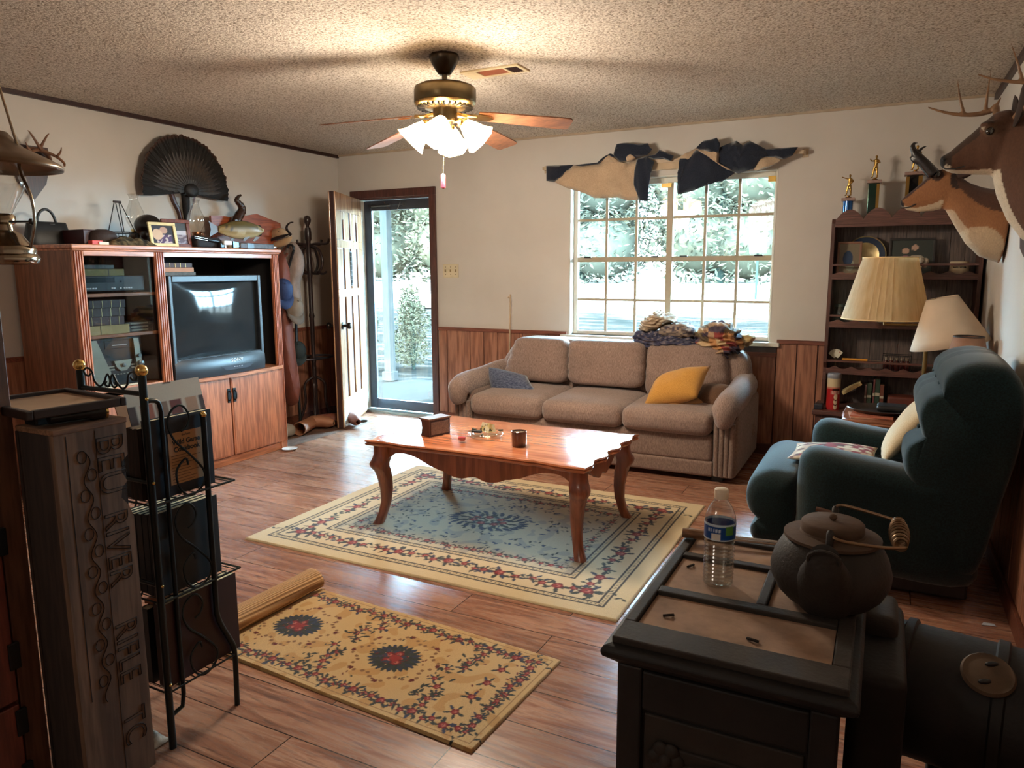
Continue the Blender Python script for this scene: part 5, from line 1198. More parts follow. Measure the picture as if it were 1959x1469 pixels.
# ================================================================== CEILING FAN
fx_, fy_ = 2.645, -2.31
F_ = thing('ceiling_fan', 'brass ceiling fan with four blades and a lit four shade light kit', 'ceiling fan', (fx_, fy_, 2.44))
def fl(prof, mat, nm, n=32, **k): return part(nm, M().lathe(prof, (fx_, fy_, 0), n, **k), mat, F_, True)
DBR = plain('dark_antique_brass', (.075, .055, .038), .3, 1, .25)
fl([(.074, 2.44), (.076, 2.425), (.066, 2.40), (.048, 2.37), (.036, 2.352), (.030, 2.346), (.001, 2.345)], DBR, 'canopy', 10)
fl([(.0135, 2.35), (.0135, 2.29)], DBR, 'downrod', 14)
fl([(.02, 2.300), (.13, 2.294), (.152, 2.284), (.158, 2.272), (.158, 2.215), (.152, 2.204), (.148, 2.202)], ABRASS, 'motor_housing', 14)
fl([(.156, 2.206), (.150, 2.196), (.13, 2.186), (.10, 2.180), (.06, 2.178)], plain('bright_brass', (.62, .44, .20), .25, 1, .1), 'vent_ring', 32)
m = M()
for i in range(30):
    a = 2*PI*i/30; m.box((fx_+.118*cos(a), fy_+.118*sin(a), 2.185), (.045, .008, .010), rz=a)
part('vent_slots', m, BLK, F_, True)
fl([(.062, 2.182), (.062, 2.13), (.058, 2.118), (.04, 2.112), (.03, 2.09), (.001, 2.088)], ABRASS, 'switch_housing', 20)
BLADE = wood('blade_walnut', hexc(92, 56, 38), hexc(128, 84, 58), 'x', 1, .4)
for ang, zt in ((38, 2.125), (88, 2.085), (160, 2.065), (197, 2.125)):
    a = math.radians(ang); d = V((cos(a), sin(a), 0)); s = V((-sin(a), cos(a), 0)); c0 = V((fx_, fy_, 2.158)); pit = math.radians(-12)
    sv = s*cos(pit)+V((0, 0, sin(pit)))*(1); dd = (d*.66+V((0, 0, zt-2.158)))/.66
    br = part('blade_iron', M().tube([c0+dd*.055, c0+dd*.11+V((0, 0, -.004)), c0+dd*.16], [.012, .010, .010], 8, flat=1.6).prism([(0, -.012), (.05, -.034), (.10, -.022), (.12, 0), (.10, .022), (.05, .034), (0, .012)], c0+dd*.13+V((0, 0, -.008)), dd, sv, V((0, 0, .005))), _mc['bright_brass'], F_, True, bev=.002)
    out = [(.17, -.045), (.25, -.055), (.60, -.068), (.645, -.066), (.66, -.05), (.66, .05), (.645, .066), (.60, .068), (.25, .055), (.17, .045)]
    part('blade', M().prism(out, c0, dd, sv, V((0, 0, .006))), BLADE, F_, True, bev=.002)
n = N('lit_frosted_shade'); n.base((1, .9, .72, 1) if False else n.ramp(n.noise(n.coord(), 4), [(0, (1, .88, .68)), (1, (1, .92, .76))])); n.set(Roughness=.4, Emission_Color=(1, .70, .36, 1), Emission_Strength=SHADE_EMIT); SHADE = n.m
for k in range(4):
    a = math.radians(20+90*k); d = V((cos(a), sin(a), 0)); p0 = V((fx_, fy_, 2.118))+d*.05; ax = (d*.72+V((0, 0, -.7))).normalized(); p1 = V((fx_, fy_, 2.110))+d*.095
    arm = part('shade_arm', M().tube(catmull([p0, p0+d*.03+V((0, 0, .006)), p1], 4), .009, 8).lathe([(.016, -.012), (.028, -.002), (.030, .012)], p1, 16, axis=ax), _mc['bright_brass'], F_, True)
    prof = [(.028, .006), (.034, .02), (.046, .045), (.056, .075), (.066, .10), (.082, .125)]
    sh = part('lamp_shade', M().lathe(prof, p1, 28, axis=ax, cap=False, wob=lambda j, n, h: 1+.05*(h/.125)**3*cos(2*PI*j/28*7)), SHADE, F_, True, solid=.003)
    b = part('light_bulb', M().ball(p1+ax*.06, (.026, .026, .032), 14, 10), plain('lit_bulb', (1, .9, .7), .4, emit=((1, .72, .40), 30)), F_, True)
ch = at(843, 300, y=fy_+.0); cz0 = 2.09
m = M(); m.tube([(fx_+.0, fy_-.012, 2.09), (fx_-.012, fy_-.012, 1.86)], .0016, 6); part('pull_chain', m, BRASS, F_, True)
m = M(); m.lathe([(.004, 1.862), (.0115, 1.856), (.0115, 1.792), (.004, 1.788)], (fx_-.012, fy_-.012, 0), 12); part('chain_fob', m, plain('red_fob', hexc(206, 40, 58), .4), F_, True, label='red fob')
light('fan_bulb', 'POINT', (fx_, fy_, 1.90), BULB_W, BULB_COL, shadow_soft_size=.10)
for k in range(4):
    a = math.radians(20+90*k); light('fan_bulb', 'POINT', (fx_+.205*cos(a), fy_+.205*sin(a), 2.0), BULB_W*.5, BULB_COL, shadow_soft_size=.05)
# ceiling vent
t = thing('ceiling_vent', 'beige metal air vent in the ceiling beside the fan', 'vent', (2.73, -1.93, 2.44))
VT = plain('vent_metal', hexc(196, 176, 140), .5)
m = M(); m.b2((2.552, -2.006, 2.430), (2.905, -1.985, 2.44)).b2((2.552, -1.875, 2.430), (2.905, -1.852, 2.44)).b2((2.552, -1.985, 2.430), (2.64, -1.875, 2.44)).b2((2.885, -1.985, 2.430), (2.905, -1.875, 2.44)).b2((2.80, -1.985, 2.430), (2.815, -1.875, 2.44)); part('vent_frame', m, VT, t, True, bev=.002)
m = M(); m.b2((2.64, -1.985, 2.436), (2.80, -1.875, 2.438)); part('vent_filter', m, plain('vent_rust', hexc(140, 74, 44), .9), t, True)
m = M(); [m.box((2.825+.010*k, -1.93, 2.434), (.003, .11, .008), 0, rot=rotm('Y', 35)) for k in range(6)]; part('louvre', m, plain('louvre_dark', hexc(70, 40, 30), .7), t, True)

# ================================================================== SCARF VALANCES OVER THE WINDOW
def zz2(p): return (1000+p[0]/3.498, 240+p[1]/3.498)
def cloth(out, y, amp, seed, fdir, mat, parent, name):
    P = [at(*zz2(p), y=y) for p in out]; bm = bmesh.new(); vs = [bm.verts.new(p) for p in P]; f = bm.faces.new(vs)
    bmesh.ops.triangulate(bm, faces=bm.faces); bmesh.ops.subdivide_edges(bm, edges=bm.edges, cuts=5, use_grid_fill=True, smooth=0); bmesh.ops.triangulate(bm, faces=bm.faces)
    c = sum(P, V())/len(P); a = math.radians(fdir); bd = {v for e in bm.edges if e.is_boundary for v in e.verts}
    R_ = max((p-c).length for p in P)
    for v in bm.verts:
        q = v.co-c; s = q.x*cos(a)+q.z*sin(a)
        v.co.y += amp*sin(s*70+5*noise.noise(v.co*5+V((seed, 0, 0))))*.5+amp*noise.noise(v.co*12+V((seed, 3, 0)))-(.03*(1-min(1, q.length/R_)) if v not in bd else 0)
    m = M(); bm.verts.ensure_lookup_table(); m.add([tuple(v.co) for v in bm.verts], [[v.index for v in f.verts] for f in bm.faces]); bm.free()
    return part(name, m, mat, parent, True, solid=.004)
NAV = fabric('valance_navy', hexc(26, 30, 42), hexc(40, 46, 60), 200, .9, .2, 6); BEI = fabric('valance_beige', hexc(176, 150, 122), hexc(198, 172, 144), 200, .9, .2, 6)
V1 = thing('window_scarf', 'left half of the beige and navy scarf valance over the window', 'valance', (2.45, -.09, 2.1)); V2 = thing('window_scarf', 'right half of the navy and beige scarf valance over the window', 'valance', (3.5, -.09, 2.15))
cloth([(205, 375), (300, 300), (345, 265), (510, 250), (620, 235), (700, 252), (765, 225), (748, 300), (745, 400), (778, 502), (690, 500), (640, 482), (560, 486), (480, 486), (420, 455), (300, 420)], -.10, .012, 1, 35, BEI, V1, 'lining')
cloth([(158, 270), (250, 268), (345, 264), (300, 300), (260, 345), (208, 376), (158, 370)], -.098, .004, 2, 0, NAV, V1, 'navy_corner')
cloth([(345, 266), (420, 258), (510, 250), (545, 215), (590, 190), (625, 205), (610, 214), (580, 200), (530, 240), (510, 256), (400, 272)], -.112, .003, 3, 0, NAV, V1, 'navy_hem')
cloth([(510, 250), (545, 222), (580, 197), (610, 212), (650, 245), (600, 250)], -.106, .006, 4, 60, BEI, V1, 'lining_twist')
cloth([(610, 200), (618, 150), (628, 125), (700, 120), (780, 128), (840, 120), (852, 150), (866, 158), (836, 195), (775, 212), (735, 182), (692, 205), (690, 240), (650, 240)], -.13, .016, 5, 80, NAV, V1, 'navy_knot')
cloth([(688, 205), (715, 185), (742, 180), (757, 210), (735, 232), (700, 240)], -.15, .008, 6, 40, BEI, V1, 'knot_lining')
cloth([(765, 225), (830, 205), (880, 240), (866, 290), (850, 345), (842, 430), (836, 506), (780, 502), (745, 400), (748, 300)], -.115, .014, 7, 0, NAV, V1, 'navy_tail')
cloth([(830, 206), (890, 195), (915, 163), (960, 182), (1012, 203), (990, 238), (945, 222), (880, 226)], -.11, .008, 8, 30, NAV, V1, 'navy_loop')
cloth([(1010, 235), (1060, 205), (1105, 180), (1160, 152), (1180, 165), (1110, 240), (1060, 238)], -.108, .005, 9, 30, BEI, V2, 'lining_loop')
cloth([(1050, 225), (1110, 190), (1165, 165), (1215, 190), (1300, 245), (1380, 292), (1422, 318), (1370, 350), (1330, 376), (1260, 374), (1150, 432), (1042, 462), (1030, 415), (1080, 320), (1100, 240)], -.12, .016, 10, -45, NAV, V2, 'navy_swag')
cloth([(1160, 152), (1185, 125), (1212, 105), (1300, 84), (1322, 122), (1312, 182), (1262, 178), (1210, 166)], -.14, .014, 11, 40, NAV, V2, 'navy_knot')
cloth([(1160, 158), (1210, 166), (1262, 178), (1312, 184), (1312, 255), (1400, 302), (1370, 296), (1330, 270), (1250, 215)], -.135, .008, 12, 50, BEI, V2, 'lining_band')
cloth([(1312, 145), (1370, 125), (1432, 104), (1475, 136), (1520, 104), (1570, 128), (1625, 158), (1640, 205), (1600, 220), (1545, 290), (1440, 320), (1370, 290), (1310, 252)], -.125, .018, 13, 75, NAV, V2, 'navy_bunch')
cloth([(1620, 160), (1730, 152), (1842, 144), (1805, 200), (1745, 226), (1690, 214), (1620, 206)], -.115, .006, 14, 20, NAV, V2, 'navy_tail')
cloth([(1542, 296), (1600, 216), (1690, 214), (1742, 228), (1640, 282), (1565, 302)], -.11, .008, 15, 20, BEI, V2, 'lining_tail')
t = thing('curtain_rod', 'flat beige curtain rod with end brackets above the window', 'curtain rod', (3.15, 0, 2.18))
RODM = plain('rod_enamel', hexc(188, 164, 136), .5); zr0, zr1 = at(1046, 322, y=-.07).z, at(1545, 290, y=-.07).z
m = M(); m.prism([(2.17, zr0-.012), (4.14, zr1-.012), (4.14, zr1+.012), (2.17, zr0+.012)], (0, -.075, 0), (1, 0, 0), (0, 0, 1), (0, .008, 0)); part('rod', m, RODM, t, True, bev=.002)
for x, z in ((2.17, zr0), (4.14, zr1)): part('bracket', M().b2((x-.006, -.075, z-.012), (x+.006, -.001, z+.012)).b2((x-.02, -.006, z-.03), (x+.02, -.001, z+.03)), RODM, t, True, bev=.002)
m = M(); m.b2((2.70, -.045, 2.11), (3.36, -.001, 2.175)); single('head_board', 'plain beige board on the wall behind the scarf valance', 'board', m, plain('head_board_paint', hexc(186, 162, 132), .7), bev=.004)
# switch plate and the thin rod behind the sofa
t = thing('switch_plate', 'ivory three gang switch plate on the wall right of the door', 'switch plate', (1.238, 0, 1.362)); IV = plain('ivory_plastic', hexc(206, 192, 160), .4)
part('plate', M().b2((1.158, -.007, 1.303), (1.319, -.0005, 1.421)), IV, t, True, bev=.003)
for k in range(3):
    x = 1.185+.053*k; part('toggle', M().b2((x-.005, -.018, 1.352), (x+.005, -.006, 1.376)), plain('toggle_tan', hexc(150, 128, 92), .4), t, True, bev=.002)
    for z in (1.33, 1.395): part('screw', M().lathe([(.004, 0), (.004, .002)], (x, -.006, z), 10, axis=(0, -1, 0)), plain('screw_brown', hexc(96, 76, 56), .4, .5), t, True)
m = M(); m.tube(catmull([(1.845, -.075, .02), (1.846, -.055, .6), (1.848, -.04, 1.12), (1.846, -.04, 1.135), (1.835, -.042, 1.14), (1.828, -.045, 1.132)], 5), .0065, 8); single('hooked_rod', 'thin beige hooked rod standing behind the left sofa arm', 'rod', m, RODM)
# ================================================================== HUTCH WITH ITS BASE CABINET
HW = wood('hutch_wood', hexc(84, 54, 48), hexc(114, 76, 66), 'x', .8, .45); HWZ = wood('hutch_wood_upright', hexc(72, 44, 38), hexc(98, 62, 52), 'z', .8, .45)
HB_ = wood('hutch_back', hexc(84, 74, 72), hexc(116, 98, 90), 'z', .8, .5)
hx0, hx1, hyf, hyb, hz0, hz1 = 4.352, 5.225, -.24, -.03, .44, 1.665
B_ = thing('base_cabinet', 'low dark wood cabinet carrying the hutch in the right back corner', 'cabinet', (4.77, -.24, 0))
part('countertop', M().b2((4.315, -.455, .410), (5.228, -.03, .44)), HW, B_, True, bev=.006)
m = M(); m.b2((4.335, -.43, .0), (5.222, -.03, .41)); part('cabinet_body', m, HWZ, B_, True, bev=.003)
for a, b in ((4.36, 4.77), (4.79, 5.20)):
    d = part('cabinet_door', M().b2((a, -.444, .05), (b, -.430, .385)), HWZ, B_, True, bev=.004); part('knob', M().lathe([(.006, 0), (.006, .008), (.014, .012), (.012, .022), (.001, .025)], (b-.04 if a < 4.5 else a+.04, -.444, .25), 12, axis=(0, -1, 0)), ABRASS, d, True)
U_ = thing('hutch', 'dark wooden hutch shelf with scalloped crest in the right back corner', 'hutch', (4.79, -.13, hz0))
for a, b in ((hx0, hx0+.022), (hx1-.022, hx1)):
    out = [(hyb, hz0), (hyf, hz0), (hyf, .62), (hyf+.03, .67), (hyf+.03, .70), (hyf, .74), (hyf, hz1), (hyf+.02, hz1+.03), (hyb, hz1+.04)]
    part('side_panel', M().prism(out, (a, 0, 0), (0, 1, 0), (0, 0, 1), (b-a, 0, 0)), HWZ, U_, True, bev=.002)
m = M(); x = hx0+.022; k = 0
while x < hx1-.024:
    w = min(.085, hx1-.022-x); m.box((x+w/2, hyb+.006+.003*(k % 2), (hz0+1.70)/2), (w-.003, .010, 1.70-hz0)); x += w; k += 1
m.b2((hx0+.02, hyb+.011, hz0), (hx1-.02, hyb+.015, 1.70)); part('back_boards', m, HB_, U_, True)
def scal(n, a, b, z0, z1): # scalloped top outline between a and b
    return [(a, z0)]+[(lerp(a, b, i/(n*10)), z1-(z1-z0)*.42*(1-abs(sin(PI*i/10*1.0)))**1.0) for i in range(n*10+1)]+[(b, z0)]
crest = [(hx0+.022, 1.655)]+[(lerp(hx0+.022, hx1-.022, i/80), 1.682+.068*abs(sin(PI*(i/80*5.0)))**.8+.010*sin(PI*i/80)) for i in range(81)]+[(hx1-.022, 1.655)]
part('crest', M().prism(crest, (0, hyf, 0), (1, 0, 0), (0, 0, 1), (0, .018, 0)), HW, U_, True, bev=.002)
part('header_rail', M().b2((hx0+.022, hyf-.004, 1.640), (hx1-.022, hyf+.016, 1.660)), HW, U_, True, bev=.002)
part('top_shelf', M().b2((hx0+.022, hyf+.018, 1.655), (hx1-.022, hyb, 1.672)), HW, U_, True)
for zs, zb in ((1.325, 1.395), (1.005, 1.058), (.690, .752)):
    part('shelf', M().b2((hx0+.022, hyf+.018, zs-.016), (hx1-.022, hyb, zs)), HW, U_, True)
    m = M(); o = [(hx0+.022, zs-.026), (hx1-.022, zs-.026)]+[(lerp(hx1-.022, hx0+.022, i/80), zs+.010+.016*abs(sin(PI*i/80*8))**3) for i in range(81)]
    m.prism(o, (0, hyf, 0), (1, 0, 0), (0, 0, 1), (0, .016, 0)).b2((hx0+.022, hyf+.002, zb-.008), (hx1-.022, hyf+.014, zb+.006)); part('plate_rail', m, HW, U_, True, bev=.0015)
# trophies on top of the hutch
TG = plain('trophy_gold', hexc(176, 138, 76), .25, 1, .15); MARB = plain('trophy_marble', hexc(150, 122, 112), .35, var=.35, scale=40)
def figure(parent, base, h, pose):
    """gilt boxer figurine grown as one skinned body"""
    J = {'pel': (0, 0, .50), 'ch': (.02, 0, .70), 'nk': (.02, 0, .80), 'hd': (.03, 0, .90)}
    ed = [('pel', 'ch', .075, .095), ('ch', 'nk', .095, .04), ('nk', 'hd', .045, .065)]
    m = M(); P = lambda p: V(base)+V((p[0], p[1], p[2]))*h
    def limb(pts, rr): m.tube(catmull([P(p) for p in pts], 4), [lerp(rr[0], rr[1], i/((len(pts)-1)*4))*h for i in range((len(pts)-1)*4+1)], 10)
    limb([(0, 0, .46), (.01, 0, .60), (.02, 0, .72), (.02, 0, .80)], (.078, .085)); m.ball(P((.02, 0, .74)), (.10*h, .075*h, .07*h)); m.ball(P((.02, 0, .915)), (.056*h, .056*h, .068*h)); limb([(.02, 0, .80), (.02, 0, .88)], (.035, .034))
    limb([(-.04, 0, .47), (-.075, .0, .26), (-.11, .01, .05)], (.062, .030)); limb([(.045, 0, .47), (.07, -.03, .26), (.09, -.02, .05)], (.062, .030))
    for s in (-.13, .07): m.ball(P((s, -.01, .035)), (.055*h, .032*h, .025*h))
    for L in pose: limb(L, (.036, .026)); m.ball(P(L[-1]), .036*h, 10, 8)
    zt = min(v[2] for v in m.v); return part('figurine', blend(m, h*.022, 3), TG, parent, True)
def trophy(label, px, pb, pt, colw, colr, mat, figh, pose, y=-.13, label2=None):
    b = at(px, pb, y=y); x = b.x; z0 = 1.672; t = thing('trophy', label, 'trophy', (x, y, z0)); zc = at(px, pt, y=y).z
    part('base', M().box((x, y, z0+.012), (colw*1.5, colw*1.3, .024)), MARB, t, True, bev=.003)
    m = M()
    if colr: m.lathe([(colw/2, z0+.024), (colw/2, zc-.02)], (x, y, 0), 22)
    else: m.box((x, y, (z0+.024+zc-.02)/2), (colw, colw*.7, zc-z0-.044))
    part('column', m, mat, t, True, bev=.002)
    if label2: m = M(); m.box((x+colw*.36, y-colw*.36, (z0+zc)/2), (colw*.26, .006, zc-z0-.05)); part('gold_strip', m, TG, t, True)
    part('cap', M().box((x, y, zc-.010), (colw*1.35, colw*1.2, .02)), MARB, t, True, bev=.003)
    part('pedestal', M().lathe([(.018, zc), (.020, zc+.006), (.010, zc+.010), (.012, zc+.016)], (x, y, 0), 14), TG, t, True)
    figure(t, (x, y, zc+.012), figh, pose); return t
trophy('small blue trophy with a boxer figure, left on top of the hutch', 1621, 410, 379, .062, True, plain('blue_foil', hexc(28, 88, 150), .15, .6, coat=.6), .145, [[(-.05, 0, .77), (-.14, 0, .80), (-.30, -.02, .86)], [(.09, 0, .77), (.16, 0, .66), (.10, -.06, .58)]])
trophy('tall green trophy with a boxer figure, middle of the hutch top', 1669, 405, 345, .066, False, plain('green_foil', hexc(26, 56, 48), .12, .6, coat=.6), .15, [[(-.06, 0, .76), (-.16, -.02, .74), (-.22, -.06, .82)], [(.09, 0, .77), (.17, -.02, .66), (.08, -.1, .66)]], label2=True)
t_ = trophy('tall gold and black trophy behind the antelope head', 1745, 405, 330, .09, False, plain('black_foil', hexc(24, 24, 26), .12, .4, coat=.6), .16, [[(-.06, 0, .76), (-.16, -.02, .74), (-.22, -.06, .82)], [(.09, 0, .77), (.17, -.02, .66), (.08, -.1, .66)]], label2=True)
x = at(1738, 370, y=-.15).x; part('gold_strip', M().b2((x-.02, -.175, 1.70), (x, -.168, at(1738, 332, y=-.17).z-.02)), TG, t_, True)
# things in the hutch
def hfr(label, px0, px1, pz0, pz1, y, fr, pic, tilt=.12, bw=.014):
    a, b = at(px0, pz1, y=y), at(px1, pz0, y=y); w, h = b.x-a.x, None; zb = {1: 1.325, 2: 1.005}[1 if pz1 < 530 else 2]; h = at((px0+px1)/2, pz0, y=y).z-zb
    t = thing('picture_frame', label, 'picture frame', ((a.x+b.x)/2, y, zb), -PI/2)
    R = Matrix.Rotation(-tilt, 3, 'Y')
    def pb(m, y0, y1, z0, z1, x0, x1): m.box(R @ V(((x0+x1)/2, (y0+y1)/2, (z0+z1)/2)), (x1-x0, y1-y0, z1-z0), 0, rot=R)
    m = M(); pb(m, -w/2, w/2, 0, bw, 0, .012); pb(m, -w/2, w/2, h-bw, h, 0, .012); pb(m, -w/2, -w/2+bw, bw, h-bw, 0, .012); pb(m, w/2-bw, w/2, bw, h-bw, 0, .012); part('frame', m, fr, t, bev=.002)
    m = M(); m.grid(lambda u, v: R @ V((.005, lerp(-w/2+bw, w/2-bw, u), lerp(bw, h-bw, v))), 36, 36); o = part('picture', m, vcol('print_paper'), t); paint(o, lambda p, n: pic((p.y+w/2)/w, p.z/h))
    m = M(); pb(m, -w/2+.003, w/2-.003, .003, h-.003, -.003, .003); part('backing', m, plain('frame_back'  , hexc(60, 50, 44), .8), t)
hfr('small brown framed picture of a blue figure, left on the top hutch shelf', 1600, 1650, 462, 512, -.16, plain('tan_frame', hexc(140, 98, 76), .5), lambda u, v: hexc(46, 62, 88) if (u-.45)**2*1.2+(v-.5)**2 < .05 else hexc(150, 152, 132) if (u-.55)**2+(v-.3)**2 < .03 else hexc(126, 112, 92))
hfr('large dark framed portrait of a couple on the top hutch shelf', 1698, 1792, 455, 520, -.10, plain('dark_frame', hexc(44, 38, 36), .5), lambda u, v: hexc(196, 160, 140) if (u-.36)**2+(v-.66)**2 < .006 or (u-.56)**2+(v-.74)**2 < .006 else hexc(190, 174, 150) if (u-.60)**2*.8+(v-.36)**2 < .035 else hexc(150, 104, 112) if (u-.36)**2+(v-.36)**2 < .03 else hexc(66, 70, 66))
c = at(1655, 487, y=-.07); t = thing('decorative_plate', 'round dark blue plate with gold rim standing behind the left picture', 'plate', (c.x, -.07, 1.325)); R_ = .128; ax = V((.03, -1, .12)); cc = V((c.x, -.075, 1.325+R_+.004))
m = M(); m.lathe([(.001, .004), (R_*.6, .004), (R_*.94, .014), (R_*.94, .008), (.001, -.002)], cc, 40, axis=ax); part('plate_face', m, plain('plate_blue', hexc(30, 44, 66), .45, spec=.25), t, True)
m = M(); m.lathe([(R_*.93, .006), (R_, .016), (R_, .012), (R_*.93, .002)], cc, 40, axis=ax); part('rim', m, plain('plate_rim', hexc(190, 168, 122), .3, .6), t, True)
c = at(1838, 480, y=-.15); t = thing('crock', 'small cream crock with dark lettering at the right of the top hutch shelf', 'crock', (c.x, -.15, 1.325)); m = M(); m.lathe([(.05, 0), (.054, .006), (.054, .082), (.05, .088), (.045, .088), (.043, .02), (.001, .018)], (c.x, -.15, 1.325), 28); part('crock_body', m, plain('crock_glaze', hexc(196, 176, 146), .35), t, True)
m = M(); [m.tube([(c.x+.0545*sin(a), -.15-.0545*cos(a), 1.325+.05) for a in (q, q+.06)], .005, 5) for q in [-.7+.14*k for k in range(10)]]; part('crock_lettering', m, LD, t, True)
m = M(); c = at(1757, 485, y=-.19); rnd = random.Random(2)
t = thing('figurine', 'small cluster of pale ceramic flowers in front of the portrait', 'figurine', (c.x, -.185, 1.325)); m.lathe([(.03, 0), (.034, .01), (.025, .035), (.03, .05)], (c.x, -.185, 1.325), 16); part('flower_pot', m, plain('pot_pink', hexc(120, 72, 68), .4), t, True)
for k in range(7): part('ceramic_flower', M().ball((c.x+rnd.uniform(-.045, .045), -.185+rnd.uniform(-.02, .01), 1.325+.065+rnd.uniform(0, .05)), .02, 8, 6), plain('flower_cream', hexc(190, 178, 158), .5, var=.4, scale=60), t, True)
c = at(1607, 580, y=-.13); t = thing('glass_jar', 'clear glass canning jar on the middle hutch shelf', 'jar', (c.x, -.13, 1.005)); m = M(); m.lathe([(.036, 0), (.04, .006), (.04, .085), (.032, .10), (.031, .115)], (c.x, -.13, 1.005), 24, cap=False); part('jar_glass', m, glass('jar_green', (.8, .92, .90), .04, tint=.08), t, True)
m = M(); m.lathe([(.034, .108), (.035, .126), (.001, .127)], (c.x, -.13, 1.005), 20); part('lid', m, plain('zinc_lid', hexc(110, 116, 112), .4, .7), t, True)
c = at(1600, 668, y=-.18); t = thing('card_figurine', 'fan of playing cards on a little stand at the left of the third shelf', 'figurine', (c.x, -.18, .690))
for k in range(5):
    a = math.radians(50-22*k); ux = V((cos(a+PI/2), 0, sin(a+PI/2))); uy = V((-sin(a+PI/2), 0, cos(a+PI/2))); o = V((c.x, -.18-.0016*k, .690+.085))
    cr = part('playing_card', M().prism([(0, -.016), (.05, -.016), (.05, .016), (0, .016)], o, ux, uy, (0, .001, 0)), plain('card_white', hexc(220, 212, 190), .5), t, True)
    part('card_pip', M().prism([(.034, 0), (.039, .005), (.044, 0), (.039, -.005)], o+V((0, -.0006, 0)), ux, uy, (0, .0005, 0)), LD if k % 2 else plain('pip_red', hexc(170, 40, 36), .5), cr, True)
m = M(); m.tube([(c.x, -.179, .695), (c.x, -.179, .78)], .004, 6).lathe([(.018, 0), (.018, .006), (.005, .008)], (c.x, -.179, .690), 14); part('stand', m, ABRASS, t, True)
a, b = at(1612, 680, y=-.20), at(1660, 684, y=-.20); t = thing('awl', 'tool with a long yellow handle lying on the third hutch shelf', 'tool', (a.x, -.20, .752)); m = M(); m.tube([(a.x, -.236, .766), (b.x, -.236, .766)], .008, 10); part('handle', m, plain('yellow_handle', hexc(214, 146, 52), .4), t, True); m = M(); m.tube([(b.x, -.236, .766), (b.x+.09, -.236, .764)], [.004, .0025], 8); part('shaft', m, CHROME, t, True)
a, b = at(1690, 665, y=-.15), at(1745, 665, y=-.15); t = thing('wire_rack', 'small dark wire rack full of red bottles on the third hutch shelf', 'rack', ((a.x+b.x)/2, -.15, .690)); m = M()
for z in (.695, .74, .80): m.tube([(a.x, -.20, z), (b.x, -.20, z), (b.x, -.10, z), (a.x, -.10, z)], .002, 5, closed=True)
for i in range(14): x = lerp(a.x, b.x, i/13); m.tube([(x, -.20, .693), (x, -.20, .80)], .0016, 5)
part('rack_wires', m, BLKM, t, True)
for i in range(5):
    x = lerp(a.x+.022, b.x-.022, i/4); b_ = thing('spice_bottle', ['leftmost', 'second', 'middle', 'fourth', 'rightmost'][i]+' small red bottle standing in the wire rack', 'bottle', (x, -.15, .697), group='bottles in the wire rack'); part('bottle_body', M().lathe([(.016, 0), (.017, .003), (.017, .055), (.009, .066), (.009, .07)], (0, 0, 0), 14), plain('red_glass', hexc(92, 36, 32), .2), b_); part('bottle_cap', M().lathe([(.010, .068), (.011, .085), (.001, .086)], (0, 0, 0), 12), plain('cap_cream', hexc(180, 160, 140), .5), b_)
# bottom compartment of the hutch (stands on the cabinet top)
c = V((4.435, -.36, .44)); t = thing('snack_can', 'tall red and white snack can on the cabinet top in front of the hutch', 'can', c); R_ = .041
m = M(); m.lathe([(R_, 0), (R_, .215)], c, 32); o = part('tube', m, vcol('can_print', .35, 300, .08, 0), t, True)
m2 = M(); m2.grid(lambda u, v: (R_*1.004*cos(2*PI*u), R_*1.004*sin(2*PI*u), .004+v*.208), 120, 70); o2 = part('printed_wrap', m2, vcol('can_print'), t)
def canpic(p, n):
    a = math.degrees(math.atan2(p.y, p.x)); a = ((a+90+180-25) % 360)-180; v = p.z/.215; u = a/60
    if v > .72: return hexc(206, 186, 150)
    if .60 < v < .68 and abs(u) < .55: return hexc(60, 24, 22)
    if .50 < v < .60 and abs(u) < .75: return hexc(214, 190, 170) if int((u+2)*9) % 2 else hexc(176, 40, 40)
    for vc in (.42, .27, .12):
        d = (u*.75)**2+((v-vc)*2.2)**2
        if d < .045: return hexc(222, 200, 166)
        if (u*.75)**2+((v-vc+.055)*2.6)**2 < .04: return hexc(70, 26, 26)
    return hexc(172, 36, 38) if v < .66 else hexc(196, 120, 96)
paint(o2, canpic); paint(o, lambda p, n: hexc(160, 40, 40))
m = M(); m.lathe([(R_*1.04, .212), (R_*1.05, .235), (R_*.96, .243), (.001, .243)], c, 30); part('plastic_lid', m, plain('grey_lid', hexc(130, 132, 140), .3), t, True)
m = M(); a, b = at(1612, 752, y=-.20), at(1648, 733, y=-.20); d = (b-a).normalized(); m.box((a+b)/2+V((0, .05, .0)), ((b-a).length, .14, .022), 0, rot=Matrix((d, V((0, 1, 0)), d.cross(V((0, 1, 0))))).transposed()); single('paperback', 'pale yellow book leaning at a slant beside the snack can', 'book', m, plain('paper_yellow', hexc(212, 186, 132), .7, var=.25, scale=25), bev=.002)
rows = [(1652, 735, hexc(120, 84, 78), .012), (1659, 733, hexc(60, 74, 56), .026), (1668, 725, hexc(110, 60, 60), .014), (1674, 724, hexc(46, 66, 52), .030), (1683, 735, hexc(112, 62, 44), .022)]
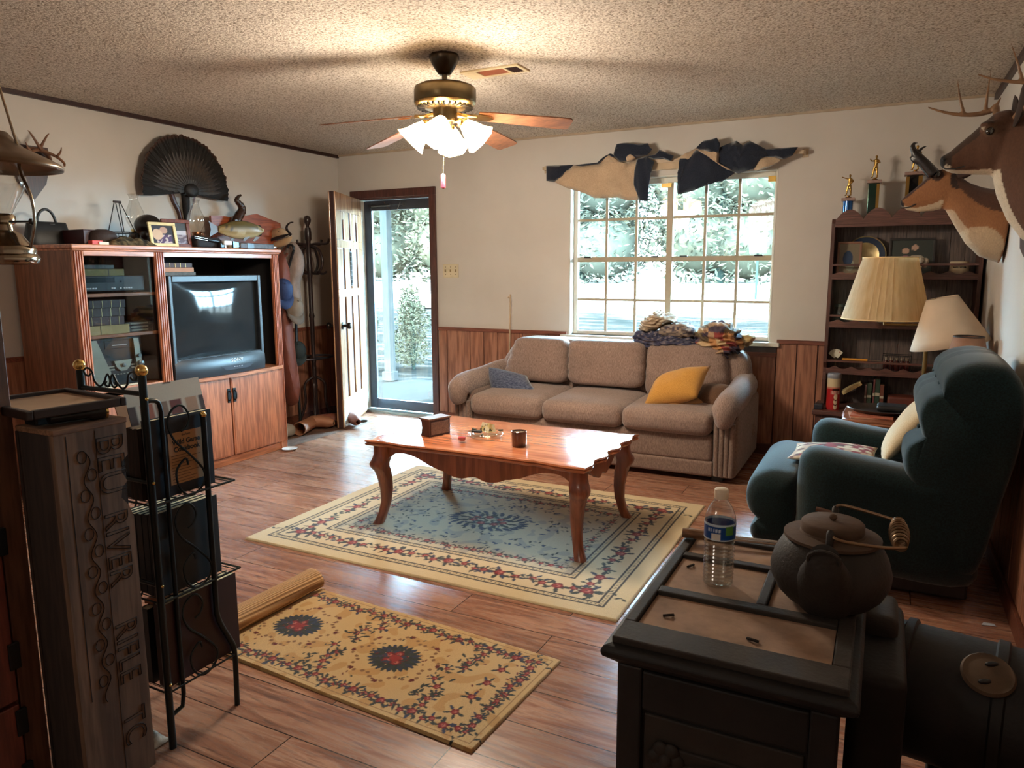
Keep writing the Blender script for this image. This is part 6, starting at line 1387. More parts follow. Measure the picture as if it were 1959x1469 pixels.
for i, (px0, pt, col, w) in enumerate(rows):
    x = at(px0+4, 750, y=-.17).x; z = at(px0+4, pt, y=-.17).z; t = thing('upright_book', ['thin pinkish book at the left of the upright row', 'olive green book second in the upright row', 'slim red book in the middle of the upright row', 'dark green book fourth in the upright row', 'rust brown book at the right of the upright row'][i], 'book', (x, -.12, .44), group='upright books in the bottom of the hutch')
    part('cover', M().b2((-w/2, -.07, .001), (-w/2+.002, .07, z-.44)).b2((w/2-.002, -.07, .001), (w/2, .07, z-.44)).b2((-w/2, -.072, .001), (w/2, -.069, z-.44)), plain('spine_%d' % i, col, .6), t); part('page_block', M().b2((-w/2+.002, -.068, .004), (w/2-.002, .066, z-.445)), _mc['paper'], t)
    part('spine_band', M().b2((-w/2-.0004, -.0728, (z-.44)*.42), (w/2+.0004, -.0722, (z-.44)*.52)), plain('band_cream', hexc(190, 180, 160), .6), t)
c = at(1725, 742, y=-.17); m = M(); m.soft((c.x+.02, -.15, .44+.045), (.20, .14, .09), .015); single('leather_case', 'red brown leather case lying at the right of the hutch books', 'case', m, plain('case_leather', hexc(104, 52, 40), .5), loc=(c.x+.02, -.15, .44))
m = M(); c = at(1573, 778, y=-.40); m.soft((4.352, -.385, .44+.019), (.055, .07, .038), .008); single('glasses_case', 'small dark case on the cabinet top left of the snack can', 'case', m, plain('dark_case', hexc(34, 36, 46), .5), loc=(4.352, -.385, .44))

# ================================================================== END TABLE WITH LAMPS BEHIND THE RECLINER
ET = wood('oak_end_table', hexc(130, 74, 50), hexc(172, 108, 76), 'x', .8, .35, coat=.3)
t = thing('end_table', 'small reddish wooden end table behind the recliner arm', 'end table', (4.87, -.90, 0)); ez = .53
out = []
for i in range(48):
    a = 2*PI*i/48; q = (abs(cos(a))**7+abs(sin(a))**7)**(-1/7); out.append((4.87+.35*q*cos(a)*(1+.012*cos(8*a)), -.90+.275*q*sin(a)*(1+.012*cos(8*a))))
cxy = lambda k: [((x-4.87)*k+4.87, (y+.90)*k-.90) for x, y in out]
m = M(); m.loft([[(x, y, z) for x, y in cxy(k)] for k, z in ((.95, ez-.034), (.99, ez-.028), (1.0, ez-.020), (.985, ez-.014), (.99, ez-.006), (.97, ez))]); part('tabletop', m, ET, t, True, sharp=.6)
part('apron', M().b2((4.59, -1.11, ez-.11), (5.15, -1.09, ez-.034)).b2((4.59, -.70, ez-.11), (5.15, -.68, ez-.034)).b2((4.58, -1.10, ez-.11), (4.60, -.69, ez-.034)).b2((5.14, -1.10, ez-.11), (5.16, -.69, ez-.034)), ET, t, True)
for x in (4.585, 5.155):
    for y in (-1.105, -.685): part('leg', M().lathe([(.024, ez-.034), (.024, ez-.14), (.018, ez-.16), (.022, .30), (.016, .08), (.020, .03), (.018, 0)], (x, y, 0), 12), ET, t, True)
for i, (dz, c_, lab) in enumerate(((0, hexc(206, 156, 128), 'pink magazine directly on the end table'), (.008, hexc(190, 110, 84), 'orange magazine on top of the pink one'))):
    m = M(); m.box((4.67+.01*i, -1.02, ez+dz+.0042), (.22, .17, .0078), rz=.1-.15*i); single('magazine', lab, 'magazine', m, plain('mag_%d' % i, c_, .5, var=.35, scale=20), bev=.001)
t = thing('serving_tray', 'dark oval tray with a raised rim lying on the magazines', 'tray', (4.73, -.95, ez+.0165)); m = M(); m.lathe([(.001, .0), (.15, .0), (.19, .022), (.186, .026), (.146, .006), (.001, .006)], (4.73, -.93, ez+.0165), 40, sy=.8); part('tray_dish', m, plain('tray_black', hexc(48, 44, 44), .3), t, True)
m = M(); m.soft((4.78, -.93, ez+.0165+.03), (.16, .14, .035), .015); single('remote_pouch', 'soft black pouch lying in the dark tray', 'pouch', m, BL)
# lamps
def pleat_shade(p0, p1, r0, r1, n, amp, axis=None): # bottom p0,r0 to top p1,r1
    p0, p1 = V(p0), V(p1); ax = (p1-p0); H = ax.length
    return M().lathe([(lerp(r0, r1, i/6), H*i/6) for i in range(7)], p0, n, axis=ax, cap=False, wob=lambda j, nn, h: 1+amp*((1 if j % 2 else -1)+1.2*noise.noise(V((j*.37, h*.6, 0)))))
CREAM = plain('pleated_cream', hexc(232, 196, 142), .8, var=.05); lx, ly = 4.94, -.575
n = N('shade_linen'); f_ = n.noise(n.coord((1, 1, .1)), 40, 3); n.base(n.ramp(f_, [(.3, hexc(214, 180, 134)), (.7, hexc(240, 214, 172))])); n.set(Roughness=.85, Transmission_Weight=0); 
tl = n.n('ShaderNodeBsdfTranslucent'); tl.inputs[0].default_value = (*hexc(240, 200, 140), 1); mx = n.n('ShaderNodeMixShader'); mx.inputs[0].default_value = .45; n.l(n.b.outputs[0], mx.inputs[1]); n.l(tl.outputs[0], mx.inputs[2]); n.l(mx.outputs[0], n.out.inputs[0]); LINEN = n.m
t = thing('floor_lamp', 'brass swing arm floor lamp with a large pleated cream shade', 'floor lamp', (lx, ly, 0)); BR2 = plain('aged_brass', hexc(150, 124, 82), .3, .9)
part('base', M().lathe([(.13, 0), (.13, .012), (.10, .022), (.02, .035), (.014, .06)], (lx, ly, 0), 28), BR2, t, True); part('pole', M().tube([(lx, ly, .05), (lx, ly, 1.045)], .0125, 14), BR2, t, True)
sc = V((4.708, ly+.02, 1.075)); m = M(); m.tube([(lx, ly, 1.035), (4.80, ly+.01, 1.03), (sc.x, sc.y, 1.03)], .0085, 10).tube([(lx, ly, 1.02), (lx, ly, 1.065)], .016, 12).tube([sc+V((0, 0, -.05)), sc+V((0, 0, .10))], .009, 10); part('swing_arm', m, BR2, t, True)
part('light_bulb', M().ball(sc+V((0, 0, .16)), (.03, .03, .045), 12, 8), plain('unlit_bulb', (.8, .8, .78), .3), t, True)
m = M(); [m.tube([sc+V((0, 0, .345)), sc+V((.15*cos(a), .15*sin(a), .352))], .002, 5) for a in (0, 2*PI/3, 4*PI/3)]; m.tube([sc+V((.0, 0, .10)), sc+V((.0, .05, .2)), sc+V((0, .0, .36))], .002, 5); part('harp', m, BR2, t, True)
part('pleated_shade', pleat_shade(sc+V((0, 0, -.012)), sc+V((.004, 0, .362)), .246, .150, 150, .009), LINEN, t, True)
m = M(); m.tube([sc+V((.247*cos(a), .247*sin(a), -.010)) for a in [2*PI*i/60 for i in range(60)]], .004, 6, closed=True); m.tube([sc+V((.004+.151*cos(a), .151*sin(a), .361)) for a in [2*PI*i/60 for i in range(60)]], .004, 6, closed=True); part('shade_trim', m, CREAM, t, True)
WSH = plain('white_parchment', hexc(206, 182, 156), .85, var=.06)
y = -.80; b0, b1, t0, t1 = at(1741, 674, y=y), at(1897, 645, y=y), at(1776, 575, y=y), at(1829, 563, y=y); pb_, pt_ = (b0+b1)/2, (t0+t1)/2
t = thing('table_lamp', 'table lamp with a tilted white cone shade on the end table', 'table lamp', (5.0, y, ez)); 
part('lamp_shade', pleat_shade(pb_, pt_, (b1-b0).length/2, (t1-t0).length/2+.01, 64, 0), WSH, t, True, solid=.002)
m = M(); m.lathe([(.07, 0), (.072, .012), (.03, .03), (.02, .06), (.045, .12), (.05, .17), (.03, .22), (.014, .26), (.012, .36)], (pb_.x, y, ez), 24); part('lamp_base', m, BRASS, t, True)
m = M(); m.tube([(pb_.x, y, ez+.36), pb_, pb_.lerp(pt_, .6)], .008, 8); [m.tube([pb_.lerp(pt_, .93), pt_+V((.07*cos(a), .07*sin(a), -.01))], .002, 5) for a in (0, 2, 4)]; part('stem', m, BR2, t, True)
y = -1.06; a, b = at(1824, 643, y=y), at(1884, 645, y=y); q = at(1806, 690, y=y); cxm = (a.x+b.x)/2; t = thing('table_lamp', 'small table lamp with a brown shade just behind the recliner back', 'table lamp', (cxm, y, ez))
zt, zb = a.z, .80; part('lamp_shade', M().lathe([(.118, zb), (b.x-cxm, zt)], (cxm, y, 0), 36, cap=False), plain('brown_parchment', hexc(150, 108, 84), .8), t, True, solid=.002)
m = M(); r_ = b.x-cxm; m.tube([(cxm+r_*cos(a_), y+r_*sin(a_), zt) for a_ in [2*PI*i/36 for i in range(36)]], .004, 6, closed=True); [m.tube([(cxm, y, zt-.01), (cxm+r_*cos(a_), y+r_*sin(a_), zt)], .0018, 5) for a_ in (.3, 2.4, 4.5)]; part('shade_ring', m, plain('ring_dark', hexc(44, 32, 28), .4), t, True)
m = M(); m.lathe([(.05, 0), (.052, .01), (.02, .02), (.03, .06), (.05, .11), (.046, .15), (.02, .19), (.01, .22), (.009, zt-ez-.012)], (cxm, y, ez), 20); part('lamp_base', m, COPPER, t, True)

# ================================================================== RECLINER
GR = fabric('green_velour', hexc(6, 22, 24), hexc(17, 42, 43), 150, .9, .3, 5, sheen=.25)
R_ = thing('recliner', 'dark green plush recliner chair facing left by the right wall', 'recliner', (4.75, -1.9, 0))
ya, yb = -2.36, -1.45
def loft_y(prof, ys, close=None, k=4):
    """side profile (x,z) swept across y with (y, shrink) stations"""
    c = V((sum(p[0] for p in prof)/len(prof), 0, sum(p[1] for p in prof)/len(prof))); pp = catmull([V((x, 0, z)) for x, z in prof], k, True); rings = []
    for y, s in ys: rings.append([V((c.x+(p.x-c.x)*s, y, c.z+(p.z-c.z)*s)) for p in pp])
    return M().loft(rings)
def ends(y0, y1, r): return [(y0, .55), (y0+r*.12, .80), (y0+r*.4, .93), (y0+r, 1.0), ((y0+y1)/2, 1.012), (y1-r, 1.0), (y1-r*.4, .93), (y1-r*.12, .80), (y1, .55)]
arm = [(4.425, .10), (4.415, .30), (4.412, .50), (4.43, .575), (4.49, .602), (4.62, .585), (4.78, .565), (4.90, .545), (5.06, .50), (5.09, .30), (5.08, .10), (4.75, .09)]
part('armrest', loft_y(arm, ends(ya, ya+.235, .07)), GR, R_, True); part('armrest', loft_y(arm, ends(yb-.235, yb, .07)), GR, R_, True)
part('seat', M().soft((4.66, -1.905, .345), (.46, .43, .25), .07, puff=.02), GR, R_, True)
foot = [(4.415, .13), (4.33, .12), (4.235, .14), (4.215, .20), (4.245, .245), (4.205, .29), (4.188, .36), (4.21, .435), (4.27, .475), (4.34, .478), (4.41, .455), (4.418, .30)]
part('footrest', loft_y(foot, ends(-2.30, -1.52, .09)), GR, R_, True)
back = [(4.92, .36), (4.865, .46), (4.815, .56), (4.815, .655), (4.868, .705), (4.868, .72), (4.850, .80), (4.872, .865), (4.925, .895), (4.925, .91), (4.935, .965), (4.985, 1.005), (5.07, 1.022), (5.15, 1.0), (5.205, .90), (5.205, .70), (5.16, .45), (5.10, .16), (5.00, .15)]
ysb = [(-2.352, .86), (-2.346, .92), (-2.325, .965), (-2.28, .99), (-2.16, 1.0), (-2.03, 1.01), (-1.985, .985), (-1.975, .983), (-1.93, 1.01), (-1.88, 1.01), (-1.835, .985), (-1.825, .983), (-1.78, 1.01), (-1.70, 1.0), (-1.61, .95), (-1.55, .82), (-1.515, .62), (-1.50, .40)]
part('backrest', loft_y(back, ysb, k=5), GR, R_, True)
m = M(); 
for z, x in ((.708, 4.862), (.90, 4.925)):
    for y in (-2.12, -1.90, -1.68): m = M().ball((x+.004, y, z), (.008, .014, .012), 10, 8); part('tuft_button', m, GR, R_, True)
part('frame', M().b2((4.46, -2.28, .03), (5.08, -1.53, .20)), BLK, R_, True, bev=.01); part('side_lever', M().tube(catmull([(4.62, ya-.002, .34), (4.62, ya-.022, .34), (4.56, ya-.026, .36), (4.50, ya-.026, .37)], 4), .010, 8), wood('lever_wood', hexc(70, 44, 30), hexc(96, 62, 42), 'x'), R_, True)
CRM_ = fabric('cream_cotton', hexc(206, 180, 140), hexc(226, 204, 166), 260, .9, .2, 3)
pillow4('throw_pillow', 'cream pillow with orange piping leaning on the recliner back', ((4.735, -2.10, .512), (4.735, -1.75, .50), (4.90, -1.74, .80), (4.925, -2.10, .812)), .10, CRM_)
m = M()
FL_ = vcol('floral_print', .9, 260, .2, .2)
o = pillow4('seat_cushion', 'flat red and cream patterned pad on the recliner seat', ((4.34, -2.08, .497), (4.72, -2.08, .512), (4.72, -1.73, .512), (4.35, -1.73, .497)), .075, FL_, n=36); 
paint(o, lambda p, n: hexc(214, 200, 176) if n.z < -.1 else [hexc(140, 62, 66), hexc(206, 188, 160), hexc(96, 66, 66), hexc(180, 150, 128)][int(abs(noise.cell(V((math.floor(p.x*34+2*noise.noise(p*12)), math.floor(p.y*34), 3))))*83) % 4])

# ================================================================== TAXIDERMY ON THE RIGHT WALL
def silh(m, pairs, y, seg=20):
    rings = []
    for (a, b, hw) in pairs:
        A, B = at(*a, y=y), at(*b, y=y); c = (A+B)/2; r = (A-B)/2
        rings.append([c+r*cos(t)+V((0, hw, 0))*sin(t) for t in [2*PI*i/seg for i in range(seg)]])
    m.loft(rings)
def mount(name, label, y, head, neck, extra, vox, colf, eye, eyer):
    t = thing(name, label, 'mounted head', (W_, y, at(*neck[-1][1], y=y).z)); m = M(); silh(m, head, y); silh(m, neck, y); extra(m)
    r = blend(m, vox, 5); r.v = [(min(p[0], W_-.004), p[1], p[2]) for p in r.v]; o = part('head_and_neck', r, vcol('short_hair', .8, 160, .35, .35, axis=(1, 1, .5), sheen=.15), t, True); paint(o, colf, wm(t).translation)
    for s in (-1, 1):
        e = at(*eye, y=y); m = M(); m.ball((e.x, y+s*eyer[0], e.z), eyer[1], 14, 10); part('glass_eye', m, plain('glass_eye', hexc(14, 10, 8), .08, coat=1), t, True)
    return t
yd = -1.9; Dn = at(1798, 311, y=yd)
def deerx(m):
    for s in (-1, 1): e = at(1887, 243, y=yd); m.ball((e.x, yd+s*.048, e.z), (.03, .018, .018), 12, 8)
def deercol(p, n):
    d = (p-V((Dn.x, yd, Dn.z))).length; c = V(hexc(92, 60, 42)); nz = noise.noise(p*7)
    if n.z < -.55 and p.x < 5.06: c = V(hexc(196, 176, 152))
    if d < .032: c = V(hexc(24, 20, 19))
    elif d < .052: c = V(hexc(56, 40, 32)) if n.z > -.3 else V(hexc(200, 184, 164))
    elif n.z > .25 and p.x < 5.05: c = V(hexc(66, 46, 34))
    e = at(1892, 255, y=yd); de = math.hypot(p.x-e.x, p.z-e.z)
    if abs(p.y-yd) > .025 and de < .024: c = V(hexc(104, 76, 56))
    a, b = at(1894, 332, y=yd), at(1950, 455, y=yd); u = (p.z-a.z)/(b.z-a.z)
    if p.z < a.z+.01 and u < 1.1 and n.x < -.55 and abs(p.y-yd) < .06: c = V(hexc(206, 190, 166))
    elif p.z < 1.66 and n.x > -.5: c = V(hexc(118, 74, 50))
    return tuple(c*(1+.12*nz))
t = mount('deer_mount', 'large whitetail buck head mounted on the right wall', yd,
    [((1797, 306), (1799, 317), .010), ((1801, 299), (1804, 325), .024), ((1816, 291), (1820, 332), .030), ((1838, 272), (1842, 334), .032), ((1862, 252), (1868, 335), .041), ((1884, 232), (1890, 336), .056), ((1906, 214), (1914, 338), .066), ((1932, 208), (1940, 330), .058), ((1950, 225), (1952, 310), .03)],
    [((1918, 222), (1897, 330), .055), ((1936, 214), (1906, 376), .075), ((1955, 210), (1926, 422), .10), ((1978, 208), (1952, 456), .135), ((2005, 206), (1990, 482), .16)], deerx, .0075, deercol, (1891, 255), (.054, .0165))
part('nostril', M().ball(at(1806, 305, y=yd-.024), (.007, .004, .005), 8, 6), BLK, t, True); m = M(); m.tube([at(1806, 323, y=yd-.026), at(1825, 323, y=yd-.033), at(1845, 318, y=yd-.036)], .0025, 6); part('mouth_line', m, BLK, t, True)
for s in (-1, 1):
    b0 = at(1936, 246, y=yd)+V((0, s*.062, 0)); tip = at(1950, 170, y=yd)+V((.0, s*.12, 0)); m = M(); ax = (tip-b0); L = ax.length; side = ax.cross(V((1, .0, 0))).normalized(); fr = side.cross(ax).normalized(); rings = []
    for i in range(9):
        u = i/8; w = .042*sin(PI*(u*.86+.10))**.8*(1 if u < .99 else .2); rings.append([b0+ax*u+side*w*cos(a)+fr*(w*.35*sin(a)+.01*sin(PI*u)) for a in [2*PI*k/12 for k in range(12)]])
    part('ear', m.loft(rings), plain('ear_fur', hexc(50, 36, 30), .9, var=.3), t, True)
ANT2 = plain('antler_bone', hexc(132, 98, 70), .45, var=.35, scale=22, bump=.15)
def antler(t, main, tines, base, yb_, r0, mat=ANT2):
    P = [V(base)]+[at(*p, y=yb_) for p in main]; pp = catmull(P, 5); m = M(); m.tube(pp, [lerp(r0, .004, (i/(len(pp)-1))**1.1) for i in range(len(pp))], 10)
    for tn in tines: q = catmull([at(*p, y=yb_) for p in tn], 4); m.tube(q, [lerp(r0*.62, .002, i/(len(q)-1)) for i in range(len(q))], 8)
    part('antler', blend(m, .0045, 2), mat, t, True)
ab = at(1909, 216, y=yd)
antler(t, [(1905, 205), (1893, 213), (1865, 219), (1832, 219), (1800, 213), (1775, 205)], [[(1885, 214), (1889, 180), (1896, 133)], [(1843, 217), (1836, 185), (1832, 149)], [(1903, 210), (1910, 195), (1917, 184)]], (ab.x, yd+.035, ab.z-.01), yd+.11, .0155)
antler(t, [(1962, 204), (1988, 185), (1985, 166), (1962, 158), (1935, 156), (1900, 151), (1870, 142)], [[(1957, 160), (1948, 125), (1934, 81)]], (ab.x+.06, yd-.035, ab.z-.03), yd-.12, .0155)
part('mount_plaque', M().prism([(-.18, .0), (-.13, -.10), (0, -.14), (.13, -.10), (.18, 0), (.18, .45), (-.18, .45)], (W_-.026, yd+.12, 1.56), (0, 1, 0), (0, 0, 1), (.022, 0, 0)), wood('mount_wood', hexc(58, 34, 28), hexc(82, 50, 40), 'z'), t, True, bev=.006)
yp = -.95; Pn = at(1723, 391, y=yp)
def proncol(p, n):
    c = V(hexc(150, 100, 64)); nz = noise.noise(p*8); d = (p-V((Pn.x, yp, Pn.z))).length
    if n.z > .35 and p.x < 4.93: c = V(hexc(72, 48, 40))
    if d < .022: c = V(hexc(30, 24, 24))
    elif n.z < -.35 and p.x < 4.94: c = V(hexc(206, 182, 152))
    k = at(1829, 352, y=yp); 
    if abs(p.y-yp) > .02 and math.hypot((p.x-k.x)*1.6, p.z-k.z-.02) < .05: c = V(hexc(58, 40, 34))
    e = at(1793, 337, y=yp)
    if abs(p.y-yp) > .02 and math.hypot(p.x-e.x, p.z-e.z) < .03: c = V(hexc(70, 46, 36))
    if n.z > .3 and p.x > 4.99: c = V(hexc(84, 54, 40))
    q = at(1865, 478, y=yp)
    if (p-V((q.x, p.y, q.z))).length < .12 and n.x < .2: c = c.lerp(V(hexc(196, 172, 140)), .75)
    if n.x < -.6 and 1.5 < p.z < 1.68 and p.x > 4.94: c = c.lerp(V(hexc(206, 180, 146)), .6)
    return tuple(c*(1+.16*nz))
t = mount('antelope_mount', 'tan pronghorn antelope head mounted on the right wall beyond the deer', yp,
    [((1721, 386), (1724, 395), .010), ((1728, 378), (1736, 403), .020), ((1745, 364), (1756, 406), .026), ((1764, 348), (1784, 404), .038), ((1784, 329), (1808, 399), .052), ((1808, 322), (1825, 388), .058), ((1828, 330), (1838, 372), .045)],
    [((1832, 334), (1806, 398), .055), ((1856, 350), (1826, 433), .075), ((1880, 358), (1846, 466), .095), ((1905, 362), (1872, 491), .115), ((1935, 366), (1912, 504), .13)], lambda m: None, .008, proncol, (1792, 336), (.050, .017))
m = M(); m.tube([at(1724, 398, y=yp-.014), at(1740, 396, y=yp-.024), at(1752, 390, y=yp-.028)], .0025, 6); part('mouth_line', m, BLK, t, True)
HK = plain('black_horn', hexc(32, 26, 26), .35, var=.3, scale=25, bump=.3)
for s, off in ((-1, (0, 0)), (1, (12, -4))):
    yy = yp+s*.045; o = lambda p: at(p[0]+off[0]*(.2 if s > 0 else 0), p[1], y=yy); m = M()
    pp = catmull([o(p) for p in ((1786, 334), (1770, 316), (1757, 302), (1749, 292), (1745, 281), (1748, 274), (1757, 274))], 4); m.tube(pp, [.030, .030, .029, .028, .027, .026, .025, .024, .023, .022, .021, .020, .017, .015, .013, .011, .010, .009, .008, .007, .006, .005, .004, .003, .002][:len(pp)], 10)
    q = catmull([o(p) for p in ((1762, 310), (1748, 306), (1740, 300))], 4); m.tube(q, [.022, .020, .018, .016, .014, .011, .008, .005, .002][:len(q)], 8)
    if s > 0: q = catmull([o(p) for p in ((1752, 296), (1758, 287), (1766, 281), (1774, 280))], 4); m.tube(q, [lerp(.013, .002, i/(len(q)-1)) for i in range(len(q))], 8)
    part('horn', blend(m, .0055, 2), HK, t, True)
    b0 = at(1826, 340, y=yp)+V((.01, s*.05, .0)); tip = b0+V((.10, s*.03, .06)) ; ax = tip-b0; side = V((0, 0, 1)).cross(ax).normalized(); up = ax.cross(side).normalized(); rings = []
    for i in range(8): u = i/7; w = .024*sin(PI*(u*.86+.1))**.8; rings.append([b0+ax*u+up*w*cos(a)+side*w*.4*sin(a) for a in [2*PI*k/10 for k in range(10)]])
    part('ear', M().loft(rings), plain('ear_dark', hexc(66, 46, 38), .9), t, True)

# ================================================================== CAST IRON STOVE WITH KETTLE AND BOTTLE
IR = plain('dusty_iron', hexc(48, 40, 34), .75, .1, .35, 14, bump=.3, bscale=120); IRD = plain('dark_cast_iron', hexc(27, 24, 23), .6, .2, .35, 12, bump=.25, bscale=90); DUST = plain('dusty_panel', hexc(148, 118, 96), .9, 0, .35, 16, bump=.2)
sx0, sx1, sy0, sy1, sz = 4.271, 4.712, -4.412, -3.765, .70
K_ = thing('wood_stove', 'old dark cast iron wood stove with panelled top in the right foreground', 'stove', ((sx0+sx1)/2, (sy0+sy1)/2, 0))
def rect(x0, x1, y0, y1, z): return [(x0, y0, z), (x1, y0, z), (x1, y1, z), (x0, y1, z)]
m = M(); m.loft([rect(sx0+.03, sx1-.03, sy0+.03, sy1-.03, sz-.058), rect(sx0+.02, sx1-.02, sy0+.02, sy1-.02, sz-.05), rect(sx0+.003, sx1-.003, sy0+.003, sy1-.003, sz-.036), rect(sx0, sx1, sy0, sy1, sz-.026), rect(sx0+.006, sx1-.006, sy0+.006, sy1-.006, sz-.016), rect(sx0+.018, sx1-.018, sy0+.018, sy1-.018, sz-.013)], sm=False); part('top_plate', m, IRD, K_, True, bev=.003)
m = M(); rx0, rx1, ry0, ry1 = sx0+.018, sx1-.018, sy0+.018, sy1-.018
for a, b in (((rx0, ry0), (rx1, ry0+.075)), ((rx0, ry1-.02), (rx1, ry1)), ((rx0, ry0+.075), (rx0+.022, ry1-.02)), ((rx1-.03, ry0+.075), (rx1, ry1-.02))): m.b2((a[0], a[1], sz-.014), (b[0], b[1], sz))
m.b2((rx0+.022, -4.165, sz-.014), (rx1-.03, -4.135, sz)).b2((rx0+.022, -3.945, sz-.014), (rx1-.03, -3.920, sz)).b2((4.508, -4.135, sz-.014), (4.528, -3.945, sz)); part('top_frame', m, IR, K_, True, bev=.003)
for a, b in (((rx0+.022, ry0+.075), (rx1-.03, -4.165)), ((rx0+.022, -4.135), (4.508, -3.945)), ((4.528, -4.135), (rx1-.03, -3.945)), ((rx0+.022, -3.920), (rx1-.03, ry1-.02))): part('lid_panel', M().b2((a[0]+.002, a[1]+.002, sz-.016), (b[0]-.002, b[1]-.002, sz-.009)), DUST, K_, True)
bx0, bx1, by0, by1 = sx0+.03, sx1-.03, sy0+.03, sy1-.03
part('body', M().b2((bx0+.008, by0+.008, .12), (bx1-.008, by1-.008, sz-.055)), IRD, K_, True)
m = M()
for a, b in ((bx0, bx0+.045), (bx1-.045, bx1)): m.b2((a, by0-.004, .10), (b, by0+.012, sz-.056))
m.b2((bx0+.045, by0-.002, .56), (bx1-.045, by0+.010, sz-.062)).b2((bx0+.045, by0-.002, .10), (bx1-.045, by0+.010, .15)); part('front_frame', m, IRD, K_, True, bev=.004)
m = M(); m.b2((bx0+.05, by0+.002, .155), (bx1-.05, by0+.009, .552)).b2((bx0+.075, by0-.004, .20), (bx1-.075, by0+.004, .50)); part('front_panel', m, plain('panel_iron', hexc(44, 37, 31), .7, .1, .35, 14, bump=.4, bscale=60), K_, True, bev=.006)
m = M(); rnd = random.Random(4)
m.tube(catmull([(bx0+.09+.26*u, by0-.006, .45+.035*sin(PI*u)) for u in [i/10 for i in range(11)]], 3), .007, 8); [m.ball((bx0+.095+.02*cos(a), by0-.004, .475+.02*sin(a)), (.016, .008, .016), 10, 6) for a in [2*PI*k/6 for k in range(6)]]; m.ball((bx0+.095, by0-.008, .475), (.014, .010, .014), 10, 6); part('cast_ornament', m, _mc['panel_iron'], K_, True)
m = M(); m.b2((bx0-.004, by0, .10), (bx0+.010, by0+.045, sz-.056)).b2((bx0-.004, by1-.045, .10), (bx0+.010, by1, sz-.056)).b2((bx0-.002, by0+.045, .56), (bx0+.010, by1-.045, sz-.062)).b2((bx0-.002, by0+.045, .10), (bx0+.010, by1-.045, .16)); part('side_frame', m, IRD, K_, True, bev=.004)
for x in (bx0+.03, bx1-.03):
    for y in (by0+.03, by1-.03): part('leg', M().tube(catmull([(x, y, .13), (x+(.015 if x > 4.5 else -.015), y, .07), (x+(.01 if x > 4.5 else -.01), y, .0)], 4), [.028, .027, .026, .025, .022, .020, .020, .022, .026], 10), IRD, K_, True)
part('flue_box', M().soft((4.738, -4.02, .38), (.098, .36, .50), .02), IRD, K_, True); part('collar', M().soft((4.735, -3.955, .612), (.075, .14, .115), .02), IR, K_, True)
dr = V((4.76, -3.87, .455)); m = M(); m.lathe([(.11, 0), (.140, .004), (.142, .03), (.150, .034), (.150, .05), (.142, .054), (.142, .20), (.150, .204), (.150, .222), (.142, .226), (.142, .40), (.13, .42), (.001, .425)], dr, 40, axis=(.986, -.165, 0)); part('side_drum', m, IRD, K_, True)
dc = V((4.935, -3.985, .572)); ax = V((0, -.52, .85)); m = M(); m.lathe([(.001, 0), (.046, 0), (.048, .006), (.044, .012), (.036, .010), (.030, .012), (.001, .014)], dc, 30, axis=ax); part('draft_wheel', m, plain('draft_iron', hexc(92, 72, 54), .7, .2, .3, 20, bump=.3), K_, True)
for a in (.4, .4+PI): part('draft_slot', M().ball(dc+Matrix.Rotation(a, 3, ax.normalized()) @ (ax.orthogonal().normalized()*.022)+ax*.012, (.014, .006, .006), 8, 6, rot=Matrix.Rotation(a, 3, 'Z')), BLK, K_, True)
for x in (4.87, 5.12):
    for y in (-4.0, -3.87): part('drum_leg', M().tube([(x, y, .34), (x+.01, y-.01, .0)], [.020, .015], 8), IRD, K_, True)
# kettle
kc = V((4.638, -4.045, sz+.0005)); kt = thing('kettle', 'black cast iron kettle with coiled handle on the stove top', 'kettle', kc); KM = plain('kettle_iron', hexc(46, 39, 34), .65, .15, .3, 10, bump=.3, bscale=140)
m = M(); m.lathe([(.072, 0), (.085, .004), (.102, .022), (.114, .048), (.116, .068), (.108, .098), (.094, .124), (.084, .134)], kc, 36); m.loft([[kc+V((.0+.0, 0, 0))+V((cos(a0)*d, sin(a0)*d, z))+V((-sin(a0)*w*cos(q), cos(a0)*w*cos(q), 0))+V((cos(a0)*w*.7*sin(q)*-.4, sin(a0)*w*.7*sin(q)*-.4, w*sin(q))) for q in [2*PI*i/16 for i in range(16)]] for a0 in (math.radians(-92),) for d, z, w in ((.075, .050, .060), (.110, .082, .048), (.132, .110, .036), (.146, .134, .030))]); body = part('kettle_body', m, KM, kt, True)
m = M(); a0 = math.radians(-92); e = kc+V((cos(a0)*.147, sin(a0)*.147, .135)); m.tube([e+V((-sin(a0)*.028*cos(q), cos(a0)*.028*cos(q)-.008*sin(q), .020*sin(q))) for q in [2*PI*i/20 for i in range(20)]], .004, 6, closed=True); part('spout_rim', m, KM, kt, True)
m = M(); m.lathe([(.093, .132), (.093, .138), (.062, .142), (.060, .146)], kc, 36); part('shoulder_ring', m, plain('kettle_rust', hexc(84, 62, 46), .8, .1, .3, 12, bump=.3), kt, True)
m = M(); m.lathe([(.058, .142), (.060, .146), (.060, .163), (.056, .167), (.012, .169), (.001, .169)], kc, 34).lathe([(.004, .168), (.008, .174), (.006, .180), (.001, .182)], kc, 12); part('lid', m, _mc['kettle_rust'], kt, True)
for s in (-1, 1): m = M(); m.tube(catmull([kc+V((.0, s*.083, .128)), kc+V((0, s*.087, .150)), kc+V((0, s*.083, .168)), kc+V((0, s*.072, .150))], 3), .007, 8); part('lug', m, KM, kt, True)
g0, g1 = kc+V((.118, .045, .168)), kc+V((.122, -.045, .150))
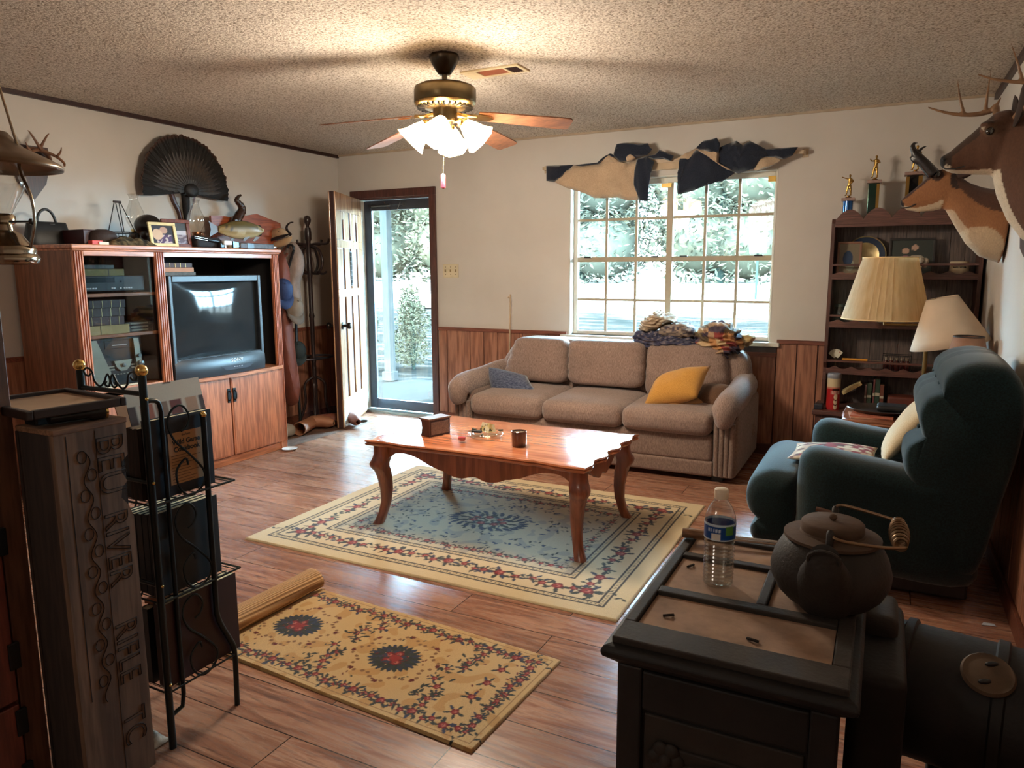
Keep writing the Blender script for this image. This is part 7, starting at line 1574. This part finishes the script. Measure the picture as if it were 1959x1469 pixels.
BS_ = plain('bail_steel', hexc(140, 112, 84), .35, .8); m = M(); m.tube(catmull([kc+V((0, .083, .172)), kc+V((.02, .085, .176)), kc+V((.10, .052, .172)), g0], 4), .0034, 8); part('bail', m, BS_, kt, True); m = M(); m.tube(catmull([kc+V((0, -.083, .165)), kc+V((.02, -.09, .158)), kc+V((.085, -.070, .150)), kc+V((.126, -.052, .149)), g1], 4), .0034, 8); part('bail', m, plain('bail_steel', hexc(140, 112, 84), .35, .8), kt, True)
m = M(); hel = [g0.lerp(g1, u)+V((.016*(.6+.4*sin(PI*u))*cos(u*2*PI*9), 0, .016*(.6+.4*sin(PI*u))*sin(u*2*PI*9))) for u in [i/160 for i in range(161)]]; m.tube(hel, .0032, 6); part('coil_grip', m, plain('coil_brass', hexc(130, 104, 78), .35, .8), kt, True)
# water bottle
wc = V((4.417, -4.063, sz-.0085)); wb_ = thing('water_bottle', 'half empty plastic water bottle with blue label on the stove top', 'bottle', wc)
pr = [(.022, .0), (.028, .003), (.0325, .010)]
for i in range(12): z = .014+.0082*i; pr += [(.0325, z), (.0305 if i < 11 else .0325, z+.0041)]
pr += [(.0325, .112), (.0328, .150), (.031, .163), (.025, .178), (.0155, .192), (.0125, .196), (.0125, .202)]
n = N('clear_plastic_bottle'); t_ = n.n('ShaderNodeBsdfTransparent'); t_.inputs[0].default_value = (.93, .95, .96, 1); gl = n.n('ShaderNodeBsdfGlossy'); gl.inputs['Roughness'].default_value = .08; lw = n.n('ShaderNodeLayerWeight'); lw.inputs[0].default_value = .45; rp = n.ramp(lw.outputs['Facing'], [(0, .10), (.6, .25), (1, .8)]); mx = n.n('ShaderNodeMixShader'); n.l(rp, mx.inputs[0]); n.l(t_.outputs[0], mx.inputs[1]); n.l(gl.outputs[0], mx.inputs[2]); n.l(mx.outputs[0], n.out.inputs[0])
part('bottle_shell', M().lathe(pr, wc, 30, cap=False, wob=lambda j, nn, h: 1-.10*(h < .004)*(j % 6 < 2)), n.m, wb_, True)
m = M(); m.lathe([(.001, .002), (.026, .004), (.0315, .011), (.030, .06), (.030, .118), (.001, .118)], wc, 24); n = N('water'); t_ = n.n('ShaderNodeBsdfTransparent'); t_.inputs[0].default_value = (.86, .84, .80, 1); gl = n.n('ShaderNodeBsdfGlossy'); gl.inputs['Roughness'].default_value = .05; mx = n.n('ShaderNodeMixShader'); mx.inputs[0].default_value = .12; n.l(t_.outputs[0], mx.inputs[1]); n.l(gl.outputs[0], mx.inputs[2]); n.l(mx.outputs[0], n.out.inputs[0]); part('water', m, n.m, wb_, True)
m = M(); m.grid(lambda u, v: (.0333*cos(2*PI*u), .0333*sin(2*PI*u), .112+v*.036), 96, 24); o = part('label', m, vcol('bottle_label', .35, 200, .05, 0), wb_)
def lab(p, n):
    a = ((math.degrees(math.atan2(p.y, p.x))+80+180) % 360)-180; v = (p.z-.112)/.036
    if abs(a-38) < 16 and .35 < v < .9: return hexc(96, 150, 70)
    if -32 < a < 4 and .08 < v < .42: return hexc(220, 214, 206)
    if v > .86 or v < .06: return hexc(196, 214, 226)
    if .52 < v < .74 and -50 < a < 12 and int(a/5) % 2 == 0: return hexc(200, 214, 232)
    return hexc(24, 74, 140)
paint(o, lab); part('cap', M().lathe([(.0145, .198), (.0148, .202), (.0148, .217), (.013, .219), (.001, .219)], wc, 24, wob=lambda j, nn, h: 1+.02*(j % 2)), plain('cap_white', hexc(226, 206, 180), .4), wb_, True)
# poker lying on the back of the stove top
t = thing('fire_poker', 'steel fire poker with wooden grip lying along the back of the stove top', 'fire poker', (4.40, -3.80, sz)); m = M(); m.tube([(4.345, -3.828, sz+.014), (4.56, -3.79, sz+.010), (4.66, -3.775, sz+.008)], .0065, 10); part('rod', m, CHROME, t, True); m = M(); m.tube([(4.283, -3.838, sz+.014), (4.355, -3.826, sz+.014)], [.012, .0135], 12); part('grip', m, wood('poker_grip', hexc(120, 84, 56), hexc(150, 110, 76), 'x', 2), t, True)
m = M(); rnd = random.Random(9)
for i, (x, y, a) in enumerate(((4.335, -4.00, .8), (4.350, -4.262, .3), (4.515, -4.280, -.5))):
    m = M(); m.tube([(x, y, sz-.006), (x+.012*cos(a), y+.012*sin(a), sz-.004), (x+.022*cos(a+.3), y+.022*sin(a+.3), sz-.006)], .003, 6); single('wood_splinter', ['dark wood splinter in the panel left of the water bottle', 'wood splinter at the left of the nearest stove panel', 'wood splinter in the middle of the nearest stove panel'][i], 'splinter', m, plain('char', hexc(36, 28, 24), .9), group='splinters on the stove top')
m = M(); m.prism([(0, 0), (.05, .01), (.045, .03), (.01, .028)], (5.12, -2.42, .002), (1, 0, 0), (0, 1, 0), (0, 0, .002)); single('paper_scrap', 'small white paper scrap on the floor behind the recliner', 'paper', m, plain('scrap_white', hexc(196, 200, 206), .7))
# ================================================================== LEFT FOREGROUND: CABINET, CARVED BOX, WIRE RACK
RC = wood('red_cabinet', hexc(92, 40, 32), hexc(126, 60, 46), 'z', .6, .35, coat=.3); RCF = wood('cabinet_frame', hexc(80, 52, 38), hexc(108, 74, 54), 'z', .6, .45)
C_ = thing('tall_cabinet', 'tall reddish wooden cabinet with black hinges at the left edge', 'cabinet', (2.5, -5.0, 0)); cy1 = -4.598
part('cabinet_case', M().b2((2.2, -5.45, 0), (2.79, cy1, 2.1)), RCF, C_, True, bev=.004)
m = M(); m.b2((2.79, -4.655, 0), (2.80, cy1, 2.1)).b2((2.79, -5.45, 2.0), (2.80, -4.655, 2.1)); part('face_frame', m, RCF, C_, True, bev=.002)
for z0, z1 in ((.30, 1.95), (.04, .29)):
    d = part('cabinet_door', M().b2((2.79, -5.42, z0), (2.808, -4.662, z1)).b2((2.805, -5.34, z0+.06), (2.812, -4.74, z1-.06)), RC, C_, True, bev=.005)
    for z in ((.42, .72, 1.05, 1.8) if z0 > .2 else (.24, .09)): part('hinge', M().b2((2.801, -4.675, z-.035), (2.813, -4.648, z+.035)), BLKM, d, True, bev=.002)
    part('knob', M().lathe([(.008, 0), (.008, .01), (.017, .016), (.014, .028), (.001, .03)], (2.808, -5.36, (z0+z1)/2), 14, axis=(1, 0, 0)), ABRASS, d, True)
# carved wooden box standing on end
bxx, by0, by1, bz = 2.952, -4.594, -4.405, 1.000
BXW = wood('weathered_box', hexc(84, 62, 48), hexc(126, 98, 76), 'z', .35, .75, knots=1.3, dark=hexc(30, 20, 16), bump=.35); BXS = wood('box_side', hexc(40, 30, 26), hexc(56, 42, 34), 'z', .6, .8)
X_ = thing('carved_box', 'tall weathered wooden box with carved lettering standing by the wire rack', 'box', (2.885, (by0+by1)/2, 0))
fz = .18; fp = [(by0, 0), (by1, 0), (by1, .73), (by1-.012, .765), (by1-.030, .79), (by1-.026, .815), (by1-.010, .83), (by1-.024, .86), (by1-.020, .885), (by1-.002, .90), (by1, bz-.014), (by0, bz-.014)]
part('front_board', M().prism(fp, (bxx-.018, 0, 0), (0, 1, 0), (0, 0, 1), (.018, 0, 0)), BXW, X_, True, bev=.0015)
part('side_board', M().b2((2.812, by0, 0), (bxx-.018, by0+.018, bz-.014)), BXS, X_, True); part('side_board', M().b2((2.812, by1-.018, 0), (bxx-.018, by1, bz-.014)), BXS, X_, True)
part('back_board', M().b2((2.802, by0-.003, 0), (2.812, by1, bz-.014)), BXS, X_, True); part('end_board', M().b2((2.802, by0-.002, bz-.014), (bxx+.003, by1+.002, bz)), wood('box_end', hexc(104, 72, 50), hexc(136, 98, 70), 'y', 1, .7), X_, True, bev=.002)
part('split_line', M().b2((bxx, by0+.102, .01), (bxx+.0006, by0+.1035, bz-.02)).b2((bxx, by0+.028, .28), (bxx+.0006, by0+.030, bz-.02)), plain('groove', hexc(26, 18, 14), .9), X_, True)
CARV = plain('carving', hexc(26, 18, 14), .9)
yb_ = by0+.118
for body, z, size, dy in (('BEU', .885, .105, .0), ('RIVER', .660, .092, .0), ('RIFLE', .370, .088, .0), ('TC', .15, .088, .0)):
    text(body, size, CARV, 'carved_lettering', X_, (bxx+.0012, yb_+.018, z), (0, 0, -1), (0, 1, 0), outline=.0011, sx=.86)
m = M(); m.tube([(bxx+.001, by0+.074+.010*sin(i*.55), .93-.0085*i) for i in range(80)], .0010, 5)
part('carved_vine', m, CARV, X_, True)
for i in range(13): z = .92-.05*i; part('carved_leaf', M().tube([(bxx+.001, by0+.074+.012*cos(a)+(.012 if i % 2 else -.010), z+.016*sin(a)) for a in [2*PI*k/12 for k in range(12)]], .0009, 5, closed=True), CARV, X_, True)
# flashlight and frame on top of the box
t = thing('photo_tray', 'dark framed picture lying flat on top of the carved box', 'picture frame', (2.85, -4.50, bz))
c0, c1 = at(50, 782, x=2.93), at(234, 767, x=2.93); 
zt = 1.040; R3 = rotm('Z', -6)
m = M(); fc = V((2.79, -4.50, zt)); w, d_, bw = .30, .24, .016
for (ox, oy, sx_, sy_) in ((0, -d_/2+bw/2, w, bw), (0, d_/2-bw/2, w, bw), (-w/2+bw/2, 0, bw, d_-2*bw), (w/2-bw/2, 0, bw, d_-2*bw)): m.box(fc+R3 @ V((ox, oy, 0)), (sx_, sy_, .022), 0, rot=R3)
part('frame', m, plain('dark_frame2', hexc(40, 28, 24), .45), t, True, bev=.003); part('picture_mat', M().box(fc+V((0, 0, -.002)), (w-.02, d_-.02, .006), 0, rot=R3), plain('mat_tan', hexc(150, 122, 96), .8), t, True)
t = thing('flashlight', 'black flashlight with brass tip lying on the carved box under the frame', 'flashlight', (2.90, -4.48, bz)); fa, fb = V((2.90, -4.57, bz+.021)), V((2.925, -4.445, bz+.020)); m = M(); m.tube([fa, fa.lerp(fb, .7), fa.lerp(fb, .75), fb], [.014, .014, .0195, .0195], 16); part('barrel', m, BLK, t, True); part('lens_ring', M().tube([fb, fb+(fb-fa).normalized()*.006], .019, 16), BRASS, t, True)
m = M(); m.box((2.84, -4.50, bz+.0135), (.05, .16, .026)); single('tool_case', 'black case under the framed picture on the carved box', 'case', m, BL, bev=.004)
# wire rack
rx0, rx1, ry, rf = 2.668, 2.935, -4.335, -4.10
W2 = thing('magazine_rack', 'black iron scrollwork rack with brass ball finials holding books', 'rack', ((rx0+rx1)/2, -4.22, 0))
IRN = plain('rack_iron', hexc(24, 32, 32), .35, .4, .2)
for x in (rx0, rx1):
    p = part('post', M().tube([(x, ry, 0), (x, ry, 1.098)], .0105, 14), IRN, W2, True); part('ball_finial', M().ball((x, ry, 1.112), .0165, 18, 12), BRASS, p, True)
    m = M(); xi = x-.004; m.tube(catmull([(xi, ry, 1.022), (xi, ry+.02, 1.026), (xi, ry+.045, 1.018), (xi, ry+.052, .99)], 3)+[(xi, ry+.052, .14), (xi, ry+.045, .105), (xi, ry, .095)], .0065, 8); part('inner_bar', m, IRN, W2, True)
    m = M(); m.tube([(x, rf-.048, .955), (x, rf-.050, .36)]+catmull([(x, rf-.050, .34), (x, rf-.04, .30), (x, rf-.01, .235), (x, rf+.005, .20), (x, rf+.008, .15)], 3)+[(x, rf+.004, 0)], .0085, 10); f = part('front_leg', m, IRN, W2, True); part('ball_finial', M().ball((x, rf-.048, .958), .010, 12, 8), BRASS, f, True)
    for z0, z1 in ((.735, .99), (.45, .70), (.17, .42)):   # scrolls of the side panel
        a, b = ry+.056, rf-.055; w = b-a; h = z1-z0; S = [(.10, .55), (.02, .75), (.25, .99), (.62, .90), (.60, .72), (.38, .70)]
        sc = [(.42, .74), (.58, .78), (.66, .90), (.48, 1.03), (.22, 1.0), (.08, .86), (.22, .66), (.60, .46), (.97, .22), (.90, .05), (.55, -.02), (.28, .10), (.22, .30), (.48, .42), (.55, .34)]
        m = M(); m.tube(catmull([(x, a+w*u, z0+h*v) for u, v in sc], 5), .0034, 6); part('scroll', m, IRN, W2, True)
    m = M(); [m.ball((x+.011, ry, z), .005, 8, 6) for z in (1.035, .80, .50, .20)]; part('rivet', m, BRASS, W2, True)
part('top_bar', M().tube([(rx0, ry, 1.048), (rx1, ry, 1.048)], .007, 10), IRN, W2, True)
for x0, x1 in ((rx0+.012, rx0+.132), (rx1-.012, rx1-.132)):
    P = [(.30, .70), (.22, .55), (.10, .62), (.06, .85), (.20, 1.0), (.36, .80), (.42, .30), (.60, .02), (.78, .30), (.92, .75), (1.0, .40), (.92, .05), (.80, .16), (.86, .32)]
    m = M(); m.tube(catmull([(lerp(x0, x1, u), ry, 1.056+.05*v) for u, v in P], 5), .0030, 6); part('scroll', m, IRN, W2, True)
for z in (.735, .449, .175):
    yo = -4.055 if z > .2 else -4.10; m = M(); m.tube([(rx0-.006, ry-.005, z), (rx1+.006, ry-.005, z), (rx1+.006, yo, z), (rx0-.006, yo, z)], .0036, 6, closed=True)
    for k in range(9): y = lerp(ry, yo, (k+.5)/9); m.tube([(rx0-.006, y, z), (rx1+.006, y, z)], .0018, 5)
    part('wire_shelf', m, IRN, W2, True)
for z in (.80, .50): part('back_brace', M().tube([(rx0, ry, z), (rx1, ry, z)], .006, 8), IRN, W2, True)
# books in the rack
def slab(name, label, x0, x1, y0, y1, z0, z1, mat, cat='book', grp=None, pages=True):
    t = thing(name, label, cat, ((x0+x1)/2, (y0+y1)/2, z0), group=grp); c = .0025
    m = M(); m.b2((x0, y0, z0), (x0+c, y1, z1)).b2((x1-c, y0, z0), (x1, y1, z1)).b2((x0, y0, z0), (x1, y0+c, z1)); part('cover', m, mat, t, True, bev=.001)
    part('page_block', M().b2((x0+c, y0+c, z0+.003), (x1-c, y1-.003, z1-.003)), _mc['paper'], t, True); return t
NB = plain('black_slipcase', hexc(24, 27, 34), .45); zt = .7395
t = slab('cookbook', 'black cookbook with tan label reading wild game cookbook, top shelf of the rack', 2.895, 2.922, -4.322, -4.110, zt, .968, NB)
lx_, ly_ = 2.9225, -4.200; part('cover_label', M().b2((2.922, -4.262, .770), (2.9226, -4.142, .920)), plain('label_tan', hexc(176, 128, 82), .6, var=.06), t, True)
text('Wild Game\nCookbook', .0205, LD, 'lettering', t, (2.9230, -4.202, .880), (0, 1, 0), (0, 0, 1), sx=.98, extrude=.0002, bold=.0007)
text('the best', .009, LD, 'lettering', t, (2.9230, -4.202, .910), (0, 1, 0), (0, 0, 1), extrude=.0002)
m = M(); rnd = random.Random(8)
for k in range(10): w = rnd.uniform(.05, .10); m.b2((2.9226, -4.255, .852-.0085*k), (2.9229, -4.255+w, .854-.0085*k))
part('fine_print', m, plain('fine_print', hexc(110, 76, 48), .7), t, True)
BRW = wood('brown_album', hexc(60, 46, 38), hexc(84, 66, 54), 'z', 1, .7); 
slab('photo_album', 'brown wood grained album behind the cookbook in the rack', 2.84, 2.89, -4.33, -4.115, zt, .945, BRW)
slab('hardback_book', 'plain dark book next to the brown album on the top rack shelf', 2.80, 2.836, -4.325, -4.13, zt, .93, NB)
m = M(); m.box((2.862, -4.21, .955+.045), (.002, .25, .115), rot=rotm('Y', -14)); o = single('catalog', 'open white catalog with pictures lying on top of the books in the rack', 'catalog', m, vcol('catalog_print', .6, 200, .1, 0)); bm = bmesh.new(); bm.from_mesh(o.data); bmesh.ops.subdivide_edges(bm, edges=[e for e in bm.edges if e.calc_length() > .05], cuts=36, use_grid_fill=True); bm.to_mesh(o.data); bm.free()
def catal(p, n):
    u, v = (p.y/.25) % 1, p.z/.115
    if .08 < v < .52 and (u*5) % 1 > .18: return [hexc(120, 60, 48), hexc(190, 150, 120), hexc(84, 62, 54), hexc(176, 104, 80), hexc(150, 120, 100)][int(u*5) % 5]
    return hexc(216, 204, 184) if v < .94 or u > .1 else hexc(90, 70, 60)
paint(o, catal)
m = M(); m.box((2.79, -4.23, .945), (.003, .16, .12), rot=rotm('Y', -20)); single('envelope', 'tan envelope sticking up behind the catalog in the rack', 'envelope', m, plain('kraft', hexc(176, 126, 86), .8))
z2 = .4535
for i in range(6):
    xx = 2.918-.030*i; t = slab('binder', ['black binder at the front of the middle rack shelf', 'second black binder from the front on the middle rack shelf', 'third black binder from the front on the middle rack shelf', 'fourth black binder from the front on the middle rack shelf', 'fifth black binder from the front on the middle rack shelf', 'rearmost black binder on the middle rack shelf'][i], xx-.025, xx, -4.325+.003*i, -4.105-.004*i, z2, .700-.004*i, plain('binder_black', hexc(27, 32, 34), .5), 'binder', 'black binders on the middle rack shelf')
t = slab('album', 'large dark maroon album on the bottom rack shelf', 2.885, 2.925, -4.325, -4.06, .1795, .432, plain('maroon_album', hexc(50, 24, 25), .5), 'album')
slab('notebook', 'black notebook with pale edge behind the maroon album', 2.83, 2.865, -4.33, -4.13, .1795, .41, NB, 'notebook')
m = M(); m.box((2.84, -4.24, .418), (.07, .12, .012), rz=.3); single('paper_bundle', 'tan paper bundle lying on the bottom shelf books', 'papers', m, plain('bundle', hexc(190, 120, 84), .8))
m = M(); m.grid(lambda u, v: (2.80+.10*u, -4.375+.06*v, .004+.03*sin(PI*u)*sin(PI*v)*(1+.5*noise.noise(V((u*5, v*5, 0))))), 14, 10); single('crumpled_paper', 'crumpled printed paper on the floor beside the carved box', 'paper', m, plain('newsprint', hexc(170, 156, 140), .9, var=.5, scale=60), solid=.001)
# hanging oil lamp (mostly out of the frame)
lc = V((2.505, -4.412, 1.39)); t = thing('hanging_oil_lamp', 'hanging oil lamp with wide tin shade at the left edge', 'hanging lamp', (lc.x, lc.y, 2.44)); TIN = plain('tin_shade', hexc(126, 104, 82), .3, .6, .2)
zs = at(115, 328, x=lc.x).z; rs = .160
m = M(); m.lathe([(rs, -.012), (rs+.002, -.004), (rs-.004, .004), (rs*.75, .022), (rs*.45, .045), (.05, .066), (.035, .085)], (lc.x, lc.y, zs), 44, cap=False); part('shade', m, TIN, t, True, solid=.002)
m = M(); m.lathe([(.045, .0), (.078, .004), (.084, .016), (.080, .026), (.075, .03), (.077, .044), (.068, .055), (.062, .060), (.045, .085), (.028, .095), (.026, .11), (.034, .116), (.034, .135), (.028, .14)], (lc.x, lc.y, at(40, 507, x=lc.x).z), 36); part('font', m, plain('nickel', hexc(170, 158, 140), .15, 1), t, True)
zb = at(40, 507, x=lc.x).z+.138; H = zs-zb+.02
m = M(); m.lathe([(.026, 0), (.032, H*.08), (.060, H*.40), (.070, H*.60), (.062, H*.80), (.040, H), (.03, H*1.2)], (lc.x, lc.y, zb), 30, cap=False); part('chimney', m, glass('lamp_glass'), t, True)
for s in (-1, 1):
    d = V((-.454, .891, 0)).cross(V((0, 0, 1)))*s*-1; m = M(); z0 = at(40, 507, x=lc.x).z
    m.tube(catmull([V((lc.x, lc.y, z0+.02))+d*.066, V((lc.x, lc.y, z0+.05))+d*.074, V((lc.x, lc.y, z0+.12))+d*.092, V((lc.x, lc.y, z0+.19))+d*.088, V((lc.x, lc.y, zs-.02))+d*.066, V((lc.x, lc.y, zs+.03))+d*.07], 5), .0042, 8); m.tube([V((lc.x, lc.y, zs+.03))+d*.07, V((lc.x, lc.y, zs+.22))+d*.03, V((lc.x, lc.y, 2.40))+d*.004], .0035, 8); part('suspension_arm', m, plain('nickel', hexc(170, 158, 140), .15, 1), t, True)
m = M(); m.lathe([(.005, 2.44), (.03, 2.44), (.028, 2.42), (.006, 2.40), (.006, 2.36)], (lc.x, lc.y, 0), 16); part('ceiling_hook', m, BRASS, t, True)
m = M(); m.tube([(lc.x+.03, lc.y+.0, zb-.02), (lc.x+.075, lc.y+.035, zb-.02)], .003, 6).lathe([(.009, 0), (.009, .004)], (lc.x+.075, lc.y+.035, zb-.02), 12, axis=(.9, .4, 0)); part('wick_knob', m, BLK, t, True)
# added fill light behind the camera, brightens the dark foreground
light('rear_fill', 'POINT', (2.9, -6.6, 2.2), 14, (1, .90, .80), shadow_soft_size=.25)
# ================================================================== VIEW
SC.view_settings.view_transform = 'Standard'
SC.view_settings.look = 'None'
SC.view_settings.exposure = 0.75
